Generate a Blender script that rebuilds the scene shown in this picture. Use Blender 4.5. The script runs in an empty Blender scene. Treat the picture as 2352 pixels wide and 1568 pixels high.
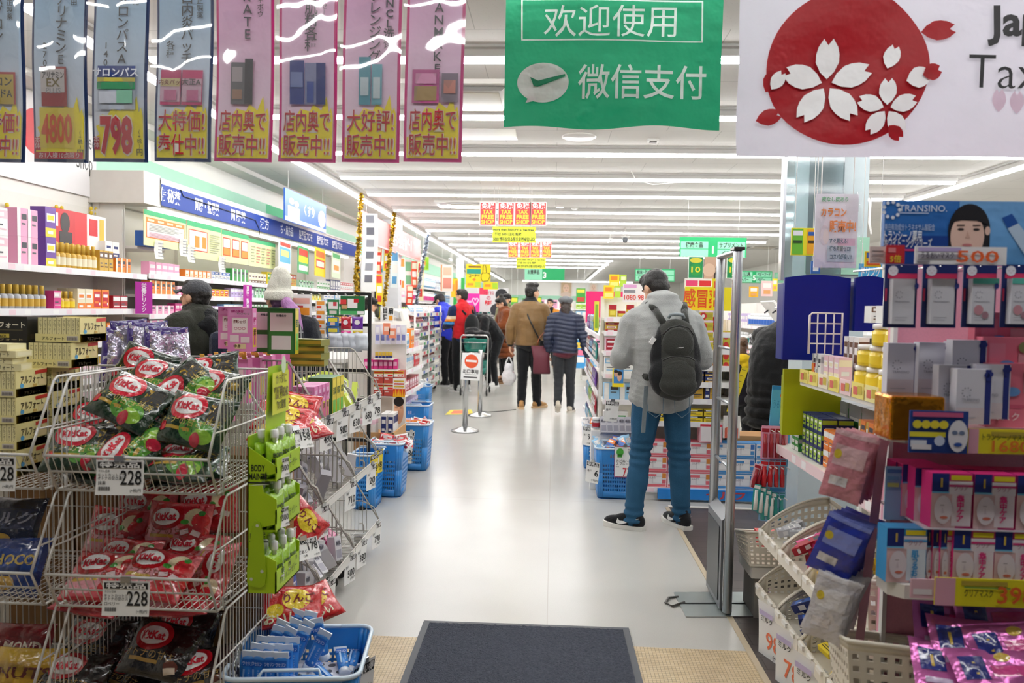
import bpy,bmesh,math,random
from mathutils import Vector,Matrix,Euler,noise as mnoise
PI = math.pi
random.seed(7)
SC = bpy.context.scene
COL = SC.collection
# ------------------------------------------------------------------ camera, world, exposure
FPX,CAMH = 1720.0,1.48
cam_data = bpy.data.cameras.new('camera')
cam = bpy.data.objects.new('camera',cam_data)
COL.objects.link(cam)
CAM_R = (Matrix.Rotation(math.atan(94 / FPX),3,'Z') @ Matrix.Rotation(PI / 2 - math.atan(75.7 / FPX),3,'X') @ Matrix.Rotation(0.018,3,'Z'))
CAM_P = Vector((0,0,CAMH))
cam.matrix_world = Matrix.Translation(CAM_P) @ CAM_R.to_4x4()
cam_data.sensor_width = 36.0
cam_data.lens = 36.0 * FPX / 2352
cam_data.clip_start,cam_data.clip_end = 0.05,200
cam_data.dof.use_dof = True
cam_data.dof.focus_distance = 4.0
cam_data.dof.aperture_fstop = 3.5
SC.camera = cam
world = bpy.data.worlds.new('world')
SC.world = world
world.use_nodes = True
world.node_tree.nodes['Background'].inputs[0].default_value = (0.80,0.86,1.0,1)
world.node_tree.nodes['Background'].inputs[1].default_value = 0.09
SC.view_settings.view_transform = 'Standard'
SC.view_settings.look = 'None'
SC.view_settings.gamma = 1.0
SC.view_settings.use_curve_mapping = False
SC.view_settings.exposure = 0.0
LAMP_POWER = 34.0
SC.cycles.max_bounces = 6
SC.cycles.diffuse_bounces = 4
SC.cycles.glossy_bounces = 3
SC.cycles.transmission_bounces = 4
SC.cycles.transparent_max_bounces = 12
SC.cycles.caustics_reflective = False
SC.cycles.caustics_refractive = False
SC.cycles.sample_clamp_indirect = 6.0
# ------------------------------------------------------------------ from a measured point of the photo to a point of the shop
def ray(px,py):
 return CAM_R @ Vector(((px - 1176) / FPX,(784 - py) / FPX,-1))
def at_y(px,py,Y):
 d = ray(px,py); return CAM_P + d * (Y / d.y)
def at_x(px,py,X):
 d = ray(px,py); return CAM_P + d * (X / d.x)
def at_z(px,py,Z):
 d = ray(px,py); return CAM_P + d * ((Z - CAMH) / d.z)
# ------------------------------------------------------------------ materials
def lin(c):
 return c / 12.92 if c <= 0.04045 else ((c + 0.055) / 1.055) ** 2.4
def rgb(c):
 if isinstance(c,str):
  c = c.lstrip('#'); c = tuple(int(c[i:i + 2],16) / 255 for i in (0,2,4))
 return tuple(lin(v) for v in c) + (1.0,)
_mats = {}
def M(c,rough=0.5,metal=0.0,vary=0.06,scale=12.0,bump=0.0,bscale=30.0,coat=0.0,sheen=0.0,alpha=1.0,trans=0.0,emit=0.0,spec=0.5,sss=0.0):
 """a colour with slight procedural unevenness"""
 key = (c,rough,metal,vary,scale,bump,bscale,coat,sheen,alpha,trans,emit,spec,sss)
 if key in _mats: return _mats[key]
 m = bpy.data.materials.new('mat_' + (c if isinstance(c,str) else '%.2f_%.2f_%.2f' % c).strip('#'))
 m.use_nodes = True
 nt = m.node_tree; N,L = nt.nodes,nt.links
 b = N['Principled BSDF']
 base = rgb(c)
 b.inputs['Roughness'].default_value = rough
 b.inputs['Metallic'].default_value = metal
 b.inputs['Specular IOR Level'].default_value = spec
 b.inputs['Coat Weight'].default_value = coat
 b.inputs['Coat Roughness'].default_value = 0.08
 b.inputs['Sheen Weight'].default_value = sheen
 b.inputs['Transmission Weight'].default_value = trans
 b.inputs['Alpha'].default_value = alpha
 b.inputs['Base Color'].default_value = base
 if emit:
  b.inputs['Emission Color'].default_value = base
  b.inputs['Emission Strength'].default_value = emit
 tc = None
 if vary > 0 or bump > 0:
  tc = N.new('ShaderNodeTexCoord')
 if vary > 0:
  n = N.new('ShaderNodeTexNoise'); n.inputs['Scale'].default_value = scale; n.inputs['Detail'].default_value = 2
  L.new(tc.outputs['Object'],n.inputs['Vector'])
  mr = N.new('ShaderNodeMapRange'); mr.inputs[3].default_value = 1 - vary; mr.inputs[4].default_value = 1 + vary * 0.6
  L.new(n.outputs['Fac'],mr.inputs[0])
  mx = N.new('ShaderNodeVectorMath'); mx.operation = 'SCALE'; mx.inputs[0].default_value = base[:3]
  L.new(mr.outputs[0],mx.inputs['Scale']); L.new(mx.outputs[0],b.inputs['Base Color'])
 if bump > 0:
  n2 = N.new('ShaderNodeTexNoise'); n2.inputs['Scale'].default_value = bscale; n2.inputs['Detail'].default_value = 3
  L.new(tc.outputs['Object'],n2.inputs['Vector'])
  bp = N.new('ShaderNodeBump'); bp.inputs['Strength'].default_value = bump; bp.inputs['Distance'].default_value = 0.02
  L.new(n2.outputs['Fac'],bp.inputs['Height']); L.new(bp.outputs[0],b.inputs['Normal'])
 _mats[key] = m
 return m
def card(c):   return M(c,0.42,vary=0.04,scale=9)             # printed carton
def paper(c):  return M(c,0.6,vary=0.03,scale=6)
def foil(c):   return M(c,0.17,vary=0.12,scale=14,bump=0.75,bscale=24,coat=0.8)   # crinkled printed film
def plastic(c,r=0.35): return M(c,r,vary=0.03,coat=0.15)
def cloth(c,bump=0.25,bs=120): return M(c,0.9,vary=0.15,scale=25,bump=bump,bscale=bs,sheen=0.2,spec=0.2)
def ink(c):    return M(c,0.5,vary=0)
WHITE,BLACK = '#f2f2f0','#141414'
m_white = plastic('#eceae6'); m_wire = M('#d6d4cf',0.35,0.1,vary=0.08,scale=40)
m_shelf = M('#e9e6df',0.4,vary=0.03); m_steel = M('#c4c5c6',0.25,1.0,vary=0.05)
m_chrome = M('#d8d8d8',0.12,1.0,vary=0.0); m_black = plastic('#161616',0.45)
m_alu = M('#b4b7bb',0.32,0.9,vary=0.04); m_skin = M('#d9a98a',0.5,vary=0.08,scale=20)
# ------------------------------------------------------------------ lettering: outlines of the built-in typeface, filled flat
_gl = {}
def glyph(text,bold=0.0):
 k = (text,round(bold,4))
 if k in _gl: return _gl[k]
 cu = bpy.data.curves.new('t','FONT'); cu.body = text; cu.size = 1; cu.offset = bold
 cu.resolution_u = 2; cu.fill_mode = 'FRONT'
 ob = bpy.data.objects.new('t',cu); COL.objects.link(ob)
 bpy.context.view_layer.update()
 dg = bpy.context.evaluated_depsgraph_get()
 me = bpy.data.meshes.new_from_object(ob.evaluated_get(dg))
 vs = [(v.co.x,v.co.y) for v in me.vertices]; fs = [tuple(p.vertices) for p in me.polygons]
 bpy.data.objects.remove(ob); bpy.data.curves.remove(cu); bpy.data.meshes.remove(me)
 if vs:
  xs = [v[0] for v in vs]; ys = [v[1] for v in vs]; bb = (min(xs),min(ys),max(xs),max(ys))
 else: bb = (0,0,0.3,0.7)
 _gl[k] = (vs,fs,bb)
 return _gl[k]
# ------------------------------------------------------------------ mesh builder
class MB:
 def __init__(s):
  s.v = []; s.f = []; s.m = []; s.mats = []; s.T = Matrix.Identity(4); s.sm = []
 def mi(s,mat):
  if mat not in s.mats: s.mats.append(mat)
  return s.mats.index(mat)
 def add(s,vs,fs,mat,smooth=False):
  o = len(s.v); i = s.mi(mat); T = s.T
  s.v.extend([tuple(T @ Vector(p)) for p in vs])
  for f in fs:
   s.f.append(tuple(a + o for a in f)); s.m.append(i); s.sm.append(smooth)
  return s
 def box(s,c,d,mat,rot=None,bev=0.0):
  x,y,z = d[0] / 2,d[1] / 2,d[2] / 2
  R = rot if rot is not None else Matrix.Identity(3)
  if not isinstance(R,Matrix): R = Euler(R).to_matrix()
  C = Vector(c)
  if bev <= 0:
   P = [(-x,-y,-z),(x,-y,-z),(x,y,-z),(-x,y,-z),(-x,-y,z),(x,-y,z),(x,y,z),(-x,y,z)]
   F = [(0,3,2,1),(4,5,6,7),(0,1,5,4),(1,2,6,5),(2,3,7,6),(3,0,4,7)]
   return s.add([C + R @ Vector(p) for p in P],F,mat)
  b = min(bev,x * .9,y * .9,z * .9)
  bm = bmesh.new(); bmesh.ops.create_cube(bm,size=1,matrix=Matrix.Diagonal((2 * x,2 * y,2 * z,1)))
  bmesh.ops.bevel(bm,geom=bm.edges[:],offset=b,segments=2,affect='EDGES',profile=0.5)
  bm.verts.index_update()
  vs = [C + R @ v.co for v in bm.verts]; fs = [tuple(v.index for v in f.verts) for f in bm.faces]
  bm.free()
  return s.add(vs,fs,mat)
 def b2(s,p,q,mat,bev=0.0):
  return s.box([(a + b) / 2 for a,b in zip(p,q)],[abs(b - a) for a,b in zip(p,q)],mat,bev=bev)
 def quad(s,a,b,c,d,mat): return s.add([a,b,c,d],[(0,1,2,3)],mat)
 def prism(s,pts,y0,y1,mat,smooth=False):
  """outline in x,z pushed from y0 to y1"""
  n = len(pts)
  vs = [(p[0],y0,p[1]) for p in pts] + [(p[0],y1,p[1]) for p in pts]
  fs = [tuple(range(n)),tuple(range(2 * n - 1,n - 1,-1))]
  s.add(vs,fs,mat)
  return s.add(vs,[(i,n + i,n + (i + 1) % n,(i + 1) % n) for i in range(n)],mat,smooth)
 def flat(s,pts,y,mat):
  """outline in x,z lying on the plane y"""
  return s.add([(p[0],y,p[1]) for p in pts],[tuple(range(len(pts)))],mat)
 def rect(s,x0,z0,x1,z1,y,mat): return s.flat([(x0,z0),(x1,z0),(x1,z1),(x0,z1)],y,mat)
 def oval(s,x,z,rx,rz,y,mat,n=20,rot=0.0):
  ca,sa = math.cos(rot),math.sin(rot)
  if n >= 40:
   vs = [(x,y,z)] + [(x + rx * i / 12 * math.cos(2 * PI * j / n),y,z + rz * i / 12 * math.sin(2 * PI * j / n)) for i in range(1,13) for j in range(n)]
   return s.add(vs,[(0,1 + j,1 + (j + 1) % n) for j in range(n)] + [(1 + i * n + j,1 + (i + 1) * n + j,1 + (i + 1) * n + (j + 1) % n,1 + i * n + (j + 1) % n) for i in range(11) for j in range(n)],mat)
  return s.flat([(x + rx * math.cos(t) * ca - rz * math.sin(t) * sa,z + rx * math.cos(t) * sa + rz * math.sin(t) * ca) for t in [2 * PI * i / n for i in range(n)]],y,mat)
 def text(s,t,x,z,h,y,mat,bold=0.0,align='l',w=None,fmap=None,shear=0.0):
  """lettering h high on the plane y, reading along +x; w squeezes it to that width"""
  vs,fs,bb = glyph(t,bold)
  if not vs: return s
  k = h / max(0.72,1e-6); W = (bb[2] - bb[0]) * k; sx = 1.0
  if w: sx = w / max(W,1e-6); W = w
  x0 = x - (W / 2 if align == 'c' else W if align == 'r' else 0)
  pts = [(x0 + (p[0] - bb[0]) * k * sx + shear * p[1] * k,y,z + p[1] * k) for p in vs]
  if fmap: pts = [fmap(p) for p in pts]
  return s.add(pts,fs,mat)
 def vtext(s,t,x,z,h,y,mat,bold=0.0,step=1.12,fmap=None):
  for i,ch in enumerate(t):
   if ch == 'ー': ch = '｜'
   if ch != ' ': s.text(ch,x,z - i * h * step - h * .86,h * .8,y,mat,bold,'c',fmap=fmap)
  return s
 def tube(s,pts,r,mat,n=6,closed=False,cap=True):
  P = [Vector(p) for p in pts]; k = len(P)
  if k < 2: return s
  rs = r if isinstance(r,(list,tuple)) else [r] * k
  prev = None; vs = []
  for i in range(k):
   if closed: t = P[(i + 1) % k] - P[i - 1]
   else: t = P[min(i + 1,k - 1)] - P[max(i - 1,0)]
   t = t.normalized() if t.length > 1e-9 else Vector((0,0,1))
   if prev is None:
    a = Vector((0,0,1)) if abs(t.z) < .9 else Vector((1,0,0))
    u = t.cross(a).normalized()
   else:
    u = prev - t * prev.dot(t)
    u = u.normalized() if u.length > 1e-6 else t.orthogonal().normalized()
   prev = u; w = t.cross(u)
   for j in range(n):
    a = 2 * PI * j / n
    vs.append(P[i] + (u * math.cos(a) + w * math.sin(a)) * rs[i])
  fs = []
  for i in range(k if closed else k - 1):
   i2 = (i + 1) % k
   for j in range(n):
    j2 = (j + 1) % n
    fs.append((i * n + j,i2 * n + j,i2 * n + j2,i * n + j2))
  if cap and not closed:
   fs += [tuple(range(n)),tuple(range((k - 1) * n + n - 1,(k - 1) * n - 1,-1))]
  return s.add(vs,fs,mat,n > 4)
 def lathe(s,prof,mat,n=16,o=(0,0,0),sx=1,sy=1,cap=True):
  """prof: (radius, z) from bottom to top"""
  k = len(prof); vs = []
  for r,z in prof:
   for j in range(n):
    a = 2 * PI * j / n; vs.append((o[0] + r * math.cos(a) * sx,o[1] + r * math.sin(a) * sy,o[2] + z))
  fs = [(i * n + j,i * n + (j + 1) % n,(i + 1) * n + (j + 1) % n,(i + 1) * n + j) for i in range(k - 1) for j in range(n)]
  if cap: fs += [tuple(range(n - 1,-1,-1)),tuple(range((k - 1) * n,k * n))]
  return s.add(vs,fs,mat,True)
 def loft(s,rings,mat,n=14,smooth=True):
  """rings: (centre, rx, ry[, yaw]) ellipses, closed at both ends"""
  vs = []
  for q in rings:
   c,rx,ry = Vector(q[0]),q[1],q[2]; yaw = q[3] if len(q) > 3 else 0
   for j in range(n):
    a = 2 * PI * j / n; x,y = rx * math.cos(a),ry * math.sin(a)
    vs.append(c + Vector((x * math.cos(yaw) - y * math.sin(yaw),x * math.sin(yaw) + y * math.cos(yaw),0)))
  k = len(rings)
  fs = [(i * n + j,i * n + (j + 1) % n,(i + 1) * n + (j + 1) % n,(i + 1) * n + j) for i in range(k - 1) for j in range(n)]
  fs += [tuple(range(n - 1,-1,-1)),tuple(range((k - 1) * n,k * n))]
  return s.add(vs,fs,mat,smooth)
 def ball(s,c,r,mat,n=12,k=8,R=None):
  rx,ry,rz = r if isinstance(r,(list,tuple)) else (r,r,r)
  vs = []
  for i in range(k + 1):
   t = -PI / 2 + PI * i / k; ct = max(math.cos(t),0.02)
   for j in range(n):
    a = 2 * PI * j / n
    p = Vector((rx * ct * math.cos(a),ry * ct * math.sin(a),rz * math.sin(t)))
    if R is not None: p = R @ p
    vs.append(p + Vector(c))
  fs = [(i * n + j,i * n + (j + 1) % n,(i + 1) * n + (j + 1) % n,(i + 1) * n + j) for i in range(k) for j in range(n)]
  fs += [tuple(range(n - 1,-1,-1)),tuple(range(k * n,(k + 1) * n))]
  return s.add(vs,fs,mat,True)
 def limb(s,pts,mat,n=10):
  """tapering limb with round ends: pts (position, radius)"""
  for p,r in pts: s.ball(p,r,mat,n,6)
  for (p,r),(q,t) in zip(pts,pts[1:]): s.tube([p,q],[r,t],mat,n)
  return s
 def sheet(s,fn,nu,nv,mat,thick=0.0,smooth=True):
  vs = [fn(i / nu,j / nv) for j in range(nv + 1) for i in range(nu + 1)]; w = nu + 1
  fs = [(j * w + i,j * w + i + 1,(j + 1) * w + i + 1,(j + 1) * w + i) for j in range(nv) for i in range(nu)]
  return s.add(vs,fs,mat,smooth)
 def mesh(s,name='mesh'):
  me = bpy.data.meshes.new(name)
  me.from_pydata(s.v,[],s.f)
  for m in s.mats: me.materials.append(m)
  me.polygons.foreach_set('material_index',s.m)
  me.polygons.foreach_set('use_smooth',s.sm)
  me.update()
  return me
 def build(s,name,parent=None,loc=None,rot=None):
  o = bpy.data.objects.new(name,s.mesh(name)); COL.objects.link(o)
  if parent is not None: o.parent = parent
  if loc is not None: o.location = loc
  if rot is not None: o.rotation_euler = rot
  return o
LABELS = {}
def tag(o,label=None,cat=None,group=None,kind=None):
 if label: o['label'] = label
 if cat: o['category'] = cat
 if group: o['group'] = group
 if kind: o['kind'] = kind
 return o
def thing(name,label,cat,loc=(0,0,0),rot=0.0,group=None):
 o = bpy.data.objects.new(name,None); COL.objects.link(o); o.empty_display_size = 0.1
 o.location = loc; o.rotation_euler = (0,0,rot) if isinstance(rot,(int,float)) else rot
 return tag(o,label,cat,group)
def one(mb,name,label,cat,loc=None,rot=None,group=None):
 """a thing that is a single mesh"""
 if isinstance(rot,(int,float)): rot = (0,0,rot)
 return tag(mb.build(name,None,loc,rot),label,cat,group)
def struct(mb,name,parent=None):
 o = mb.build(name,parent)
 if parent is None: o['kind'] = 'structure'
 return o
def dup(root,loc,rot=None,label=None,group=None,scale=None):
 r = root.copy(); COL.objects.link(r); r.location = loc
 if rot is not None: r.rotation_euler = (0,0,rot) if isinstance(rot,(int,float)) else rot
 if scale is not None: r.scale = (scale,) * 3 if isinstance(scale,(int,float)) else scale
 if label: r['label'] = label
 if group: r['group'] = group
 for ch in list(root.children):
  c = ch.copy(); COL.objects.link(c); c.parent = r
  for g in ch.children:
   d = g.copy(); COL.objects.link(d); d.parent = c
 return r
class Proto:
 """first use moves the built thing itself, later uses copy it"""
 def __init__(s,o): s.o = o; s.used = False; s.lab = o.get('label')
 def put(s,loc,rot=None,label=None,group=None,scale=None):
  if s.used: return dup(s.o,loc,rot,label,group,scale)
  s.used = True; o = s.o; o.location = loc
  if rot is not None: o.rotation_euler = (0,0,rot) if isinstance(rot,(int,float)) else rot
  if scale is not None: o.scale = (scale,) * 3 if isinstance(scale,(int,float)) else scale
  if label: o['label'] = label
  if group: o['group'] = group
  return o
R1 = random.Random(11)
def jit(a): return R1.uniform(-a,a)
def facing(a):
 """rotation for a thing whose front looks down -y so that it looks along angle a instead (radians, 0 = towards -y)"""
 return (0,0,a)
# ------------------------------------------------------------------ the room
CEIL = 2.98; XL = -3.65; XR = 6.6; YB = 40.0; Y0 = -1.2
XW = 0.9            # where the pale floor meets the dark boards
def floor_mat():
 m = bpy.data.materials.new('mat_vinyl'); m.use_nodes = True; nt = m.node_tree; N,L = nt.nodes,nt.links; b = N['Principled BSDF']
 tc = N.new('ShaderNodeTexCoord'); sx = N.new('ShaderNodeSeparateXYZ'); L.new(tc.outputs['Object'],sx.inputs[0])
 n = N.new('ShaderNodeTexNoise'); n.inputs['Scale'].default_value = 1.6; n.inputs['Detail'].default_value = 2; L.new(tc.outputs['Object'],n.inputs['Vector'])
 n3 = N.new('ShaderNodeTexNoise'); n3.inputs['Scale'].default_value = 260; L.new(tc.outputs['Object'],n3.inputs['Vector'])
 cr = N.new('ShaderNodeValToRGB'); cr.color_ramp.elements[0].color = rgb('#bfbeb8'); cr.color_ramp.elements[0].position = .3
 cr.color_ramp.elements[1].color = rgb('#c6c5bf'); cr.color_ramp.elements[1].position = .7; L.new(n.outputs['Fac'],cr.inputs[0])
 mx = N.new('ShaderNodeMixRGB'); mx.blend_type = 'MULTIPLY'; mx.inputs[0].default_value = .18; L.new(cr.outputs[0],mx.inputs[1]); L.new(n3.outputs['Fac'],mx.inputs[2])
 # welded seams every 1.82 m across and along
 def seam(out,step,off):
  a = N.new('ShaderNodeMath'); a.operation = 'ADD'; a.inputs[1].default_value = off; L.new(out,a.inputs[0])
  p = N.new('ShaderNodeMath'); p.operation = 'PINGPONG'; p.inputs[1].default_value = step / 2; L.new(a.outputs[0],p.inputs[0])
  c = N.new('ShaderNodeMath'); c.operation = 'LESS_THAN'; c.inputs[1].default_value = 0.0025; L.new(p.outputs[0],c.inputs[0]); return c
 s1 = seam(sx.outputs[0],1.82,0.0); s2 = seam(sx.outputs[1],5.4,-5.75)
 mxx = N.new('ShaderNodeMath'); mxx.operation = 'MAXIMUM'; L.new(s1.outputs[0],mxx.inputs[0]); L.new(s2.outputs[0],mxx.inputs[1])
 m2 = N.new('ShaderNodeMixRGB'); m2.inputs[2].default_value = rgb('#a5a199'); L.new(mx.outputs[0],m2.inputs[1])
 mm = N.new('ShaderNodeMath'); mm.operation = 'MULTIPLY'; mm.inputs[1].default_value = .6; L.new(mxx.outputs[0],mm.inputs[0]); L.new(mm.outputs[0],m2.inputs[0])
 L.new(m2.outputs[0],b.inputs['Base Color'])
 b.inputs['Roughness'].default_value = .24; b.inputs['Specular IOR Level'].default_value = .42
 return m
def grid_mat(name,ca,cb,grout,sx_,sy_,mortar,rough=.5,offset=0.0,bumpy=.2):
 m = bpy.data.materials.new(name); m.use_nodes = True; nt = m.node_tree; N,L = nt.nodes,nt.links; b = N['Principled BSDF']
 tc = N.new('ShaderNodeTexCoord'); br = N.new('ShaderNodeTexBrick'); L.new(tc.outputs['Object'],br.inputs['Vector'])
 br.inputs['Color1'].default_value = rgb(ca); br.inputs['Color2'].default_value = rgb(cb); br.inputs['Mortar'].default_value = rgb(grout)
 br.inputs['Scale'].default_value = 1; br.inputs['Brick Width'].default_value = sx_; br.inputs['Row Height'].default_value = sy_; br.inputs['Mortar Size'].default_value = mortar
 br.offset = offset; br.squash = 1.0
 n = N.new('ShaderNodeTexNoise'); n.inputs['Scale'].default_value = 5; L.new(tc.outputs['Object'],n.inputs['Vector'])
 mx = N.new('ShaderNodeMixRGB'); mx.blend_type = 'OVERLAY'; mx.inputs[0].default_value = .3; L.new(br.outputs['Color'],mx.inputs[1]); L.new(n.outputs['Fac'],mx.inputs[2])
 L.new(mx.outputs[0],b.inputs['Base Color']); b.inputs['Roughness'].default_value = rough
 bp = N.new('ShaderNodeBump'); bp.inputs['Strength'].default_value = bumpy; bp.inputs['Distance'].default_value = .004; L.new(br.outputs['Fac'],bp.inputs['Height']); bp.invert = True; L.new(bp.outputs[0],b.inputs['Normal'])
 return m
def ceil_mat():
 m = bpy.data.materials.new('mat_ceiling'); m.use_nodes = True; nt = m.node_tree; N,L = nt.nodes,nt.links; b = N['Principled BSDF']
 tc = N.new('ShaderNodeTexCoord'); br = N.new('ShaderNodeTexBrick'); L.new(tc.outputs['Object'],br.inputs['Vector'])
 br.inputs['Color1'].default_value = rgb('#e4e1dc'); br.inputs['Color2'].default_value = rgb('#e1ded9'); br.inputs['Mortar'].default_value = rgb('#c3c0bb')
 br.inputs['Brick Width'].default_value = .91; br.inputs['Row Height'].default_value = .455; br.inputs['Mortar Size'].default_value = .003; br.inputs['Scale'].default_value = 1
 v = N.new('ShaderNodeTexVoronoi'); v.inputs['Scale'].default_value = 60; L.new(tc.outputs['Object'],v.inputs['Vector'])
 c = N.new('ShaderNodeMath'); c.operation = 'LESS_THAN'; c.inputs[1].default_value = .16; L.new(v.outputs['Distance'],c.inputs[0])
 k = N.new('ShaderNodeMath'); k.operation = 'MULTIPLY'; k.inputs[1].default_value = .22; L.new(c.outputs[0],k.inputs[0])
 mx = N.new('ShaderNodeMixRGB'); mx.inputs[2].default_value = rgb('#a7a39d'); L.new(k.outputs[0],mx.inputs[0]); L.new(br.outputs['Color'],mx.inputs[1])
 L.new(mx.outputs[0],b.inputs['Base Color']); b.inputs['Roughness'].default_value = .85
 return m
YM = 3.27      # far edge of the mosaic strip
YD = 5.66      # far edge of the dark boards
mb = MB(); fm = floor_mat()
mb.quad((XL,YM,0),(XW,YM,0),(XW,YB,0),(XL,YB,0),fm); mb.quad((XW,YD,0),(XR,YD,0),(XR,YB,0),(XW,YB,0),fm)
struct(mb,'floor')
mb = MB(); mb.quad((XL,Y0,0),(XW - .0,Y0,0),(XW,YM,0),(XL,YM,0),grid_mat('mat_mosaic','#c8b594','#bfa984','#7d7058',.0158,.0158,.0009,.45)); struct(mb,'floor_mosaic')
mb = MB(); mb.quad((XW,Y0,0),(XR,Y0,0),(XR,YD,0),(XW,YD,0),grid_mat('mat_boards','#4b4442','#433d3b','#2b2725',.92,.115,.0025,.4,.4)); struct(mb,'floor_boards')
mb = MB(); mb.b2((XW - .028,Y0,0.0),(XW,YD,.004),M('#b9ab92',.5)); mb.b2((XW,YD - .0,0),(2.5,YD + .045,.005),M('#d6d2c8',.5)); struct(mb,'trim_floor')
cm = ceil_mat()
mb = MB(); mb.quad((XL,Y0,CEIL),(XL,YB,CEIL),(XR,YB,CEIL),(XR,Y0,CEIL),cm); struct(mb,'ceiling')
wm = M('#efece6',.7,vary=.03,scale=2)
mint,green = M('#a9dcc0',.6),M('#3fb57d',.6)
mb = MB(); mb.b2((XL - .15,Y0,0),(XL,YB,CEIL),wm); struct(mb,'wall_left')
mb = MB(); mb.b2((XL - .15,YB,0),(XR,YB + .15,CEIL),wm); struct(mb,'wall_back')
mb = MB(); mb.b2((XR,Y0,0),(XR + .15,YB,CEIL),wm); struct(mb,'wall_right')
# mint band round the walls, deeper green in its second run
mb = MB(); mb.b2((XL,5.55,2.44),(XL + .012,9.3,2.74),mint); mb.b2((XL,9.3,2.44),(XL + .012,11.6,2.74),green); mb.b2((XL,11.6,2.44),(XL + .012,YB,2.74),mint); struct(mb,'trim_1')
mb = MB(); mb.b2((XL,YB - .012,1.95),(XR,YB,2.2),mint); struct(mb,'trim_2')
# sloping bulkhead where the ceiling meets the left wall
mb = MB(); mb.b2((XL,Y0,CEIL - .05),(XL + .22,YB,CEIL),M('#e3e0da',.8)); struct(mb,'trim_3')
# ------------------------------------------------------------------ lamps of the room: continuous line fittings
m_lamp = M('#ffffff',.5,vary=0,emit=LAMP_POWER); m_house = M('#d5d2ce',.5,vary=.02); m_slot = M('#cfcdca',.6,vary=.02)
def line_lamp(x0,y0,x1,y1,label,group=None,w=.045):
 along_x = abs(x1 - x0) > abs(y1 - y0)
 cx,cy = (x0 + x1) / 2,(y0 + y1) / 2
 l = abs(x1 - x0) if along_x else abs(y1 - y0)
 t = thing('ceiling_lamp',label,'ceiling lamp',(cx,cy,CEIL),0 if along_x else PI / 2,group)
 b = MB(); b.box((0,0,-.008),(l + .06,.18,.016),m_slot); b.box((0,0,-.03),(l + .03,.10,.05),m_house); b.build('housing',t)
 b = MB(); b.box((0,0,-.064),(l,w,.026),m_lamp); b.build('diffuser',t)
 return t
rows_near = [(1.33,-2.6,3.4),(3.05,-2.3,4.28)]
for (y,x0,x1),nm in zip(rows_near,('above the doorway','just inside the doorway')): line_lamp(x0,y,x1,y,'white line lamp across the ceiling, %s' % nm,'line lamps across the ceiling')
rows = [137,270,354,411,450,487,511,532,549.5,564,576,587,597,605,613]
for i,py in enumerate(rows):
 y = at_z(1240,py,CEIL - .06).y
 if py >= 597: x0,x1 = -2.35,1.7
 else: x0,x1 = -2.42,4.28
 nm = ['first','second','third','fourth','fifth','sixth','seventh','eighth','ninth','tenth','eleventh','twelfth','thirteenth','fourteenth','fifteenth'][i]
 line_lamp(x0,y,x1,y,'white line lamp across the ceiling, %s row from the entrance' % nm,'line lamps across the ceiling')
line_lamp(-2.62,3.6,-2.62,39.2,'long white line lamp running along the left side of the ceiling')
line_lamp(4.45,4.0,4.45,10.25,'white line lamp running towards the back at upper right')
line_lamp(1.62,23.0,1.62,38.5,'white line lamp running lengthwise near the back wall')
line_lamp(-1.6,38.6,4.0,38.6,'white line lamp along the top of the back wall')
# ------------------------------------------------------------------ hanging banners at the entrance
def Mprint(c,t=0.35,c2=None,z0=0,z1=1,rough=.5):
 """printed sheet that lets some light through; optional printed fade from c (at z0) to c2 (at z1)"""
 key = ('print',c,t,c2,z0,z1)
 if key in _mats: return _mats[key]
 m = bpy.data.materials.new('mat_print'); m.use_nodes = True; nt = m.node_tree; N,L = nt.nodes,nt.links
 b = N['Principled BSDF']; out = N['Material Output']; b.inputs['Roughness'].default_value = rough
 tr = N.new('ShaderNodeBsdfTranslucent'); mix = N.new('ShaderNodeMixShader'); mix.inputs[0].default_value = t
 tc = N.new('ShaderNodeTexCoord'); n = N.new('ShaderNodeTexNoise'); n.inputs['Scale'].default_value = 8; L.new(tc.outputs['Object'],n.inputs['Vector'])
 cm = N.new('ShaderNodeMixRGB'); cm.inputs[1].default_value = rgb(c); cm.inputs[2].default_value = rgb(c2 or c)
 if c2:
  s = N.new('ShaderNodeSeparateXYZ'); L.new(tc.outputs['Object'],s.inputs[0])
  r = N.new('ShaderNodeMapRange'); r.inputs[1].default_value = z0; r.inputs[2].default_value = z1; L.new(s.outputs[2],r.inputs[0]); L.new(r.outputs[0],cm.inputs[0])
 mul = N.new('ShaderNodeMixRGB'); mul.blend_type = 'MULTIPLY'; mul.inputs[0].default_value = .08; L.new(cm.outputs[0],mul.inputs[1]); L.new(n.outputs['Fac'],mul.inputs[2])
 n5 = N.new('ShaderNodeTexNoise'); n5.inputs['Scale'].default_value = 5; n5.inputs['Detail'].default_value = 4; L.new(tc.outputs['Object'],n5.inputs['Vector']); bp = N.new('ShaderNodeBump'); bp.inputs['Strength'].default_value = .45; bp.inputs['Distance'].default_value = .05; L.new(n5.outputs['Fac'],bp.inputs['Height']); L.new(bp.outputs[0],b.inputs['Normal']); L.new(bp.outputs[0],tr.inputs['Normal'])
 L.new(mul.outputs[0],b.inputs['Base Color']); L.new(mul.outputs[0],tr.inputs[0])
 L.new(b.outputs[0],mix.inputs[1]); L.new(tr.outputs[0],mix.inputs[2]); L.new(mix.outputs[0],out.inputs['Surface'])
 _mats[key] = m; return m
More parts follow.
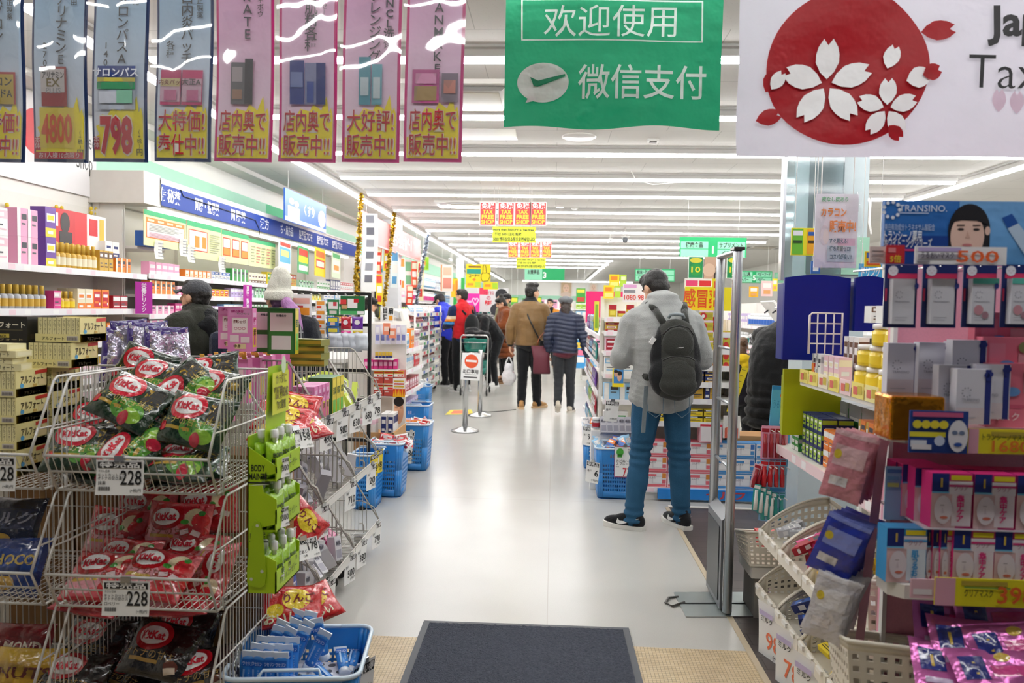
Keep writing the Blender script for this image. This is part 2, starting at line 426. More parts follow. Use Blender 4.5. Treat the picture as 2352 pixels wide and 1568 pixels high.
def Mfilm(bump=.5,scale=5,rough=.06,amount=.16):
 key = ('film',bump,scale,rough,amount)
 if key in _mats: return _mats[key]
 m = bpy.data.materials.new('mat_film'); m.use_nodes = True; nt = m.node_tree; N,L = nt.nodes,nt.links
 N.remove(N['Principled BSDF']); out = N['Material Output']
 t = N.new('ShaderNodeBsdfTransparent'); g = N.new('ShaderNodeBsdfGlossy'); g.inputs['Roughness'].default_value = rough
 lw = N.new('ShaderNodeLayerWeight'); lw.inputs[0].default_value = .3
 mr = N.new('ShaderNodeMapRange'); mr.inputs[3].default_value = amount * .4; mr.inputs[4].default_value = min(1,amount * 3)
 L.new(lw.outputs['Facing'],mr.inputs[0])
 tc = N.new('ShaderNodeTexCoord'); n = N.new('ShaderNodeTexNoise'); n.inputs['Scale'].default_value = scale; n.inputs['Detail'].default_value = .6
 L.new(tc.outputs['Object'],n.inputs['Vector'])
 b = N.new('ShaderNodeBump'); b.inputs['Strength'].default_value = bump; b.inputs['Distance'].default_value = .05; L.new(n.outputs['Fac'],b.inputs['Height']); L.new(b.outputs[0],g.inputs['Normal'])
 df = N.new('ShaderNodeBsdfDiffuse'); df.inputs[0].default_value = (.92,.94,1,1); veil = N.new('ShaderNodeMixShader'); veil.inputs[0].default_value = .06; L.new(t.outputs[0],veil.inputs[1]); L.new(df.outputs[0],veil.inputs[2])
 mix = N.new('ShaderNodeMixShader'); L.new(mr.outputs[0],mix.inputs[0]); L.new(veil.outputs[0],mix.inputs[1]); L.new(g.outputs[0],mix.inputs[2]); L.new(mix.outputs[0],out.inputs['Surface'])
 _mats[key] = m; return m
m_line = M('#cfcfcf',.4,vary=0,alpha=1)
def xz(px,py,Y,o):
 p = at_y(px,py,Y); return p.x - o[0],p.z - o[2]
def warp(mb,fn,k=1.6):
 mb.v = [(x,y * k + fn(x,z),z) for x,y,z in mb.v]; return mb
RED,YEL,NAVY,MAG = '#c8142d','#f3e02c','#12264f','#a81563'
# eight tall product banners in clear sleeves; local x 0..W, z up from the lower edge
BY = 2.5; BW = .196
def star(mb,y):   # yellow burst behind the price words
 pts = [(.06,.06),(.94,.06),(.94,.78),(.91,.92),(.87,.84),(.83,1.12),(.74,.88),(.6,.98),(.54,.86),(.38,.9),(.3,.78),(.2,.8),(.18,.64),(.09,.6),(.15,.46),(.06,.4)]
 mb.flat([(a * BW,b * BW) for a,b in pts],y,Mprint('#ffee12',.15))
def bannermesh(kind,small,title,extra,pic,words,price=None):
 W,H = BW,.86
 blue = kind == 'b'
 mb = MB(); fade = Mprint('#f4f6ff',.18,'#b2deff',.1,.62) if blue else Mprint('#fdeffc',.18,'#f8c2ee',.1,.62)
 nz = 90
 mb.sheet(lambda u,v: (u * W,.0004,v * H),24,nz,Mprint(NAVY if blue else MAG,.25))
 mb.sheet(lambda u,v: (W * (.05 + .9 * u),-.0012,W * .05 + (H - W * .05) * v),24,nz,fade)
 star(mb,-.0026)
 k = ink('#1c1c28'); y1 = -.0038
 mb.vtext(title,W * .56,.562,W * .205,y1,k,.006,1.0)
 if small: mb.vtext(small,W * .78,.565,W * .105,y1,k,.004,1.1)
 if extra: mb.vtext(extra,W * .27,.40,W * .14,y1,k,.004,1.05)
 pic(mb,W,-.0046)
 red,wht = Mprint(RED,.2),Mprint('#fbf6f2',.3)
 if words:
  for t,z,h in ((words[0],.54,.28),(words[1],.13,.28)):
   mb.text(t,W * .5,z * W,h * W,y1,wht,.03,'c',W * .84)
   mb.text(t,W * .5,z * W,h * W,y1 - .0008,red,.006,'c',W * .80)
 if price:
  n,sticker = price
  if sticker:
   mb.rect(W * .15,W * .24,W * .78,W * .93,y1,Mprint('#f5e24a',.3))
   mb.text(n,W * .465,W * .34,W * .48,y1 - .0012,Mprint('#e0622a',.2),.03,'c',W * .56)
  else:
   mb.text(n,W * .47,W * .16,W * .6,y1,wht,.07,'c',W * .62)
   mb.text(n,W * .47,W * .16,W * .6,y1 - .0008,red,.04,'c',W * .58)
  mb.rect(W * .06,W * .2,W * .16,W * .42,y1,red); mb.vtext('本体',W * .11,W * .42,W * .1,y1 - .0008,wht,.0,1.0)
  mb.vtext('(+税)',W * .88,W * .55,W * .08,y1,k,.0,1.0); mb.text('円',W * .88,W * .12,W * .09,y1,k,.01,'c')
  if sticker:
   mb.rect(W * .05,W * .05,W * .93,W * .17,y1,red); mb.text('お1人様10点限り',W * .5,W * .075,W * .075,y1 - .0008,wht,.01,'c',W * .74)
 return mb
def pic_box(c0,c1,lines,x0=.22,x1=.68,z0=.98,z1=1.66,split=.4):
 def f(mb,W,y):
  mb.rect(x0 * W,z0 * W,x1 * W,z1 * W,y,Mprint(c0,.2)); mb.rect(x0 * W,(z0 + (z1 - z0) * split) * W,(x1 - .03) * W,(z1 - .04) * W,y - .0006,Mprint(c1,.2))
  for t,z,h,c in lines: mb.text(t,(x0 + x1) / 2 * W,z * W,h * W,y - .0012,ink(c),.02,'c',min((x1 - x0) * .86 * W,glyph(t,.02)[2][2] * h * W / .72))
 return f
def pic_multi(rects,lines=()):
 def f(mb,W,y):
  for i,(a,b,c,d,col) in enumerate(rects): mb.rect(a * W,b * W,c * W,d * W,y - .0004 * i,Mprint(col,.2))
  for t,x,z,h,c in lines: mb.text(t,x * W,z * W,h * W,y - .0004 * len(rects) - .0004,ink(c),.015,'c')
 return f
banners = [
 (-70,'b','大正製薬','パブロン','ゴールドA',pic_box('#b9343a','#cfb43e',[('パブロン',1.32,.13,'#222222'),('ゴールドA',1.12,.12,'#222222')],.1,.86,1.0,1.55,0),('大特価!','奉仕中!!'),None,'blue hanging banner with a red and gold cold-medicine box, partly cut by the frame'),
 (74,'b','武田','アリナミンEX','270錠',pic_box('#a8373c','#dcd6d6',[('アリナミン',1.42,.1,'#333333'),('EX',1.28,.14,'#6b5a20'),('PLUS',1.17,.09,'#9a9aa0')],.2,.66,.95,1.62,.35),None,('4800',True),'blue hanging banner with the yellow 4800 price sticker'),
 (212,'b','久光','サロンパスA','140枚',pic_multi([(.14,.88,.82,1.62,'#c9d2e2'),(.14,1.42,.82,1.62,'#2d4b9c'),(.14,1.35,.82,1.42,'#ddd147'),(.14,1.22,.82,1.34,'#2c9a63'),(.18,.98,.5,1.18,'#d9dfec'),(.5,.98,.78,1.2,'#8fd0b2')],[('サロンパス',.48,1.44,.12,'#eef2fa')]),None,('798',False),'blue hanging banner with a large red 798 price'),
 (357,'b','大正製薬','口内炎パッチ','各種',pic_multi([(.12,.95,.48,1.55,'#d5417b'),(.5,.95,.86,1.55,'#d5417b'),(.13,1.0,.47,1.4,'#e7c3d6'),(.51,1.0,.85,1.4,'#e7c3d6'),(.13,1.26,.47,1.4,'#e9dba0'),(.2,1.02,.42,1.2,'#d77aa4'),(.6,1.02,.8,1.2,'#d77aa4')],[('口内炎パッチ',.3,1.29,.07,'#802222'),('大正A',.68,1.29,.09,'#333333')]),('大特価!','奉仕中!!'),None,'blue hanging banner with two pink patch boxes, beside the pink banners'),
 (494,'p','カネボウ','KATE','',pic_multi([(.28,.97,.52,1.68,'#6b6a70'),(.52,.97,.66,1.74,'#38363c'),(.3,1.35,.48,1.6,'#b9aeb2'),(.31,1.05,.48,1.22,'#a9826d')]),('店内奥で','販売中!!'),None,'pink hanging banner with grey make-up palette, leftmost of the pink ones'),
 (638,'p','コーセー','雪肌精各種','',pic_multi([(.2,.97,.45,1.7,'#2b3c8d'),(.46,.97,.66,1.66,'#8f95bd'),(.66,.97,.82,1.66,'#22337f'),(.5,1.0,.62,1.35,'#3f55a8'),(.22,1.25,.43,1.5,'#7d8cc4')]),('店内奥で','販売中!!'),None,'pink hanging banner picturing dark blue skin-care bottles'),
 (783,'p','FANCL洗顔','クレンジング','',pic_multi([(.3,.95,.5,1.74,'#4d9fb2'),(.52,.95,.7,1.62,'#6fb8c8'),(.33,1.1,.47,1.4,'#d3e4ea'),(.55,1.05,.67,1.4,'#d9e9ee')]),('大好評!','販売中!!'),None,'pink hanging banner picturing turquoise cleansing bottles'),
 (926,'p','','CANMAKE','',pic_multi([(.14,.96,.6,1.52,'#c65a97'),(.64,.98,.92,1.46,'#8d7d8b'),(.18,1.0,.56,1.24,'#a98f63'),(.2,1.28,.55,1.45,'#dd9cbf'),(.68,1.12,.88,1.34,'#c98b80')]),('店内奥で','販売中!!'),None,'pink hanging banner with rose compacts, rightmost of the pink ones'),
]
for i,(px,kind,small,title,extra,pic,words,price,lab) in enumerate(banners):
 p = at_y(px,372,BY)
 t = thing('hanging_banner',lab,'banner',(p.x,BY,p.z + .002),(0,.012,0),'product banners hanging over the entrance')
 if small and title in ('FANCL洗顔','クレンジング','パブロン'): pass
 mb = bannermesh(kind,'' if kind == 'p' and title == 'クレンジング' else small,title,'' if kind == 'b' and i == 0 else extra,pic,words,price)
 k = ink('#1c1c28')
 if title == 'クレンジング': mb.vtext('FANCL洗顔',BW * .80,.60,BW * .17,-.0038,k,.02,1.0)
 if i == 0: mb.vtext('ゴールドA',BW * .28,.53,BW * .2,-.0038,k,.015,1.05)
 ph = i * 1.3
 warp(mb,lambda x,z: .006 * math.sin(z * 9 + ph) + .003 * math.sin(x * 10 + ph),2.6); mb.build('printed_sheet',t)
 f = MB(); f.sheet(lambda u,v: (-.004 + (BW + .008) * u,-.024 + .005 * math.sin(v * 11 + ph * 2) + .004 * math.sin(u * 9 + v * 5 + ph),-.006 + .87 * v),8,24,Mfilm(.8,3.6,.05,.2)); f.build('clear_sleeve',t)
 b = MB(); b.tube([(.0,0,.86),(BW,0,.86)],.006,m_white); b.tube([(.03,0,.86),(.03,0,CEIL - p.z - .03)],.0008,m_line,4); b.tube([(BW - .03,0,.86),(BW - .03,0,CEIL - p.z - .03)],.0008,m_line,4); b.build('hanger',t)
# green payment banner
GY = 3.1; o = at_y(1157,292,GY)
t = thing('payment_banner','green cloth banner with white Chinese characters and a tick in a speech bubble','banner',(o.x,GY,o.z))
mb = MB(); gW = at_y(1653,292,GY).x - o.x; gH = .75
mb.sheet(lambda u,v: (u * gW,0,v * gH + (1 - v) ** 6 * .008 * math.sin(u * 11)),80,60,Mprint('#129064',.35))
w = Mprint('#f3f7f4',.3); q = lambda px,py: xz(px,py,GY,o)
def strip(a,b,t_,y):
 a,b = Vector((a[0],0,a[1])),Vector((b[0],0,b[1])); d = (b - a).normalized(); n = Vector((-d.z,0,d.x)) * t_ / 2
 mb.sheet(lambda u,v: tuple((a - d * t_ / 2).lerp(b + d * t_ / 2,u) + n * (2 * v - 1) + Vector((0,y,0))),40,1,w)
F = [q(1199,92),q(1613,96),q(1613,5),q(1199,-1)]
for a,b in zip(F,F[1:] + F[:1]): strip(a,b,.006,-.005)
a = q(1400,80); mb.text('欢迎使用',a[0],a[1],.098,-.007,w,0,'c',q(1552,80)[0] - q(1248,80)[0])
a = q(1473,222); mb.text('微信支付',a[0],a[1],.105,-.007,w,.008,'c',q(1620,200)[0] - q(1326,200)[0])
a = q(1247,190); mb.oval(a[0],a[1],.105,.079,-.006,w,40); mb.flat([q(1216,218),q(1240,228),q(1207,236)],-.006,w)
mb.flat([q(1218,178),q(1236,186),q(1298,172),q(1298,178),q(1235,200),q(1226,199)],-.0095,Mprint('#129064',.35))
warp(mb,lambda x,z: .010 * math.sin(x * 9 + z * 3) * (1 - .5 * z / gH) + .003 * math.sin(z * 13 + x * 5)); mb.build('printed_sheet',t)
mb = MB(); mb.tube([(-.02,.0,gH),(gW + .02,0,gH)],.011,m_white); mb.tube([(.1,0,gH),(.1,0,CEIL - o.z - .01)],.001,m_line,4); mb.tube([(gW - .1,0,gH),(gW - .1,0,CEIL - o.z - .01)],.001,m_line,4); mb.build('hanger',t)
# white tax-free banner with the red sun and blossoms
TY = 2.42; o = at_y(1691,358,TY)
t = thing('tax_free_banner','large white banner with blossoms on a red disc at upper right','banner',(o.x,TY,o.z))
mb = MB(); tW,tH = 1.75,.72; q = lambda px,py: xz(px,py,TY,o); KS = TY / FPX
mb.sheet(lambda u,v: (u * tW,0,v * tH),120,60,Mprint('#d3cfda',.4))
r_,w_ = Mprint('#b01722',.3),Mprint('#ffffff',0)
c = q(1943,158); mb.oval(c[0],c[1],173 * KS,168 * KS,-.005,r_,64)
def petal(c,L,Wd,ang,mat,y):
 pts = []
 prof = [(0,0),(.18,.3),(.42,.5),(.62,.5),(.8,.42),(1.0,.2),(.84,0)]
 for a,b in prof: pts.append((a,b))
 for a,b in prof[-2:0:-1]: pts.append((a,-b))
 ca,sa = math.cos(ang),math.sin(ang)
 mb.flat([(c[0] + (a * L * ca - b * Wd * sa),c[1] + (a * L * sa + b * Wd * ca)) for a,b in pts],y,mat)
def flower(px,py,L,Wd,a0):
 c = q(px,py)
 for k in range(5):
  an = a0 + k * 2 * PI / 5
  petal((c[0] + .12 * L * KS * math.cos(an),c[1] + .12 * L * KS * math.sin(an)),L * KS * .92,Wd * KS,an,w_,-.010)
flower(1897,195,92,50,PI / 2 + .02); flower(2030,253,62,36,PI / 2)
for px,py,L,Wd,an,m_,y in ((2110,78,74,44,.12,r_,-.007),(1738,276,56,36,.28,r_,-.007),(2030,163,52,34,1.25,w_,-.010),(2072,192,52,44,.3,w_,-.010),(2108,180,40,36,.35,r_,-.012),(1760,210,50,38,1.1,r_,-.007),(1772,205,44,30,1.0,w_,-.010),(2035,292,40,30,-.8,r_,-.012)):
 petal(q(px,py),L * KS,Wd * KS,an,m_,y)
a = q(2262,84); mb.text('Japan.',a[0],a[1],66 * KS,-.007,ink('#161418'),.03)
a = q(2216,205); mb.text('Tax-free',a[0],a[1],76 * KS,-.007,ink('#161418'),-.008)
for px,py in ((2292,258),(2334,262)): petal(q(px,py),50 * KS,30 * KS,PI / 2,Mprint('#e9d3df',.4),-.003)
warp(mb,lambda x,z: .010 * math.sin(x * 7 + z * 4) + .006 * math.sin(z * 15 - x * 9) + .016 * (mnoise.noise((x * 4,z * 4,3)))); mb.build('printed_sheet',t)
mb = MB(); mb.tube([(-.02,.0,tH),(tW,0,tH)],.011,m_white)
for x in (.1,.8,1.5): mb.tube([(x,0,tH),(x,0,CEIL - o.z - .01)],.001,m_line,4)
mb.build('hanger',t)
# ------------------------------------------------------------------ goods and fittings used all over the shop
def R3(tilt=0.0,roll=0.0,yaw=0.0):
 """lean back by tilt, spin in its own plane by roll, turn by yaw"""
 return (Matrix.Rotation(yaw,3,'Z') @ Matrix.Rotation(-tilt,3,'X') @ Matrix.Rotation(roll,3,'Y')).to_euler()
class Bag:
 """pillow bag of printed film, front towards -y, centred on its middle"""
 def __init__(s,W,H,T,mat,seed=0,wr=.35,nu=26,nv=20,seal=None,backmat=None):
  s.W,s.H,s.T,s.seed,s.wr = W,H,T,seed,wr
  s.mb = MB(); nu,nv = nu,nv
  s.mb.sheet(lambda u,v: s.S(u,v),nu,nv,mat); s.mb.sheet(lambda u,v: s.S(1 - u,v,back=True),nu,nv,backmat or mat)
  if seal:   # flat crimped ends
   for v0 in (0.0,.955): s.rect(0,v0,1,v0 + .045,seal,.0008)
 def S(s,u,v,back=False,off=0.0):
  if back: uu = 1 - u
  uu = u; a,b = 2 * uu - 1,2 * v - 1
  e = max(0.0,(1 - abs(a) ** 2.6)) ** .55 * max(0.0,(1 - abs(b) ** 3.2)) ** .6
  x = a * s.W / 2 * (1 - .05 * e * 0) * (1 - .03 * math.cos(b * PI / 2)); z = b * s.H / 2 * (1 - .035 * math.cos(a * PI / 2))
  wv = s.wr * s.T
  n = mnoise.noise((x * 17 + s.seed * 7.1,z * 17,s.seed * 3.3)) * wv * .55 + mnoise.noise((x * 45 + s.seed,z * 38,s.seed)) * wv * .22
  d = s.T / 2 * e
  bend = .05 * s.W * math.sin(a * 1.3 + s.seed) * .5
  if back: return Vector((x,d + n * .4 + bend,z))
  return Vector((x,-d + n * (.25 + .75 * e) + bend - off,z))
 def oval(s,cu,cv,ru,rv,mat,off=.0012,rot=0.0,n=24,k=4):
  vs = [s.S(cu,cv,off=off)]; ca,sa = math.cos(rot),math.sin(rot); q = s.H / s.W
  for i in range(1,k + 1):
   for j in range(n):
    t = 2 * PI * j / n; x,y = ru * math.cos(t) * i / k,rv * q * math.sin(t) * i / k
    vs.append(s.S(min(1,max(0,cu + x * ca - y * sa)),min(1,max(0,cv + (x * sa + y * ca) / q)),off=off))
  fs = [(0,1 + j,1 + (j + 1) % n) for j in range(n)]
  for i in range(k - 1):
   fs += [(1 + i * n + j,1 + (i + 1) * n + j,1 + (i + 1) * n + (j + 1) % n,1 + i * n + (j + 1) % n) for j in range(n)]
  s.mb.add(vs,fs,mat,True)
 def rect(s,u0,v0,u1,v1,mat,off=.001,nu=8,nv=6,rot=0.0):
  cu,cv = (u0 + u1) / 2,(v0 + v1) / 2; ca,sa = math.cos(rot),math.sin(rot); q = s.H / s.W
  def f(a,b):
   x,y = (a - .5) * (u1 - u0),(b - .5) * (v1 - v0) * q
   return s.S(min(1,max(0,cu + x * ca - y * sa)),min(1,max(0,cv + (x * sa + y * ca) / q)),off=off)
  s.mb.sheet(f,nu,nv,mat)
 def text(s,t,cu,cv,h,mat,off=.002,bold=.02,w=None,rot=0.0):
  vs,fs,bb = glyph(t,bold); k = h / .72; W = (bb[2] - bb[0]) * k; sx = (w / W) if w else 1.0
  ca,sa = math.cos(rot),math.sin(rot); P = []
  for p in vs:
   x,z = ((p[0] - bb[0]) * k * sx - (w or W) / 2),p[1] * k - h / 2
   x,z = x * ca - z * sa,x * sa + z * ca
   P.append(s.S(min(1,max(0,cu + x / s.W)),min(1,max(0,cv + z / s.H)),off=off))
  s.mb.add(P,fs,mat)
def carton(w,h,d,base,rects=(),texts=(),side=None,stexts=(),top=None,bev=0.0):
 """printed carton standing at its base, front towards -y; rects in fractions of the face (u0,v0,u1,v1,colour); texts (string,u,v,height,colour)
 the same print can go on the right-hand side (+x) through side=[...]"""
 mb = MB(); mat = base if not isinstance(base,str) else card(base)
 mb.box((0,0,h / 2),(w,d,h),mat,bev=bev)
 y = -d / 2 - .0006
 for i,r in enumerate(rects): mb.rect(-w / 2 + r[0] * w,r[1] * h,-w / 2 + r[2] * w,r[3] * h,y - .0003 * i,card(r[4]))
 y -= .0003 * len(rects) + .0003
 for t in texts: mb.text(t[0],-w / 2 + t[1] * w,t[2] * h,t[3] * h,y,ink(t[4]),t[5] if len(t) > 5 else .02,'c',t[6] * w if len(t) > 6 else None)
 if side is not None or stexts:
  T0 = mb.T; mb.T = Matrix.Rotation(PI / 2,4,'Z')      # local -y -> +x
  y2 = -w / 2 - .0006
  for i,r in enumerate(side or ()): mb.rect(-d / 2 + r[0] * d,r[1] * h,-d / 2 + r[2] * d,r[3] * h,y2 - .0003 * i,card(r[4]))
  for t in stexts: mb.text(t[0],-d / 2 + t[1] * d,t[2] * h,t[3] * h,y2 - .0003 * len(side or ()) - .0004,ink(t[4]),.02,'c',t[6] * d if len(t) > 6 else None)
  mb.T = T0
 if top:
  mb.quad((-w * .47,-d * .47,h + .0006),(w * .47,-d * .47,h + .0006),(w * .47,d * .47,h + .0006),(-w * .47,d * .47,h + .0006),card(top))
 return mb
def price_card(name,label,w,h,number,lines=(),head=None,paper_c='#f4f4f2',num_c='#141414',head_c='#141414',num_h=.4,num_x=.96,num_w=.42,num_z=.33,yen=True,bar=True,group=None,border=None,frame=True):
 """printed price card hanging from its upper edge; origin at the middle of that edge"""
 t = thing(name,label,'price card',group=group)
 mb = MB()
 mb.sheet(lambda u,v: ((u - .5) * w,.006 * math.sin(v * 2.2),-h + v * h),6,8,paper(paper_c))
 f = lambda p: (p[0],.006 * math.sin((p[2] + h) / h * 2.2) + p[1],p[2])
 X = lambda u: (u - .5) * w; Z = lambda v: -h + v * h
 def rc(u0,v0,u1,v1,m,off): mb.sheet(lambda a,b: f((X(u0 + (u1 - u0) * a),-off,Z(v0 + (v1 - v0) * b))),4,4,m)
 if border:
  rc(0,0,1,1,paper(border),.0006); rc(.025,.025,.975,.975,paper(paper_c),.0012)
 if head:
  rc(.04,.77,.96,.95,ink(head_c),.0016); mb.text(head,0,Z(.79),h * .13,-.0022,ink('#f6f6f6'),.02,'c',w * .84,fmap=f)
 if number: mb.text(number,X(num_x),Z(num_z),h * num_h,-.0018,ink(num_c),.012,'r',w * num_w,fmap=f)
 for tx,u,v,hh in lines: mb.text(tx,X(u),Z(v),h * hh,-.0018,ink('#222222'),.008,'l',fmap=f)
 if yen: mb.text('(+税)円',X(.96),Z(.1),h * .075,-.0018,ink('#222222'),.005,'r',fmap=f)
 if bar:
  for i in range(16): rc(.06 + i * .016,.13,.06 + i * .016 + (.011 if i % 3 else .006),.24,ink('#2a2a2a'),.0018)
 mb.build('card',t)
 if frame:
  c = MB(); c.box((0,.002,.004),(.03,.006,.018),m_steel); c.build('clip',t)
 return t
def perf(mb,P,nu,nv,hole,mat,u0=0.0,u1=1.0,v0=0.0,v1=1.0,skip=None):
 """sheet P(u,v) pierced by nu x nv square holes"""
 for i in range(nu):
  for j in range(nv):
   a0,a1 = u0 + (u1 - u0) * i / nu,u0 + (u1 - u0) * (i + 1) / nu
   b0,b1 = v0 + (v1 - v0) * j / nv,v0 + (v1 - v0) * (j + 1) / nv
   if skip and skip(i,j): mb.add([P(a0,b0),P(a1,b0),P(a1,b1),P(a0,b1)],[(0,1,2,3)],mat); continue
   hu,hv = (a1 - a0) * (1 - hole) / 2,(b1 - b0) * (1 - hole) / 2
   vs = [P(a0,b0),P(a1,b0),P(a1,b1),P(a0,b1),P(a0 + hu,b0 + hv),P(a1 - hu,b0 + hv),P(a1 - hu,b1 - hv),P(a0 + hu,b1 - hv)]
   mb.add(vs,[(0,1,5,4),(1,2,6,5),(2,3,7,6),(3,0,4,7)],mat)
def solid(o,t=.003):
 m = o.modifiers.new('thickness','SOLIDIFY'); m.thickness = t; m.offset = 0; return o
m_blue = plastic('#2f86d2',.3); m_blue_rim = plastic('#cfe0ee',.35)
def shop_basket(label,w=.42,d=.30,h=.27,taper=.84,mat=None,rim=None,group=None):
 """plastic shopping basket, open top, pierced walls, handle slots"""
 mat = mat or m_blue; rim = rim or m_blue_rim
 t = thing('shopping_basket',label,'basket',group=group)
 rc = .05
 def outline(k,s):   # rounded rectangle
  pts = []
  for cx,cy,a0 in ((1,-1,-PI / 2),(1,1,0),(-1,1,PI / 2),(-1,-1,PI)):
   for i in range(k + 1):
    a = a0 + PI / 2 * i / k; pts.append(((w / 2 - rc) * cx * s + rc * math.cos(a) * s,(d / 2 - rc) * cy * s + rc * math.sin(a) * s))
  return pts
 mb = MB(); lo,hi = outline(4,taper),outline(4,1.0); n = len(lo)
 S = lambda v: taper + (1 - taper) * v
 # four pierced walls
 walls = [((-1,-1),(1,-1)),((1,-1),(1,1)),((1,1),(-1,1)),((-1,1),(-1,-1))]
 for k,(a,b) in enumerate(walls):
  L = w if k % 2 == 0 else d; m_ = (1 - 2 * rc / L)
  def P(u,v,a=a,b=b,m_=m_):
   q = .5 + (u - .5) * m_; s = S(v)
   return ((a[0] + (b[0] - a[0]) * q) * w / 2 * s,(a[1] + (b[1] - a[1]) * q) * d / 2 * s,.012 + (h - .012) * v)
  c = max(4,int(L / .028))
  perf(mb,P,c,7,.56,mat,v0=.12,v1=.70)
  mb.sheet(lambda u,v: P(u,v * .12),2,1,mat);
  slot = lambda i,j: not (j == 1 and c // 2 - 2 <= i <= c // 2 + 1 and k % 2 == 0)
  perf(mb,P,c,3,.72,mat,v0=.70,v1=1.0,skip=slot)
 for ci in range(4):
  seg = range(ci * 5,ci * 5 + 4)
  for i in seg:
   for z0,z1 in ((0,.5),(.5,1.0)):
    f = lambda i,v: tuple([c * S(v) for c in hi[i]]) + (.012 + (h - .012) * v,)
    mb.add([f(i,z0),f(i + 1,z0),f(i + 1,z1),f(i,z1)],[(0,1,2,3)],mat,True)
 mb.add([(p[0],p[1],.012) for p in lo],[tuple(range(n))],mat); mb.add([(p[0] * .98,p[1] * .98,0) for p in lo],[tuple(range(n))],mat)
 solid(mb.build('body',t),.003)
 r = MB(); r.tube([(p[0] * 1.01,p[1] * 1.01,h) for p in hi],.008,rim,6,closed=True); r.build('rim',t)
 for sy in (-1,1):
  hb = MB(); hb.tube([(-.1,sy * (d / 2 - .004),h + .004),(-.09,sy * (d / 2 - .03),h + .014),(.09,sy * (d / 2 - .03),h + .014),(.1,sy * (d / 2 - .004),h + .004)],.006,rim,6)
  hb.build('handle',t)
 return t
def wire_bin(label,W,D,H,rim,group=None,lip=.12,lean=.06,setback=.06,mat=None,tight=.024):
 """white wire bin of a stacking rack: low leaning front lip, raked sides, tall back; front towards -y; floor at z 0"""
 mat = mat or m_wire
 t = thing('wire_bin',label,'wire basket',group=group)
 w = W / 2; fr = MB(); R_ = .0042
 lipT = (-lean,lip); ft = (setback,H)
 for s in (-1,1):
  x = s * w
  fr.tube([(x,0,0),(x,lipT[0],lip),(x,setback * .9,H - .012),(x,setback + .012,H),(x,D,H),(x,D,0),(x,0,0)],R_,mat,6)
  fr.tube([(x,lipT[0] - .002,lip),(x,lipT[0] * .4,lip + .075),(x,.05,H * .55),(x,D,H * .55)],R_ * .8,mat,5)
 fr.tube([(-w,lipT[0],lip),(w,lipT[0],lip)],R_ * 1.15,mat,6); fr.tube([(-w,lipT[0] * .55,lip * .55),(w,lipT[0] * .55,lip * .55)],R_ * .8,mat,5)
 fr.tube([(-w,0,0),(w,0,0)],R_,mat,6); fr.tube([(-w,D,H),(w,D,H)],R_,mat,6); fr.tube([(-w,D,H * .5),(w,D,H * .5)],R_ * .7,mat,5); fr.tube([(-w,D,0),(w,D,0)],R_,mat,6)
 for s in (-1,1): fr.tube([(s * w,.04,-.012),(s * w,.04,.03),(s * (w + .012),.05,.04),(s * (w + .012),.07,.04)],R_,mat,5)
 fr.build('frame',t)
 g = MB(); r = .0018
 n = max(4,int(W / tight))
 for i in range(1,n):
  x = -w + W * i / n
  g.tube([(x,lipT[0],lip),(x,0,0),(x,D,0),(x,D,H)],r,mat,4,cap=False)
 n = max(4,int(D / tight))
 for i in range(1,n + 1):
  y = D * i / (n + 1); zt = H if y > setback else lip + (H - lip) * (y + lean) / (setback + lean)
  for s in (-1,1): g.tube([(s * w,y,0),(s * w,y,zt)],r,mat,4,cap=False)
 for i in range(1,6):
  y = D * i / 6; g.tube([(-w,y,-.001),(w,y,-.001)],r,mat,4,cap=False)
 g.build('wire_grid',t)
 return t
# ------------------------------------------------------------------ stacked wire bins with sweets at lower left
def logo(b,u,v,k,rot=0.0,ring='#c8102e'):
 """white oval on red with the slanted name"""
 b.oval(u,v,.27 * k,.27 * k,foil(ring),.0014,rot + .12); b.oval(u,v,.205 * k,.17 * k,foil('#f4f1f0'),.0024,rot + .12)
 b.text('KitKat',u,v,.115 * k * b.H * 1.25,ink('#c8102e'),.0036,.045,.33 * k * b.W,rot + .12)
def green_bag(seed):
 b = Bag(.235,.185,.062,foil('#12301a'),seed,seal=foil('#0d2413'))
 b.oval(.62,.28,.27,.2,foil('#4e8f2a'),.0006); b.oval(.72,.2,.16,.13,foil('#8dbb3c'),.001)
 logo(b,.36,.7,1.0); b.rect(.68,.55,.94,.84,foil('#b08d2d'),.0012,rot=.1); b.text('濃',.81,.7,.05,ink('#1c1a10'),.0026,.03)
 b.text('オトナの甘さ',.33,.4,.021,foil('#d8c06a'),.0016,.0); b.rect(.1,.24,.52,.3,foil('#bf9c3c'),.0012); b.oval(.1,.28,.06,.09,foil('#c8102e'),.0022); b.oval(.64,.13,.085,.12,foil('#c01838'),.0022)
 b.text('抹茶',.81,.48,.02,foil('#d8c06a'),.0016,.0)
 return b.mb
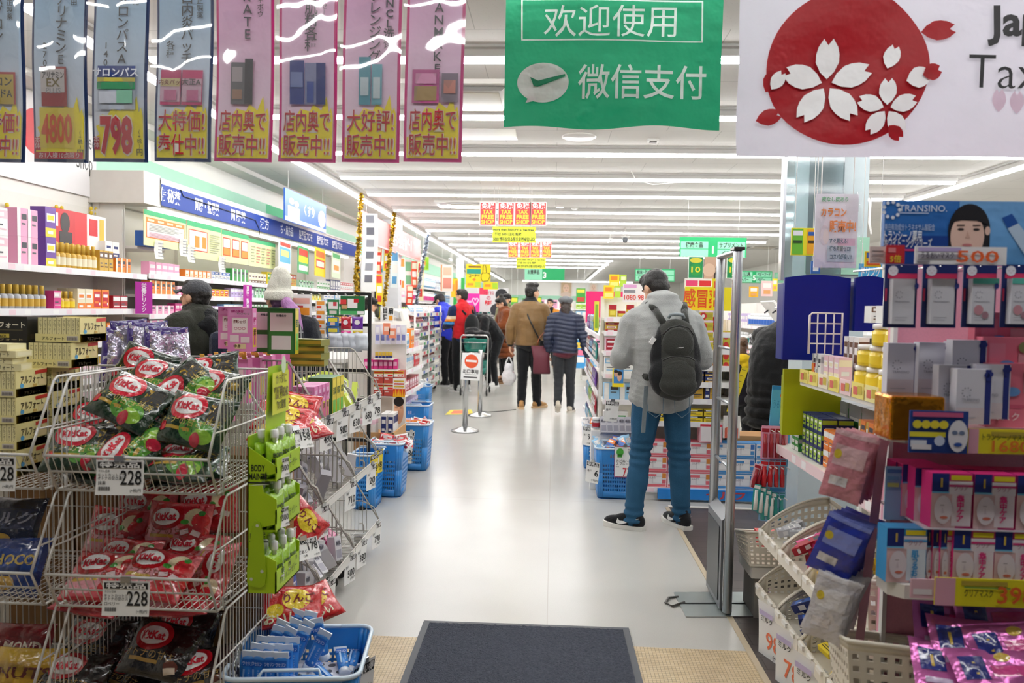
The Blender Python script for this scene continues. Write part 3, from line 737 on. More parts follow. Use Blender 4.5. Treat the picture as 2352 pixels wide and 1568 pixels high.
def red_bag(seed):
 b = Bag(.235,.185,.062,foil('#d9636b'),seed,seal=foil('#b3202c'))
 b.rect(.0,.78,1,.99,foil('#b81c2a'),.0005); b.oval(.3,.36,.3,.28,foil('#e9a3ad'),.0007); b.oval(.78,.3,.26,.3,foil('#c3212d'),.0008)
 logo(b,.33,.7,1.0,ring='#b3121f'); b.oval(.76,.72,.15,.17,foil('#f3dfb8'),.0012); b.oval(.86,.66,.13,.15,foil('#d02a33'),.0016); b.oval(.63,.62,.06,.05,foil('#4a9a3c'),.002)
 b.oval(.86,.8,.05,.05,foil('#3f8b34'),.002); b.text('オトナの甘さ',.36,.42,.022,ink('#8a4a2a'),.0018,.0); b.rect(.13,.3,.5,.36,foil('#d8b24a'),.0014)
 b.rect(.6,.38,.72,.48,foil('#eed3d6'),.002,rot=.4); b.rect(.76,.36,.9,.46,foil('#eed3d6'),.002,rot=-.3); b.oval(.62,.18,.09,.1,foil('#cc2530'),.0018)
 return b.mb
def black_bag(seed):
 b = Bag(.24,.19,.065,foil('#15100f'),seed,seal=foil('#100c0b'))
 logo(b,.36,.68,1.0,ring='#b0101f'); b.text('オトナの甘さ',.4,.36,.022,foil('#b9975a'),.0016,.0); b.rect(.14,.22,.56,.28,foil('#a8843c'),.0012); b.oval(.78,.22,.1,.1,foil('#6d3a2a'),.001); b.rect(.7,.1,.86,.2,foil('#e6d6c0'),.0014,rot=.3)
 return b.mb
def place_bags(maker,kind,places,names,n=3,where='',group=None):
 pr = [Proto(one(maker(i * 1.7 + .4),kind,'x','snack bag')) for i in range(n)]
 for i,(px,py,Y,tilt,roll,yaw) in enumerate(places):
  p = at_y(px,py,Y)
  pr[i % n].put(p,R3(tilt,roll,yaw),names[i],group)
A_W,A_D,A_H = .515,.50,.35
ax = (at_y(86,1066,2.19).x + at_y(494,1066,2.19).x) / 2
yA = 2.19 + .06
for zr,nm in ((1.006,'top'),(.637,'middle'),(.268,'bottom')):
 b = wire_bin('white wire bin at lower left holding %s, %s of its stack' % ({'top': 'green chocolate bags','middle': 'strawberry-red chocolate bags','bottom': 'black chocolate bags'}[nm],nm),A_W,A_D,A_H,0,'stacked wire bins facing the entrance'); b.location = (ax,yA,zr - .12)
 b = wire_bin('white wire bin at the left edge of the picture, %s of its stack' % nm,A_W,A_D,A_H,0,'stacked wire bins facing the entrance'); b.location = (ax - A_W - .045,yA,zr - .12)
for s in (0,-A_W - .045):    # plinths the stacks stand on
 mb = MB()
 for dx in (-.25,.25):
  for y in (.03,.57): mb.box((ax + s + dx,yA + y,.074),(.03,.03,.148),m_wire)
 mb.box((ax + s,yA + .3,.142),(A_W,A_D,.008),m_wire); one(mb,'bin_plinth','low white foot frame under the %s stack of wire bins' % ('sweets' if s == 0 else 'left-edge'),'plinth')
bc = Proto(one(carton(.26,.30,.17,'#8a6238',[(.1,.1,.9,.2,'#7d5730'),(.42,.0,.58,1,'#9c7547')]),'brown_carton','x','box'))
for s in range(4):
 for k in range(3): bc.put((ax + .13 - .27 * s,yA + A_D + .10,.0 + k * .302),0,'brown cardboard carton behind the chocolate bins, column %s, %s' % (['one','two','three','four'][s],['lowest','middle','top'][k]),'brown cartons behind the bins')
G = 'green chocolate bags in the top bin'
place_bags(green_bag,'chocolate_bag',[
 (300,922,2.40,.75,.42,.1),(358,876,2.58,.7,.22,0),(424,902,2.53,.6,-.9,.2),(452,967,2.36,.55,.14,-.1),(494,905,2.55,.5,.15,-.2),
 (195,1030,2.36,.7,.1,.3),(305,1028,2.33,.65,-1.15,0),(425,1060,2.34,1.1,.1,0),(216,985,2.5,.7,.5,.3),(335,985,2.45,.9,.2,0),(330,852,2.72,.4,.3,.0),(478,868,2.72,.5,-.2,0),(250,1078,2.40,1.3,.2,0),(440,1078,2.44,1.3,-.3,0),(400,1015,2.52,1.0,.2,0),(280,1060,2.52,1.2,.5,0)],
 ['green matcha chocolate bag leaning at the upper left of the heap','green chocolate bag behind the front-left one, white logo upright','green chocolate bag showing its gold badge in the heap middle','green chocolate bag leaning at the right of the heap','green chocolate bag against the right wires of the top bin',
 'green chocolate bag at the lower left corner of the top bin','green chocolate bag turned on its side above the price card','green chocolate bag lying flat by the right front lip','green chocolate bag in shade against the left wires','green chocolate bag buried in the middle of the heap','green chocolate bag at the very top back of the heap','green chocolate bag at the back right of the heap','green chocolate bag at the bottom of the bin, left of the card','green chocolate bag at the bottom of the bin, right of the card','green chocolate bag under the right leaning one','green chocolate bag under the sideways one'],group=G)
place_bags(red_bag,'chocolate_bag',[
 (362,1318,2.36,.95,.12,0),(240,1322,2.36,.9,.05,.1),(270,1225,2.62,.35,.08,0),(410,1212,2.6,.35,.03,0),(285,1290,2.5,.8,.05,0),(440,1280,2.55,.7,.1,0),(478,1322,2.46,.8,1.3,-.4),(335,1175,2.74,.2,.1,0),(480,1170,2.74,.2,-.1,0),(225,1368,2.40,1.3,.1,0),(420,1370,2.42,1.3,-.05,0)],
 ['strawberry chocolate bag lying on top at the front, logo bright','strawberry chocolate bag at the front left of the middle bin','strawberry chocolate bag standing at the back left','strawberry chocolate bag standing at the back right','strawberry chocolate bag behind the front left one','strawberry chocolate bag behind the top front one','strawberry chocolate bag on edge by the right wires','strawberry chocolate bag in the dark back, left','strawberry chocolate bag in the dark back, right','strawberry chocolate bag under the left front of the middle bin','strawberry chocolate bag under the right front of the middle bin'],group='red chocolate bags in the middle bin')
place_bags(black_bag,'chocolate_bag',[
 (372,1492,2.42,.75,.14,0),(220,1478,2.55,.75,.12,.1),(425,1455,2.66,.55,.1,0),(255,1430,2.74,.4,.1,0),(170,1560,2.36,.9,.1,.1),(300,1555,2.5,1.0,.3,0),(470,1545,2.4,.9,-.4,-.2)],
 ['black chocolate bag at the front of the bottom bin, logo facing out','black chocolate bag leaning left in the bottom bin','black chocolate bag at the back right of the bottom bin','black chocolate bag at the back left of the bottom bin','black chocolate bag at the bottom left picture edge','black chocolate bag sunk between the others in the bottom bin','black chocolate bag by the right wires of the bottom bin'],group='black chocolate bags in the bottom bin')
# price cards on the lips
for zr,px,l3,lab in ((1.006,275,'抹茶','white 228 price card under the green chocolate bags'),(.637,288,'ロベリー','white 228 price card under the strawberry chocolate bags')):
 c = price_card('price_card',lab,.148,.105,'228',[('ネスレ日本',.05,.66,.05),('キットカットミニ',.04,.53,.075),('オトナの甘さ濃い' if l3 == '抹茶' else 'オトナの甘さスト',.04,.44,.075),(l3,.05,.3,.085)],'特売品',num_h=.42,num_w=.44,num_z=.3,group='price cards on the chocolate bins')
 c.location = (at_y(px,1072,2.17).x,yA - .084,zr - .003); c.rotation_euler = (-.05,-.02,0)
c = price_card('price_card','white price card ending in 8 at the left picture edge',.148,.105,'228',[('チョコ',.05,.5,.08)],'特売品',num_h=.42,num_w=.44,num_z=.3,group='price cards on the chocolate bins')
c.location = (at_y(-18,1062,2.17).x,yA - .084,1.003)
# neighbouring stack: pale yellow biscuit trays, flat packs and dark bags
def biscuit_tray(black=False):
 w,h,d = .165,.088,.155
 if black: mb = carton(w,h,d,'#191713',[(.25,.14,.6,.3,'#c9b64c'),(.1,.44,.9,.47,'#5c5236')],[('アルフォート',.5,.56,.2,'#ece6d2',.02,.92),('BLACK',.43,.16,.1,'#191713'),('アルフォート',.5,.03,.08,'#c9b98a',.0,.8)],side=[(.1,.1,.9,.3,'#3b3424')])
 else:
  mb = MB(); y_ = card('#efe3a0')
  mb.box((0,0,h * .16),(w,d,h * .32),y_); mb.box((0,.004,h * .55),(w * .96,d * .94,h * .82),card('#e9dc95'))
  mb.b2((-w / 2,d / 2 - .004,0),(w / 2,d / 2,h),y_); mb.b2((w / 2 - .004,-d / 2,0),(w / 2,d / 2,h),y_)
  for i in range(9):
   x = -w * .46 + i * w * .105
   mb.b2((x + .001,-d * .47,h * .3),(x + w * .1,-d * .46,h * .98),card('#efe6b0')); mb.b2((x - .0004,-d * .474,h * .3),(x + .0012,-d * .465,h * .98),card('#8f8350')); mb.vtext('アルフォート',x + w * .055,h * .88,h * .11,-d * .472,ink('#5a4a22'),.0,.95)
  mb.text('アルフォート',-w * .1,h * .08,h * .12,-d / 2 - .001,ink('#3a2f14'),.01,'c',w * .5); mb.rect(w * .2,h * .06,w * .45,h * .25,-d / 2 - .001,card('#d8d0c4'))
  for i in range(9): mb.rect(w * .22 + i * w * .024,h * .08,w * .22 + i * w * .024 + w * .012,h * .2,-d / 2 - .0016,ink('#3a2d3a'))
  mb.T = Matrix.Rotation(PI / 2,4,'Z')
  q = -w / 2 - .001
  mb.text('アルフォート',0,h * .5,h * .26,q,ink('#3a2f14'),.02,'c',d * .72); mb.text('アルフォート',0,h * .06,h * .12,q,ink('#3a2f14'),.01,'c',d * .5)
  mb.flat([(d * .1,h * .8),(d * .49,h * .83),(d * .49,h * .98),(d * .1,h * .94)],q,card('#c8382a')); mb.oval(-d * .32,h * .42,.009,.008,q,card('#58a7d6'),14); mb.rect(-.005 + d * .05,h * .34,d * .14,h * .44,q - .0004,card('#cfae58')); mb.rect(d * .2,h * .36,d * .45,h * .6,q - .0003,card('#ead9a0'))
 return mb
tr = Proto(one(biscuit_tray(),'biscuit_tray','x','biscuit box')); bk = Proto(one(biscuit_tray(True),'biscuit_box','x','biscuit box'))
def put_px(proto,px,py,Y,rot=0.0,label=None,group=None,scale=None):
 return proto.put(at_y(px,py,Y),rot,label,group,scale)
bz = 1.006 - .12
GT = 'pale yellow biscuit trays'
tx0,tx1 = at_y(110,1100,2.45).x,at_y(18,1100,2.45).x
for k in range(4):
 z = bz + .003 + k * .0885
 tr.put((tx1,2.46,z),0,'pale yellow tray of biscuit packs, %s in the left column' % ['lowest','second lowest','third','upper'][k],GT)
 if k < 4: tr.put((tx1 + .001,2.64,z),0,'pale yellow tray of biscuit packs behind the left column, %s' % ['lowest','second','third','highest'][k],GT)
fp = Proto(one(carton(.145,.022,.085,'#f0e7b4',[(.05,.2,.5,.8,'#f6efc8')],[('アルフォート',.6,.2,.6,'#4a3b1a',.0,.5)],side=[(.1,.2,.9,.8,'#f6efc8')]),'biscuit_pack','x','biscuit box'))
zt = bz + .003 + 4 * .0885
for k in range(4): fp.put((tx1 - .0 + .01 * (-1) ** k,2.42,zt + k * .0223),.25 - .1 * k,'flat pale yellow biscuit pack, %s of a pile of four' % ['lowest','second','third','topmost'][k],'flat biscuit packs piled on the trays')
tr.put((tx1 + .085,2.62,zt + .0),0,'pale yellow tray of biscuit packs under the topmost one',GT)
tr.put((tx1 + .105,2.64,zt + .0895),0,'pale yellow tray of biscuit packs on top of the heap beside the black box',GT)
bk.put((tx1 - .075,2.64,zt + .0),0,'black biscuit box with cream lettering, lower of two','black biscuit boxes'); bk.put((tx1 - .075,2.62,zt + .0895),0,'black biscuit box with cream lettering on the very top','black biscuit boxes')
def plain_bag(c,c2,t,tc,seed,W=.22,H=.2):
 b = Bag(W,H,.06,foil(c),seed); b.rect(.06,.4,.94,.78,foil(c2),.001); b.text(t,.5,.6,.035,foil(tc),.0024,.03,W * .8); b.oval(.5,.2,.16,.12,foil('#b9923c'),.0014); return b.mb
for (px,py,Y,c,c2,t,tc,lab) in ((20,1205,2.5,'#151b33','#1f2947','ミルク','#8f93a8','dark blue chocolate bag in the left-edge middle bin'),(28,1300,2.42,'#1c3678','#24458f','CHOCO','#c9b060','royal blue chocolate bag with gold seal at the left edge'),(40,1500,2.45,'#8f1a22','#7a1119','ALMOND','#ece2cc','dark red almond chocolate bag at lower left'),(60,1560,2.36,'#caa32c','#b8901f','NUTS','#6b2a1a','gold foil bag at the bottom left corner')):
 one(plain_bag(c,c2,t,tc,px * .1),'chocolate_bag',lab,'snack bag',at_y(px,py,Y),R3(.5,.05,.15))
# ------------------------------------------------------------------ bins facing the aisle
AX = -1.03; Z_RIM = (.965,.575,.19); a_w = .545
cols = (3.045,3.60,4.155)
m_rust = M('#b9b6ae',.4,.2,vary=.12,scale=40)
for ci,cy in enumerate(cols):
 for zi,zr in enumerate(Z_RIM):
  b = wire_bin('grey wire bin facing the aisle, %s level, %s from the entrance' % (['top','middle','bottom'][zi],['first','second','third'][ci]),a_w,.50,.33,0,'wire bins facing the aisle',lip=.07,lean=.05,setback=.12,mat=m_rust)
  b.location = (AX - .05,cy,zr - .07); b.rotation_euler = (0,0,PI / 2)
  mb = MB(); mb.b2((-a_w / 2,-.054,.035),(a_w / 2,-.049,.075),M('#d9d7d0',.3,vary=.05,alpha=1)); mb.build('label_strip',b)
for ci,cy in enumerate(cols):   # castors
 for k,y in enumerate((cy - .2,cy + .2)):
  t = thing('castor','black castor under the aisle bins, %s column, %s one' % (['first','second','third'][ci],['near','far'][k]),'castor',(AX - .1,y,0),group='castors under the aisle bins')
  mb = MB(); mb.T = Matrix.Translation((0,0,.035)) @ Matrix.Rotation(PI / 2,4,'X'); mb.lathe([(.028,-.012),(.035,-.009),(.035,.009),(.028,.012)],m_black,16); mb.build('wheel',t)
  mb = MB(); mb.box((0,.015,.06),(.03,.003,.06),m_steel); mb.box((0,-.015,.06),(.03,.003,.06),m_steel); mb.box((0,0,.095),(.05,.05,.035),m_steel); mb.build('fork',t)
# cards on these bins
def aisle_card(Y,z,num,lab,w=.11,h=.15,head='お買い得',pc='#f4f4f2',lean=.25,x=None,nh=.26):
 c = price_card('price_card',lab,w,h,num,[('各種',.1,.55,.08)],head,num_h=nh,num_w=.62,num_x=.92,num_z=.22,paper_c=pc,bar=False,group='price cards along the aisle bins')
 c.location = (AX + .012 if x is None else x,Y,z); c.rotation_euler = R3(-.08,0,PI / 2 - lean); return c
for Y,z,num,lab in ((3.36,.965,'498','white 498 price card on the top aisle bin'),(3.62,.965,'980','white price card hanging beside the 498 card, further along'),(3.86,.965,'630','white price card near the middle of the top aisle rail'),(4.12,.965,'680','small white price card towards the far end of the top aisle rail'),(4.33,.965,'78','white price card at the far end of the top aisle rail'),
     (3.30,.575,'198','white 198 price card on the middle aisle rail'),(3.78,.575,'710','white price card on the middle aisle rail, further along'),(4.22,.575,'20','large white price card at the far end of the middle aisle rail'),
     (3.10,.19,'398','white 398 price card on the lowest aisle rail, near end'),(3.42,.19,'128','white price card on the lowest aisle rail beside a castor'),(3.78,.19,'500','white price card on the lowest aisle rail, third along'),(4.02,.19,'380','white price card on the lowest aisle rail, fourth along'),(4.36,.19,'798','white price card at the far end of the lowest aisle rail')):
 aisle_card(Y,z,num,lab)
for k,(Y,n) in enumerate(((4.28,'78'),(4.40,'78'))): aisle_card(Y,.62,n,'yellow 78 price card, %s of a pair by the blue baskets' % ['near one','far one'][k],.10,.14,pc='#f0d82a',head='特価')
for px0,py0,num,t1,lab in ((655,985,'158','りんごミニ','white 158 price card under the red sweets bags'),(672,1238,'178','りんごあじ','white 178 price card beside the green gel stand')):
 c = price_card('price_card',lab,.125,.075,num,[(t1,.06,.34,.13),('13本',.4,.14,.1)],'お買い得品',num_h=.4,num_w=.34,num_z=.4,bar=False,group='price cards along the aisle bins')
 p = at_y(px0 + 25,py0,2.72); c.location = p; c.rotation_euler = R3(.35,-.0,.95)
# goods in the aisle bins
def red_sweets(seed):
 b = Bag(.22,.17,.06,foil('#c61a20'),seed,seal=foil('#a8141a')); b.oval(.55,.6,.24,.27,foil('#ecd02c'),.001); b.oval(.2,.36,.14,.16,foil('#ecd02c'),.001); b.text('りんご',.6,.62,.03,ink('#7a1a10'),.002,.03); b.text('おいしい',.4,.18,.03,foil('#f1e8c0'),.002,.03); return b.mb
place_bags(red_sweets,'sweets_bag',[(650,962,2.95,.9,.3,.4),(690,985,2.98,1.2,-.2,.6),(640,990,2.9,1.3,.1,.3),(672,940,3.1,.6,.2,.3),(672,1392,2.72,.8,.12,.5),(716,1392,2.9,.9,-.2,.7),(690,1200,3.0,.35,.9,.8)],
 ['red sweets bag in the top aisle bin, left','red sweets bag in the top aisle bin at the rail','red sweets bag beside the green stand header','red sweets bag at the back of the top aisle bin','red bag with yellow rounds above the blue basket','red sweets bag by the lowest aisle rail','red pouch standing in the middle aisle bin'],group='red sweets bags in the aisle bins')
def pink_box_mb():
 w,h,d = .105,.19,.05
 return carton(w,h,d,'#e58fc4',[(.06,.82,.94,.97,'#e79ccb'),(.18,.42,.82,.78,'#f3e3dd'),(.22,.45,.78,.75,'#f7f0ea'),(.3,.06,.74,.18,'#e6d9a4'),(.1,.22,.46,.38,'#efe2df'),(.54,.2,.9,.34,'#efe2df')],
  [('5種の美容',.4,.9,.05,'#b5307e',.02,.5),('キャンペーン',.64,.85,.045,'#3f8a4a',.01,.5),('酵素シェイク',.5,.66,.06,'#7a3328',.02,.5),('中身',.4,.09,.06,'#5a4a20'),('○○○',.5,.5,.06,'#c23a6a',.0,.45)],
  side=[(.0,.0,1,1,'#ea86c0'),(.1,.1,.9,.55,'#ecd84a'),(.16,.62,.84,.9,'#f2bfe0'),(.3,.15,.7,.5,'#d94f9f')],stexts=[('酵',.5,.66,.12,'#c2267f'),('素',.5,.38,.12,'#6a3a12')])
pk = Proto(one(pink_box_mb(),'diet_drink_box','x','box'))
GP = 'pink diet drink boxes in the aisle bins'
# tops of two standing on the heap
for k,(px,py,Y) in enumerate(((534,800,3.2),(556,806,3.12))): put_px(pk,px,py,Y,.05,'pink diet drink box standing on top of the pile, %s' % ['behind','in front'][k],GP,(1,1,.96))
pkflap = Proto(one(carton(.105,.19,.05,'#e58fc4',[(.18,.42,.82,.78,'#f3e3dd'),(.1,.2,.46,.36,'#efe2df')],[('酵素',.5,.56,.1,'#7a3328')],side=[(0,0,1,1,'#ea86c0'),(.1,.1,.9,.55,'#ecd84a')],top='#efd3e2'),'diet_drink_box','x','box'))
flap = MB()
for i in range(3): flap.box((-.035 + i * .035,-.02,.2),(.02,.002,.022),card('#f0a7c0' if i % 2 else '#f2cf52'),rot=(.5,0,0))
flap.build('torn_flap',pkflap.o)
# rows filling the top bins: along Y columns, several deep
for r in range(3):
 for c in range(5):
  x,y = AX - .16 - r * .115,3.18 + c * .135
  if r == 0 and c < 1: continue
  if r == 0 and c > 2: continue
  if r: pkflap.put((x - .06,y,1.0 + .05 * (r > 0)),.0 + jit(.03),'pink diet drink box with torn open top, in row %s of the top aisle bins' % ['one','two','three'][r],GP)
for c in range(4): pkflap.put((AX - .62 + .118 * c,2.84 + .02 * (c % 2),1.02),jit(.02),'pink diet drink box in the back row behind the green bags, %s from the left' % ['first','second','third','fourth'][c],GP)
for c in range(4): pk.put((AX - .10,3.36 + c * .058,.925),.0,'pink diet drink box in the row of four at the top aisle rail, %s' % ['nearest','second','third','farthest'][c],GP)
for k in range(4): pk.put((AX - .24 - .02 * (k % 2),3.25 + k * .07,.905),.1,'small pink box behind the red sweets bags, %s of four' % ['first','second','third','last'][k],GP,(.9,.9,.75))
gb = Proto(one(carton(.12,.2,.06,'#2f6b2d',[(.06,.06,.94,.94,'#3c7f34'),(.1,.5,.9,.9,'#efe9df'),(.15,.1,.85,.4,'#dfe0d8')],[('栄養成分',.5,.82,.04,'#333333')],side=[(0,0,1,1,'#d9c62a'),(.1,.55,.9,.95,'#e8d640'),(.15,.08,.85,.45,'#6fbf4a')],stexts=[('若葉',.5,.6,.14,'#1c4a20',0,.7)]),'barley_grass_box','x','box'))
for k,(px,py,Y,l) in enumerate(((614,808,3.3,'green barley-grass box on the pile, nutrition panel facing out, left'),(650,812,3.24,'green barley-grass box on the pile, nutrition panel facing out, right'))): put_px(gb,px,py,Y,.1,l,'green barley-grass boxes')
for k in range(3): gb.put((AX - .10,3.62 + k * .066,.925),0.0,'yellow-green barley-grass box at the top aisle rail, %s' % ['nearest','middle','farthest'][k],'green barley-grass boxes')
sl = Proto(one(carton(.15,.03,.1,'#8a8a38',[(0,.3,1,.8,'#cfae40')],[]),'flat_box','x','box'))
for k in range(4): sl.put((at_y(712,812,3.4).x,3.4,1.2 + k * .031),.1 * (-1) ** k,'flat olive and yellow box, %s of the pile behind the pink boxes' % ['lowest','second','third','topmost'][k],'flat olive boxes')
# mixed goods lower down in the aisle bins: each its own
lw = [('silver_carton','silver-grey cosmetic carton','#b4b3bb','#8d8c98',(.05,.14,.05)),('white_carton','white slim cosmetic carton','#e7e6ea','#b8b7c4',(.05,.12,.05)),('pink_carton','magenta hair-clip packet','#b83a72','#e19ab8',(.07,.12,.03)),('blue_sachet','blue and white snack sachet','#2a3f9c','#e8e3f2',(.09,.14,.03)),('lime_packet','lime green packet','#cfe05a','#f2f2e0',(.08,.12,.03))]
protos = {n: Proto(one(carton(s[0],s[1],s[2],c,[(.1,.1,.9,.45,c2),(.2,.6,.8,.85,c2)],[('美肌',.5,.66,.12,'#444450')],side=[(.1,.1,.9,.9,c2)]),n,'x','box')) for n,l,c,c2,s in lw}
def scatter(n,lab,place,boxes,tilt=.6):
 for i,(x,y,z) in enumerate(boxes):
  protos[n].put((x,y,z),R3(jit(tilt) + .35,jit(tilt),PI / 2 + jit(.5)),'%s %s' % (lab,place),'goods loose in the aisle bins: ' + lab + ' ' + place)
scatter('silver_carton','silver-grey cosmetic carton','loose in the middle aisle bins',[(AX - .12 - .09 * (i % 4),3.12 + .085 * (i // 2),.53 + .03 * (i % 4)) for i in range(16)])
scatter('pink_carton','magenta hair-clip packet','in the lowest aisle bins',[(AX - .16 - .08 * (i % 3),3.7 + .09 * (i // 2),.18 + .04 * (i % 3)) for i in range(12)])
scatter('white_carton','white slim cosmetic carton','tumbled at the lowest aisle rail',[(AX - .08 - .07 * (i % 3),3.28 + .075 * (i // 2),.15 + .03 * (i % 3)) for i in range(16)])
scatter('white_carton','white slim cosmetic carton','in the far middle aisle bin',[(AX - .1 - .08 * (i % 3),3.9 + .07 * (i // 2),.53 + .03 * (i % 3)) for i in range(12)])
scatter('lime_packet','lime green packet','at the far end of the top aisle bins',[(AX - .1 - .08 * (i % 3),3.92 + .07 * (i // 2),.92 + .03 * (i % 3)) for i in range(12)])
scatter('blue_sachet','blue and white snack sachet','leaning at the lowest bin near the green stand',[(AX - .06 - .05 * (i % 3),2.86 + .06 * (i // 2),.17 + .06 * (i % 3)) for i in range(10)],.25)
scatter('blue_sachet','blue and white snack sachet','in the first middle aisle bin',[(AX - .1 - .06 * (i % 2),2.84 + .06 * (i // 2),.56 + .05 * (i % 2)) for i in range(6)],.25)
# purple and silver pouches standing behind the yellow trays, in a further wire bin
for k,x in enumerate((-2.44,-1.89)):
 b = wire_bin('white wire bin in the second row with its back rail showing, %s' % ['left','right'][k],.52,.5,.35,0,'wire bins in the second row'); b.location = (x,3.0 + .05 * k,.87)
 mb = MB(); mb.box((x,3.25 + .05 * k,.43),(.5,.48,.86),M('#bdbab3',.6)); one(mb,'rack_plinth','plain pale plinth under the second-row wire bin, %s' % ['left','right'][k],'plinth')
def pouch(seed):
 b = Bag(.15,.24,.05,M('#c2bfd0',.2,.75,vary=.15,bump=.8,bscale=18),seed,wr=.7); b.rect(0,0,.14,1,foil('#3c2a78'),.001); b.rect(.0,.9,1,1,foil('#3c2a78'),.0014); b.rect(.3,.2,.6,.4,foil('#8f86b4'),.001); return b.mb
pp = [Proto(one(pouch(i * 2.1),'foil_pouch','x','pouch')) for i in range(2)]
for i,(px,py,l) in enumerate(((275,815,'dark purple foil pouch at the left of the pouch row'),(302,795,'tall silver and purple foil pouch, second in the row'),(332,800,'silver and purple foil pouch, third in the row'),(350,800,'silver and purple foil pouch, fourth in the row'),(370,810,'silver and purple foil pouch, fifth in the row'),(398,815,'silver foil pouch with purple top at the right of the row'))): pp[i % 2].put(at_y(px,py,3.2 + .03 * (i % 2)),R3(.12,.08 * (-1) ** i,.7),l,'foil pouches standing in the second row')
# ------------------------------------------------------------------ green gel stand hung on the side of the bins
GX0,GX1,gy0,gy1,gz0,gz1 = -.915,-.825,2.2,2.41,.60,1.05
t = thing('gel_stand','lime green cardboard stand of gel pouches hung beside the chocolate bins','display stand',((GX0 + GX1) / 2,(gy0 + gy1) / 2,gz0))
O = t.location.copy(); m_lime = card('#a9cc12')
def rel(x,y,z): return (x - O.x,y - O.y,z - O.z)
mb = MB()
mb.b2(rel(GX0,gy0,gz0),rel(GX0 + .004,gy1,gz1 + .03),m_lime)                                      # back
for y in (gy0,gy1 - .004):                                                                              # sides with stepped front edge
 P = [(GX0,gz0),(GX1,gz0),(GX1,gz0 + .1),(GX1 - .045,gz0 + .12),(GX1 - .055,gz0 + .2),(GX1,gz0 + .215),(GX1,gz0 + .29),(GX1 - .04,gz0 + .31),(GX1 - .05,gz0 + .36),(GX1,gz0 + .37),(GX1,gz1 - .06),(GX0,gz1)]
 mb.prism([(p[0] - O.x,p[1] - O.z) for p in P],y - O.y,y + .004 - O.y,m_lime)
mb.build('side_panels',t)
mb = MB(); y = gy0 - O.y - .001
for zc,k in ((gz0 + .375,1.0),(gz0 + .19,.85)):
 mb.text('BODY',-.012,zc - O.z,.020 * k,y,ink('#20241a'),.02,'c',.042 * k); mb.text('MAINTÉ',-.012,zc - O.z - .026 * k,.020 * k,y,ink('#20241a'),.02,'c',.056 * k)
 mb.rect(-.04 * k - .004,zc - O.z - .038 * k,.03 * k - .004,zc - O.z - .033 * k,y,ink('#20241a')); mb.flat([(-.04 * k - .004,zc - O.z - .045 * k),(.03 * k - .004,zc - O.z - .039 * k),(-.01,zc - O.z - .040 * k)],y,ink('#f2f4ea'))
mb.build('side_print',t)
br = MB(); br.prism([(-.044 + .001,.03),(-.03,.022),(.0,.02),(.012,.03),(.016,.06),(.004,.19),(-.004,.22),(-.02,.225),(-.03,.2),(-.044,.07)],y - .004,y - .001,M('#9dbf10',.5));
for px_,pz_ in ((-.012,.21),(-.03,.045),(.003,.07)): br.oval(px_,pz_,.005,.005,y - .005,plastic('#cfd4c0'),12)
br.build('hanging_bracket',t)
for k,z in enumerate((gz0,gz0 + .19,gz0 + .345)):
 s = MB(); s.b2(rel(GX0,gy0 + .004,z),rel(GX1,gy1 - .004,z + .004),m_lime); s.b2(rel(GX1 - .004,gy0,z),rel(GX1,gy1,z + .068),m_lime)
 s.T = Matrix.Translation((GX1 - O.x + .0008,0,0)) @ Matrix.Rotation(PI / 2,4,'Z'); s.text('ボディメンテ ゼリー',0,z - O.z + .022,.02,0,ink('#3b4a10'),.01,'c',.15); s.build('tray',t)
 if k < 2 or 1:
  c = price_card('price_card','small white 300 price tag on the %s tier of the green stand' % ['bottom','middle','upper'][k],.05,.06,'300',[('ゼリー',.1,.55,.1)],'特価',num_h=.3,num_w=.6,bar=False,frame=False,group='price tags on the green gel stand')
  c.location = (GX1 + .006,gy0 + .05,z + .062); c.rotation_euler = R3(0,0,1.2)
  if k == 0: bpy.data.objects.remove(c.children[0]); bpy.data.objects.remove(c)
hd = MB(); hd.sheet(lambda u,v: (.0 + .01 * v,-.085 + .17 * u,.44 + .25 * v),4,6,m_lime)
hd.T = Matrix.Translation((.006,0,0)) @ Matrix.Rotation(PI / 2 ,4,'Z')
hd.rect(-.07,.54,.07,.67,-.012,card('#d8dd3a')); hd.text('カラダに',0,.635,.024,-.014,ink('#7a7320'),.02,'c',.09); hd.text('乳酸菌B240',0,.59,.03,-.014,ink('#6b5a1a'),.03,'c',.12); hd.text('飲む習慣',0,.555,.022,-.014,ink('#55501a'),.02,'c',.08)
for dx in (-.03,.02): hd.oval(dx,.475,.016,.02,-.012,card('#eef0e4'),12)
hd.oval(.02,.69,.02,.028,-.014,card('#cfe3c0'),12)
hd.build('header_card',t)
def gel_pouch():
 t = thing('gel_pouch','x','gel pouch'); b = Bag(.075,.11,.034,foil('#9ccc1e'),1.3,nu=14,nv=14); b.text('BODY',.5,.62,.014,ink('#20241a'),.002,.03,.052); b.text('MAINTÉ',.5,.46,.014,ink('#20241a'),.002,.03,.06); b.rect(.1,.27,.9,.33,foil('#f0f2ea'),.0014)
 b.mb.v = [(x,y,z + .055) for x,y,z in b.mb.v]; b.mb.build('body',t)
 c = MB(); c.lathe([(.007,.105),(.007,.118),(.011,.119),(.012,.122),(.012,.142),(.009,.146)],plastic('#eef0ee'),14); c.build('cap',t); return t
gp = Proto(gel_pouch())
for k,z in enumerate((gz0 + .005,gz0 + .195,gz0 + .35)):
 for i in range(3):
  for j in range(2):
   gp.put((GX1 - .02 - .036 * j,gy0 + .042 + .06 * i,z),R3(jit(.08),jit(.05),PI / 2 - .35 + jit(.15)),'lime gel pouch with white cap on the %s tier of the green stand' % ['lowest','middle','upper'][k],'gel pouches on the %s tier' % ['lowest','middle','upper'][k])
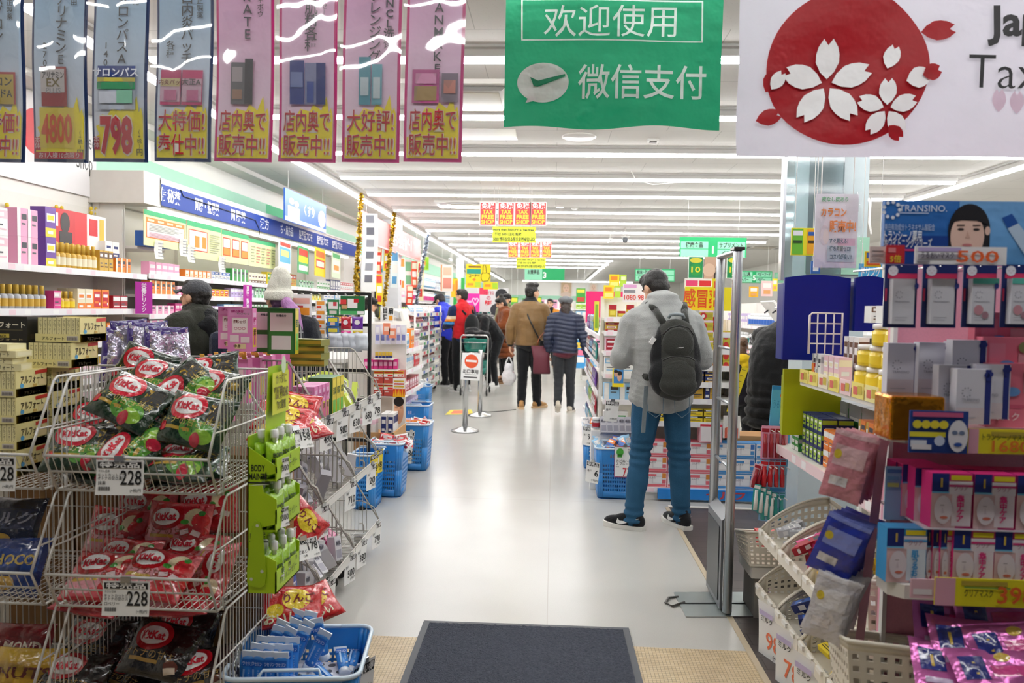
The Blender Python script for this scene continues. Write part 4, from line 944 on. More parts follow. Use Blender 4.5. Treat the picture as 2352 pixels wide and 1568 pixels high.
# ------------------------------------------------------------------ blue basket of hand cream tubes at the bottom
def cream_tube():
 t = thing('cream_tube','x','cream tube'); mb = MB(); n = 14
 m1,m2 = plastic('#3f8fdd',.3),plastic('#e6eef6',.3)
 rings = [(.0,.019,.019),(.02,.02,.019),(.06,.021,.015),(.1,.0225,.008),(.118,.0235,.0025)]
 mb.loft([((0,0,z),a,b) for z,a,b in rings[:1]] + [((0,0,z),a,b) for z,a,b in rings[1:]],m1,16)
 mb.b2((-.024,-.0028,.112),(.024,.0028,.134),m2); mb.rect(-.02,.086,.02,.11,-.0125,plastic('#2f6fc4',.3))
 mb.text('ワセリン',0,.09,.011,-.0132,ink('#f2f6fa'),.02,'c',.034); mb.vtext('スキンケア',.008,.08,.008,-.021,ink('#dfeaf6'),.0); mb.rect(-.012,.02,-.006,.08,-.0213,ink('#b9d6f2')); mb.rect(.006,.016,.013,.024,-.0213,ink('#f4f6fa'))
 mb.build('body',t)
 c = MB(); c.lathe([(.019,-.022),(.02,-.02),(.02,0),(.018,.001)],plastic('#f2f4f6',.3),16); c.build('cap',t); return t
BB = at_z(690,1500,.27); bb_ = shop_basket('blue shopping basket full of blue cream tubes at the bottom of the picture',.44,.40,.27); bb_.location = (BB.x - .0,BB.y + .02,0); bb_.rotation_euler = (0,0,.12)
bx,by = BB.x,BB.y + .02
mb = MB();
for (x,y,s) in ((-.09,-.07,1),(-.09,.085,1),(.09,.08,1)):
 mb.b2((bx + x - .085,by + y - .07,.013),(bx + x + .085,by + y + .07,.16),card('#eceaf0'))
 for i in range(4):
  for j in range(3): mb.add([(bx + x - .063 + i * .042 + .014 * math.cos(a),by + y - .045 + j * .045 + .014 * math.sin(a),.1605) for a in [k * PI / 5 for k in range(10)]],[tuple(range(10))],ink('#55555c'))
one(mb,'cardboard_tray','white card tray with round holes inside the blue tube basket','tray')
ct = Proto(cream_tube()); GC = 'cream tubes in the blue basket'
for j in range(3):
 for i in range(4): ct.put((bx - .152 + i * .042,by - .115 + j * .045,.187),R3(-.05 + .1 * j,.12 + jit(.04) - .06 * i,jit(.15)),'blue cream tube standing in the %s row of the tray, printed white' % ['front','second','third'][j],GC)
for j in range(3):
 for i in range(3): ct.put((bx - .15 + i * .05,by + .05 + j * .04,.2 + .012 * j),R3(.1 + jit(.1),.3 + jit(.1),jit(.3)),'blue cream tube leaning in the back tray of the basket',GC)
ct.put((bx + .045,by + .1,.215),R3(.0,-.22,.1),'blue cream tube leaning upright at the back right of the basket',GC); ct.put((bx + .02,by + .02,.215),R3(0,.45,0),'blue cream tube slanting across the middle of the basket',GC)
for i,(x,y,z,r) in enumerate(((.13,-.02,.17,(1.3,.3,1.2)),(.15,.07,.17,(1.35,.2,.6)),(.1,-.1,.16,(1.4,0,2.2)),(.16,.12,.15,(1.3,.1,.2)),(.12,.03,.13,(1.4,.3,-.6)),(.14,-.13,.14,(1.4,.1,1.0)),(.09,-.05,.19,(1.2,.2,2.6)))): ct.put((bx + x - .02,by + y,z),R3(*r),'blue and white cream tube lying loose at the right of the basket',GC)
c = price_card('price_card','white price card with black heading on the blue tube basket',.11,.2,'158',[('ワセリン',.1,.5,.07)],'お買い得',num_h=.2,num_w=.6,bar=False); c.location = (bx + .235,by - .04,.26); c.rotation_euler = R3(-.1,0,PI / 2 - .5)
# ------------------------------------------------------------------ small goods for the shelves, one kind of each, copied along the rows
PAL = dict(white='#efefed',cream='#efe6c8',yellow='#f0d436',gold='#c9a13c',orange='#e8812a',red='#c9202c',crimson='#a3182c',pink='#eda6c6',magenta='#cf3a86',rose='#e8c3cf',purple='#6a3f98',lilac='#c3b0dd',
  navy='#1f2f6e',blue='#2f63b8',sky='#8fc3e8',teal='#2f9a94',green='#3f9a4a',lime='#a9cf3f',mint='#b7dcc4',brown='#6b4a33',black='#242428',grey='#a9abb0',silver='#c6c8cc')
_pr = {}
def good(kind,c1,c2,w,h,d):
 """a packed article whose front looks along -y, base at z 0"""
 k = (kind,c1,c2,w,h,d)
 if k in _pr: return _pr[k]
 a,b = PAL[c1],PAL[c2]
 if kind.endswith('_box'):
  st = (len(_pr)) % 4
  R = [[(0,.62,1,.92,b),(.1,.7,.7,.84,'#f4f4f2'),(.12,.2,.88,.26,b),(.12,.36,.6,.42,'#55555c')],
   [(0,0,.32,1,b),(.42,.6,.92,.8,'#3a3a44'),(.42,.42,.8,.48,'#55555c'),(.06,.3,.26,.7,'#f4f4f2')],
   [(0,.0,1,.3,b),(.12,.5,.88,.78,'#f6f6f4'),(.18,.56,.8,.72,b),(.2,.1,.7,.2,'#f0f0ee')],
   [(.1,.12,.9,.88,b),(.2,.6,.8,.76,'#f6f6f4'),(.2,.3,.66,.4,a),(.7,.2,.85,.34,'#f2f2f2')]][st]
  o = one(carton(w,h,d,a,R,side=[(0,.6,1,.9,b),(.2,.2,.8,.4,'#e6e6e4')]),kind,'x','box')
 elif kind in ('drink_bottle','lotion_bottle','pill_jar'):
  t = thing(kind,'x','jar' if kind == 'pill_jar' else 'bottle'); mb = MB(); r = w * .48; hb = h * (.62 if kind == 'drink_bottle' else .78)
  m1 = plastic(a,.2)
  mb.lathe([(r * .9,0),(r,.004),(r,hb * .86),(r * .8,hb * .95),(r * (.45 if kind != 'pill_jar' else .9),hb)],m1,12); mb.lathe([(r * 1.01,hb * .2),(r * 1.01,hb * .7)],card(b),12,cap=False); mb.build('body',t)
  mb = MB(); rc = r * (.5 if kind != 'pill_jar' else .98); mb.lathe([(rc,hb),(rc,h * .98),(rc * .9,h)],plastic('#d8b34a' if kind == 'drink_bottle' else '#f2f2f2',.25),12); mb.build('cap',t); o = t
 elif kind in ('sachet','refill_pouch','blister_pack'):
  b_ = Bag(w,h,d,foil(a),len(_pr) * 1.3,nu=8,nv=8); b_.rect(.1,.55,.9,.86,foil(b),.001,3,3); b_.rect(.2,.2,.7,.3,foil('#f2f2f0'),.001,3,2); b_.oval(.72,.35,.15,.15,foil(b),.0016,n=10,k=2)
  b_.mb.v = [(x,y,z + h / 2) for x,y,z in b_.mb.v]; o = one(b_.mb,kind,'x','packet')
 elif kind in ('cosmetic_tube','mascara','lip_stick','toothbrush'):
  mb = MB(); bw = w * .92
  mb.box((0,0,h / 2),(bw,.002,h),card(b)); mb.lathe([(w * .24,h * .06),(w * .24,h * .5),(w * .2,h * .52),(w * .2,h * .8)],plastic(a,.25),8,o=(0,-.008,0)); mb.rect(-bw * .4,h * .84,bw * .4,h * .96,-.0016,card(a)); o = one(mb,kind,'x','cosmetic')
 elif kind == 'toilet_pack':
  mb = MB(); mb.box((0,0,h / 2),(w,d,h),foil(a),bev=.02); mb.rect(-w * .4,h * .3,w * .4,h * .7,-d / 2 - .001,card(b)); o = one(mb,kind,'x','pack')
 else:
  o = one(carton(w,h,d,a,[(0,.3,1,.6,b)]),kind,'x','box')
 _pr[k] = Proto(o); return _pr[k]
CATNAME = {'cold_medicine_box': 'cold-remedy carton','stomach_medicine_box': 'remedy carton','skin_cream_box': 'cream carton','medicine_box': 'medicine carton','mask_box': 'face-mask carton','cosmetic_box': 'cosmetic carton','drink_bottle': 'gold-capped drink bottle','lotion_bottle': 'lotion bottle','pill_jar': 'white-lidded jar','sachet': 'sachet','refill_pouch': 'refill pouch','blister_pack': 'hanging packet','cosmetic_tube': 'carded cosmetic tube','mascara': 'carded mascara','lip_stick': 'carded lipstick','toothbrush': 'carded toothbrush','toilet_pack': 'soft pack'}
class Face:
 """a shelf front: local u runs along it, goods stand at depth behind it"""
 def __init__(s,p0,ang,name):
  s.p0,s.ang,s.name = Vector(p0),ang,name
  s.ux = Vector((math.cos(ang),math.sin(ang),0)); s.n = Vector((math.sin(ang),-math.cos(ang),0))   # n: outwards
 def at(s,u,depth,z): p = s.p0 + s.ux * u - s.n * depth; return (p.x,p.y,z)
def run(face,shelf,u0,u1,z,kind,c1,c2,w,h,d,gap=.006,rows=1,stack=1,where='',depth=.02,tilt=0.0,yaw=.03,keep=1.0):
 """a run of like articles along a shelf"""
 pr = good(kind,c1,c2,w,h,d); n = max(1,int((u1 - u0) / (w + gap)))
 nm = c1 if c1 == c2 else '%s and %s' % (c1,c2)
 lab = '%s %s, %s of %s' % (nm,CATNAME.get(kind,kind.replace('_',' ')),shelf,face.name) + (' ' + where if where else '')
 for i in range(n):
  for r in range(rows):
   for k in range(stack):
    if R1.random() > keep: continue
    u = u0 + (i + .5) * (w + gap)
    pr.put(face.at(u,depth + d / 2 + r * (d + .006),z + k * (h + .001)),R3(tilt,0,face.ang + jit(yaw)),lab,lab)
def runs(face,shelf,u0,u1,z,specs,**kw):
 """specs: (kind,c1,c2,w,h,d,share)"""
 tot = sum(q[6] for q in specs); u = u0
 for q in specs:
  e = u + (u1 - u0) * q[6] / tot
  run(face,shelf,u,e - .004,z,*q[:6],**kw); u = e
def shelving(name,label,cat,face,length,zs,depth,top,base=.1,colour=None,rail='#f0eef0',back=True,posts=True,gcol=None,lipc=None,side=True,group=None):
 """shop shelving: back panel, end posts, one part per shelf with its price rail"""
 m_ = colour or m_shelf
 t = thing(name,label,cat,face.p0,face.ang,group); L = length
 if back:
  mb = MB(); mb.b2((0,depth,base),(L,depth + .02,top),gcol or m_); mb.build('back_panel',t)
 mb = MB(); mb.b2((0,.02,0),(L,depth + .02,base),m_); mb.build('kick_base',t)
 if posts:
  k = max(1,round(L / 1.2))
  for i in range(k + 1):
   mb = MB(); x = L * i / k; mb.b2((x - .015,depth - .03,0),(x + .015,depth + .02,top),m_); mb.build('upright',t)
 if side:
  for x in (0,L):
   mb = MB(); mb.prism([(0,0)] * 0 + [(x - .006,base),(x + .006,base),(x + .006,top),(x - .006,top)],depth * .45,depth,m_); mb.build('end_panel',t)
 for z in zs:
  mb = MB(); mb.b2((0,0,z - .022),(L,depth,z),m_); s = mb.build('shelf',t)
  mb = MB(); mb.b2((0,-.008,z - .036),(L,-.001,z + .006),paper(rail))
  n = int(L / .13)
  for i in range(n):
   if i % 3 != 1: mb.rect(.02 + i * .13,z - .031,.02 + i * .13 + .055,z + .001,-.0088,paper(lipc or ('#f7f7f5' if i % 2 else '#f3d9e2')))
  mb.build('price_rail',s)
 return t
# ------------------------------------------------------------------ medicine shelving along the left wall
FX = -3.2
W1 = Face((FX,3.95,0),PI / 2,'the near wall unit'); W2 = Face((FX,5.76,0),PI / 2,'the canopied wall unit')
shelving('shelving_unit','cream wall shelving at far left, drinks and beauty goods on it','shelf unit',W1,1.78,(.45,.70,.94,1.19,1.42,1.69),.42,2.2)
shelving('shelving_unit','cream wall shelving under the blue medicine canopy','shelf unit',W2,6.2,(.45,.72,.92,1.06,1.22,1.38,1.54,1.70),.42,2.25)
# near unit goods
f = W1
def nu(py_x): return at_x(py_x,650,FX).y - 3.95
S1 = 'top shelf'
run(f,S1,.0,nu(48),1.692,'cosmetic_box','white','rose',.10,.16,.1,stack=2,where='at the left edge'); run(f,S1,nu(48),nu(112),1.692,'cosmetic_box','pink','white',.085,.17,.08,stack=2)
run(f,S1,nu(112),nu(136),1.692,'medicine_box','purple','yellow',.10,.19,.1,stack=2)
run(f,S1,nu(138),nu(235),1.692,'drink_bottle','gold','cream',.05,.17,.05,rows=2); run(f,S1,nu(235),nu(272),1.692,'medicine_box','gold','brown',.05,.15,.05,rows=2); run(f,S1,nu(272),nu(310),1.692,'medicine_box','orange','cream',.06,.11,.06,rows=2)
run(f,'top shelf',nu(272),nu(308),1.805,'medicine_box','white','navy',.085,.12,.05,where='stacked behind',depth=.1)
S2 = 'second shelf'
run(f,S2,.05,nu(130),1.422,'drink_bottle','grey','gold',.05,.15,.05,rows=2); run(f,S2,nu(130),nu(146),1.422,'medicine_box','magenta','rose',.07,.12,.06); run(f,S2,nu(146),nu(184),1.422,'drink_bottle','gold','yellow',.05,.12,.05,rows=2)
run(f,S2,nu(184),nu(220),1.422,'medicine_box','cream','orange',.08,.14,.07,rows=2); run(f,S2,nu(220),nu(265),1.422,'medicine_box','orange','red',.09,.14,.07,rows=2); run(f,S2,nu(265),nu(306),1.422,'medicine_box','crimson','white',.09,.1,.07)
S3 = 'third shelf'
run(f,S3,.05,nu(35),1.192,'medicine_box','cream','gold',.1,.13,.08); run(f,S3,nu(35),nu(60),1.192,'drink_bottle','gold','orange',.055,.15,.05,rows=2); run(f,S3,nu(60),nu(82),1.192,'drink_bottle','rose','magenta',.05,.13,.05,rows=2)
run(f,S3,nu(120),nu(152),1.192,'medicine_box','gold','cream',.12,.09,.08); run(f,S3,nu(175),nu(212),1.192,'medicine_box','cream','yellow',.11,.13,.08); run(f,S3,nu(212),nu(250),1.192,'drink_bottle','orange','gold',.055,.15,.05,rows=2); run(f,S3,nu(250),nu(306),1.192,'medicine_box','orange','rose',.09,.13,.08,rows=2)
run(f,'fourth shelf',.1,1.7,.942,'drink_bottle','rose','white',.055,.15,.05,rows=2)
run(f,'fifth shelf',.1,1.7,.702,'medicine_box','rose','white',.1,.15,.08)
# red show cards standing behind the bottles, ribbons on the wall above
for px0,px1,col,lab in ((120,173,'#c3202b','red show card with a dark-haired figure above the gold bottles'),(173,200,'#d0242e','plain red show card above the gold bottles'),(200,243,'#ececea','white show card with a red panel above the gold bottles')):
 y0,y1 = at_x(px0,560,FX - .15).y,at_x(px1,560,FX - .15).y
 mb = MB(); w = y1 - y0; mb.b2((0,0,0),(w,.012,.25),card(col))
 if px0 == 120: mb.oval(w * .55,.16,.05,.07,-.001,card('#2a1f22')); mb.rect(w * .3,.0,w * .85,.1,-.0014,card('#2a1f22')); mb.rect(.03,.13,.06,.22,-.001,card('#f0e6e2'))
 if px0 == 200: mb.rect(w * .1,.1,w * .55,.22,-.001,card('#c9202c')); mb.rect(w * .65,.03,w * .9,.23,-.001,card('#d8b84a'))
 one(mb,'show_card',lab,'sign',(FX - .15,y0,1.85),PI / 2)
def ribbon(px0,px1,lab):
 p0,p1 = at_x(px0,520,XL + .03),at_x(px1,500,XL + .03); w = p1.y - p0.y
 mb = MB(); g,y_ = cloth('#1f8a55'),plastic('#e0c22e')
 mb.sheet(lambda u,v: (u * w,-.02 - .01 * math.sin(u * 9),.10 * (2 * u - 1) ** 2 + .03 * math.sin(u * 20) - .06 * v),14,2,g)
 for u in (0,1):
  for k in range(3): mb.ball((u * w,-.02,.10 + .035 * k),(.016,.012,.018),y_,6,4)
 one(mb,'ribbon_garland',lab,'decoration',(XL + .03,p0.y,p0.z - .03),PI / 2)
ribbon(10,75,'green ribbon swag with yellow tips on the far left wall'); ribbon(124,136,'short green ribbon with yellow tips, middle of the three on the wall'); ribbon(204,215,'short green ribbon with yellow tips nearest the canopy')
# tax-free poster on the wall, top left
p0,p1 = at_x(-60,430,XL),at_x(216,400,XL); w = p1.y - p0.y
mb = MB(); mb.b2((0,-.006,0),(w,0,.62),paper('#f2f0f1')); mb.oval(w * .45,.36,.17,.16,-.007,paper('#d6303c'),40); mb.oval(w * .55,.26,.035,.06,-.008,paper('#f4f0f2'),12,.6); mb.oval(w * .49,.3,.035,.06,-.008,paper('#f4f0f2'),12,-.4)
mb.text('Tax-free',w * .72,.37,.12,-.0075,ink('#2a2a2c'),0,'l',w * .27); mb.text('Shop',w * .80,.20,.13,-.0075,ink('#2a2a2c'),-.005,'l',w * .16)
one(mb,'wall_poster','white poster reading Shop with a red disc on the left wall','poster',(XL + .012,p0.y,2.29),PI / 2)
# blue canopy with lettering
CY0,CY1 = 5.96,12.05
t = thing('canopy','long canopy with a blue lettered front over the left wall shelves','canopy',(FX,CY0,2.27),PI / 2)
L = CY1 - CY0
mb = MB(); mb.b2((-.02,.0,.19),(L,.45,.215),m_white); mb.b2((-.02,.0,.165),(L,.02,.2),m_white); mb.prism([(-.02,-.0),(-.0,0),(0,.2),(-.02,.2)],.0,.45,M('#e2ded6',.6)); mb.b2((0,.02,-.004),(L,.45,.004),M('#e6e4df',.5)); mb.build('housing',t)
mb = MB(); mb.b2((0,-.006,-.005),(L,.0,.168),M('#103c98',.6,vary=.03))
for px,py,s,ww in ((366,455,'便秘薬',413),(446,466,'胃腸・整腸薬',502),(529,490,'胃腸薬',563),(596,512,'漢方',616),(643,525,'ぢ・局方品',672),(686,537,'医薬品プロモ',716),(727,548,'医薬品プロモ',753),(762,556,'医薬品プロモ',785)):
 a,b = at_x(px,py,FX).y - CY0,at_x(ww,py,FX).y - CY0
 mb.text(s,a,.045,.085,-.008,ink('#f2f5fb'),.02,'l',b - a)
mb.build('blue_fascia',t)
mb = MB(); mb.b2((.1,.12,-.03),(L - .1,.17,-.004),M('#ffffff',.5,vary=0,emit=3.0)); mb.build('lamp_tube',t)
mb = MB(); mb.tube([(.3,-.01,.17),(.34,-.012,.12),(1.2,-.014,.11),(1.9,-.012,.1),(2.0,-.012,.02),(2.02,-.01,-.05)],.004,m_black,5); mb.build('cable',t)
mb = MB(); mb.b2((FX - .45,5.70,2.25),(FX + .0,5.95,2.50),M('#e4e0d8',.6)); one(mb,'canopy_end','cream boxed end of the canopy, left of the blue front','canopy')
# guide boards under the blue front
def board(px0,px1,py0,py1,X,lab,cat='sign',name='guide_board',body='#e9edb2',head=None,blocks=(),rotz=0.0,clear=False,texts=()):
 a,b = at_x(px0,py1,X),at_x(px1,py1,X); c = at_x(px0,py0,X); w,h = b.y - a.y,c.z - a.z
 mb = MB(); mb.b2((0,0,0),(w,.006,h),paper(body))
 if head: mb.rect(0,h * .86,w,h,-.001,paper(head))
 for i,(u0,v0,u1,v1,cc) in enumerate(blocks): mb.rect(u0 * w,v0 * h,u1 * w,v1 * h,-.0012 - .0004 * i,paper(cc))
 for (s,u,v,hh,cc,ww) in texts: mb.text(s,u * w,v * h,hh * h,-.0016 - .0004 * len(blocks),ink(cc),.02,'c',ww * w if ww else None)
 return one(mb,name,lab,cat,(X,a.y,a.z),PI / 2 + rotz)
BX = FX + .012
rowsof = lambda x0,x1,y0,y1,n,c: [(x0,y0 + (y1 - y0) * i / n,x0 + (x1 - x0) * (.75 + .25 * ((i * 7) % 3) / 2),y0 + (y1 - y0) * (i + .35) / n,c) for i in range(n)]
board(331,427,480,562,BX,'yellow-green medicine guide board, nearest under the blue canopy',head='#3fae72',blocks=[(.04,.22,.96,.8,'#f0883a'),(.06,.25,.94,.66,'#faf6ee'),(.06,.25,.94,.42,'#f3d7dd')] + [(.08 + .22 * i,.7,.22 + .22 * i,.76,'#f8d8b8') for i in range(4)] + rowsof(.1,.9,.44,.64,5,'#9a9a96') + rowsof(.1,.9,.26,.4,4,'#b98a94'))
board(430,507,505,590,BX,'yellow-green guide board with orange ovals under the canopy',head='#3fae72',blocks=[(.04,.2,.58,.78,'#d6482c'),(.06,.23,.56,.75,'#faf6ee'),(.2,.3,.34,.62,'#ee8d2e'),(.42,.3,.54,.62,'#ee8d2e')] + rowsof(.64,.96,.22,.78,9,'#a3a68a'))
board(509,571,527,600,BX,'yellow-green guide board with three orange panels under the canopy',head='#3fae72',blocks=[q for i in range(3) for q in ((.04 + .33 * i,.2,.3 + .33 * i,.78,'#d6502c'),(.06 + .33 * i,.46,.28 + .33 * i,.74,'#faf2ee'),(.06 + .33 * i,.23,.28 + .33 * i,.44,'#f0933a'))])
board(573,632,546,610,BX,'yellow-green guide board farthest along the canopy',head='#3fae72',blocks=[q for i in range(5) for q in rowsof(.05 + .19 * i,.2 + .19 * i,.15,.8,6,'#c2776a' if i % 2 else '#9aa07a')])
for px0,px1,py0,py1,lab,body,blk in ((640,683,548,622,'white and blue hanging poster after the guide boards','#f1f4f6',[(.08,.3,.9,.78,'#69b7d8'),(.15,.5,.8,.7,'#f2ea8a'),(.1,.82,.9,.94,'#d84a3a')]),(684,722,562,625,'green hanging poster with a yellow price panel','#4aa868',[(.08,.4,.92,.64,'#f0e030'),(.1,.66,.9,.9,'#d23a2a'),(.1,.1,.9,.3,'#e9f2e8')]),
          (723,762,566,632,'yellow hanging poster with red lettering blocks','#f2d51f',[(.1,.3,.9,.6,'#d8412a'),(.15,.35,.85,.54,'#f6f0d8'),(.1,.68,.9,.9,'#e07028')]),(762,795,576,636,'pale green hanging poster before the black rack','#dfeecf',[(.1,.78,.9,.95,'#57b06c'),(.1,.2,.9,.7,'#f7f3e6'),(.2,.3,.8,.5,'#e8a04a')])):
 board(px0,px1,py0,py1,FX + .1,lab,'poster','hanging_poster',body,None,blk,.12)
for i,(px,py) in enumerate(((358,565),(433,575),(505,600),(415,560))):
 a = at_x(px,py,FX + .03); mb = MB(); mb.sheet(lambda u,v: (u * .12,.015 * math.sin(v * 3),v * .15),3,4,paper('#f3f1ea'))
 for j in range(5): mb.rect(.012,.02 + .025 * j,.1,.028 + .025 * j,-.001 - .012,ink('#8d8d8d'))
 one(mb,'paper_note','white paper note hanging under the guide boards, %s from the near end' % ['second','third','fourth','nearest'][i],'note',(FX + .03,a.y,a.z - .1),PI / 2)
# magenta vertical signs
for px0,px1,py0,py1,s,lab in ((311,337,648,720,'栄養ドリンク','magenta vertical sign for energy drinks at the near shelf end'),(559,574,655,710,'胃腸薬・整腸剤','magenta vertical sign beside the white knitted hat')):
 a,b = at_x(px0,py1,FX + .04),at_x(px1,py0,FX + .04); w,h = .13 if px0 < 500 else .1,b.z - a.z
 mb = MB(); mb.b2((0,0,0),(w,.004,h),paper('#b0259a')); n = len(s); mb.vtext(s,w / 2,h * .95,h * .9 / n / 1.0,-.002,ink('#f6e8f4'),.02,1.0)
 one(mb,'vertical_sign',lab,'sign',(FX + .04,a.y,a.z),PI / 2 - .6)
# canopied unit goods: many short runs
names8 = {1.70: 'top shelf',1.54: 'second shelf',1.38: 'third shelf',1.22: 'fourth shelf'}
combos = [('white','green'),('yellow','green'),('pink','white'),('orange','cream'),('white','blue'),('lime','white'),('gold','red'),('mint','green'),('rose','magenta'),('cream','brown'),('white','red'),('sky','white'),('yellow','red'),('green','white'),('lilac','white'),('navy','white')]
rr = random.Random(5)
for z,nm in names8.items():
 cs = combos[:]; rr.shuffle(cs); u = .04; i = 0
 hmax = .12 if z < 1.6 else .15
 while u < 6.0 and i < len(cs):
  far = u > 2.5
  w = rr.choice((.075,.09,.105)) * (1.5 if far else 1); ln = rr.uniform(.35,.6) * (1.25 if far else 1); h = rr.uniform(.07,hmax)
  c1,c2 = cs[i];
  if z < 1.5 and u < .9: c1,c2 = ('pink','white') if i == 0 else ('magenta','rose')
  run(W2,nm,u,min(u + ln,6.15),z + .002,'stomach_medicine_box',c1,c2,w,round(h,2),.07,stack=2 if h < .065 else 1,depth=.012)
  u += ln + .01; i += 1
run(W2,'short upper shelf',.02,.42,1.925,'medicine_box','blue','white',.12,.12,.1)
mb = MB(); mb.b2((FX - .42,5.78,1.90),(FX - .1,6.2,1.922),m_shelf); one(mb,'short_shelf','short upper shelf with blue cartons under the canopy end','shelf')
# hanging section signs
def aisle_board(X,px0,px1,py0,py1,name,lab,paint):
 a,b = at_x(px0,py0,X),at_x(px1,py0,X); c = at_x(px0,py1,X); w,h = b.y - a.y,a.z - c.z
 t = thing(name,lab,'sign',(X,a.y,c.z),PI / 2); mb = MB(); mb.b2((0,-.008,0),(w,.008,h),M(paint[0],.45,vary=.02)); paint[1](mb,w,h); mb.build('panel',t)
 hg = MB()
 for x in (.08 * w,.92 * w): hg.tube([(x,0,h),(x,0,CEIL - c.z)],.002,m_white,4)
 hg.build('hanging_wire',t); return t
def kusuri(mb,w,h):
 mb.rect(0,h * .02,w,h * .14,-.009,ink('#e8eef8')); mb.text('くすり',w * .55,h * .4,h * .3,-.0095,ink('#f2f6fc'),.02,'c',w * .26)
 mb.oval(w * .14,h * .66,w * .055,h * .1,-.0095,ink('#d9c3b8'),14); mb.oval(w * .25,h * .62,w * .05,h * .1,-.0095,ink('#cfb4a8'),14); mb.rect(w * .06,h * .14,w * .32,h * .5,-.0092,ink('#c7d6ea')); mb.oval(w * .88,h * .45,w * .1,h * .3,-.0095,ink('#e8dcc8'),16)
aisle_board(-3.0,653,748,430,505,'section_sign','pale blue hanging medicine sign with two smiling faces',('#2f66c4',kusuri))
def okaikei(mb,w,h): mb.rect(.0,0,w,h * .05,-.009,ink('#efc6c6')); mb.text('お会計',w * .60,h * .30,h * .42,-.0095,ink('#fbf2f0'),.03,'c',w * .32); mb.rect(w * .40,h * .32,w * .425,h * .75,-.0095,ink('#fbf2f0')); mb.rect(w * .78,h * .32,w * .8,h * .75,-.0095,ink('#fbf2f0'))
aisle_board(-2.6,826,966,480,552,'section_sign','long pale red hanging checkout sign above the tills',('#d97a7a',okaikei))
# ------------------------------------------------------------------ till area: counter, racks, baskets beyond the wire bins
# black display rack with hanging boards
RY = 5.5
x0,x1 = at_y(690,672,RY).x,at_y(850,672,RY).x; zt = at_y(850,672,RY).z
t = thing('display_rack','black metal hanging rack behind the aisle bins','display rack',((x0 + x1) / 2,RY,0)); w = x1 - x0
for s in (-1,1):
 mb = MB(); mb.b2((s * w / 2 - .012,-.012,0),(s * w / 2 + .012,.012,zt),m_black); mb.build('post',t)
 mb = MB(); mb.b2((s * w / 2 - .02,-.2,0),(s * w / 2 + .02,.2,.02),m_black); mb.build('foot',t)
for z in (zt - .01,zt - .24,zt - .4,zt - .58,zt - .8,zt - 1.1):
 mb = MB(); mb.b2((-w / 2,-.01,z - .012),(w / 2,.01,z + .012),m_black); mb.build('crossbar',t)
mb = MB()
for i in range(7): mb.tube([(-w / 2 + .04 + i * .065,-.012,zt - .02),(-w / 2 + .04 + i * .065,-.10,zt - .015)],.003,m_chrome,5)
mb.build('hooks',t)
def hung(px0,py0,px1,py1,Y,name,lab,cat,mat,rects=(),group=None,T=.02,texts=(),bag=False):
 a,b = at_y(px0,py1,Y),at_y(px1,py0,Y); w,h = b.x - a.x,b.z - a.z
 if bag:
  b_ = Bag(w,h,T,foil(mat),px0 * .01,nu=12,nv=10)
  for r in rects: b_.oval((r[0] + r[2]) / 2,(r[1] + r[3]) / 2,(r[2] - r[0]) / 2,(r[3] - r[1]) / 2,foil(r[4]),.0012,n=14,k=3)
  return one(b_.mb,name,lab,cat,((a.x + b.x) / 2,Y,(a.z + b.z) / 2),None,group)
 mb = MB(); mb.b2((0,-T / 2,0),(w,T / 2,h),card(mat))
 for i,r in enumerate(rects): mb.rect(r[0] * w,r[1] * h,r[2] * w,r[3] * h,-T / 2 - .0008 - .0004 * i,card(r[4]))
 for (s,u,v,hh,c,ww) in texts: mb.text(s,u * w,v * h,hh * h,-T / 2 - .001 - .0004 * len(rects),ink(c),.03,'c',ww * w)
 return one(mb,name,lab,cat,(a.x,Y,a.z),None,group)
hb = hung(782,680,838,722,RY - .06,'hanging_card','green hanging card with a white and red cluster on the black rack','display card','#1f6b3a',[(.0,.0,1,.2,'#4aa860'),(.3,.35,.7,.85,'#f1eceb'),(.55,.65,.75,.85,'#c9202c'),(.0,.55,.25,.8,'#d23a3a'),(.05,.3,.28,.5,'#c9a070'),(.7,.02,.98,.2,'#f4f4f2')],T=.008)
hung(752,688,779,724,RY - .06,'hanging_card','smaller green hanging card at the left of the black rack','display card','#2b7d47',[(.1,.4,.9,.85,'#efe8e6'),(.2,.1,.8,.3,'#d6d0c8'),(.5,.6,.8,.85,'#c9404c')],T=.008)
for i,(a,b,c,d,col,l) in enumerate(((783,727,806,756,'#c22434','red foil candy packet on the black rack'),(808,727,834,756,'#6a2f9c','purple foil candy packet on the black rack'),(783,759,806,772,'#cf2f86','pink foil candy packet on the black rack'),(810,759,834,772,'#cdb422','yellow foil candy packet on the black rack'))):
 hung(a,b,c,d,RY - .07,'candy_packet',l,'packet',col,[(.25,.35,.75,.75,'#f0e8ec')],bag=True)
for k in range(3): hung(752 + 0,728 + 24 * k,778,749 + 24 * k,RY - .07,'candy_packet','blue and yellow candy packet on the rack, %s of three' % ['top','middle','bottom'][k],'packet','#2a68b0',[(.1,.5,.9,.9,'#e8d84a'),(.3,.1,.7,.45,'#e7c2a4')],T=.015)
for k in range(4): hung(726,690 + 22 * k,748,710 + 22 * k,RY - .05,'candy_packet','white and orange small packet in the rack column, %s from the top' % ['first','second','third','fourth'][k],'packet','#f0ece6',[(.1,.5,.9,.9,'#e89a3a'),(.1,.1,.6,.4,'#d8482f')],T=.015)
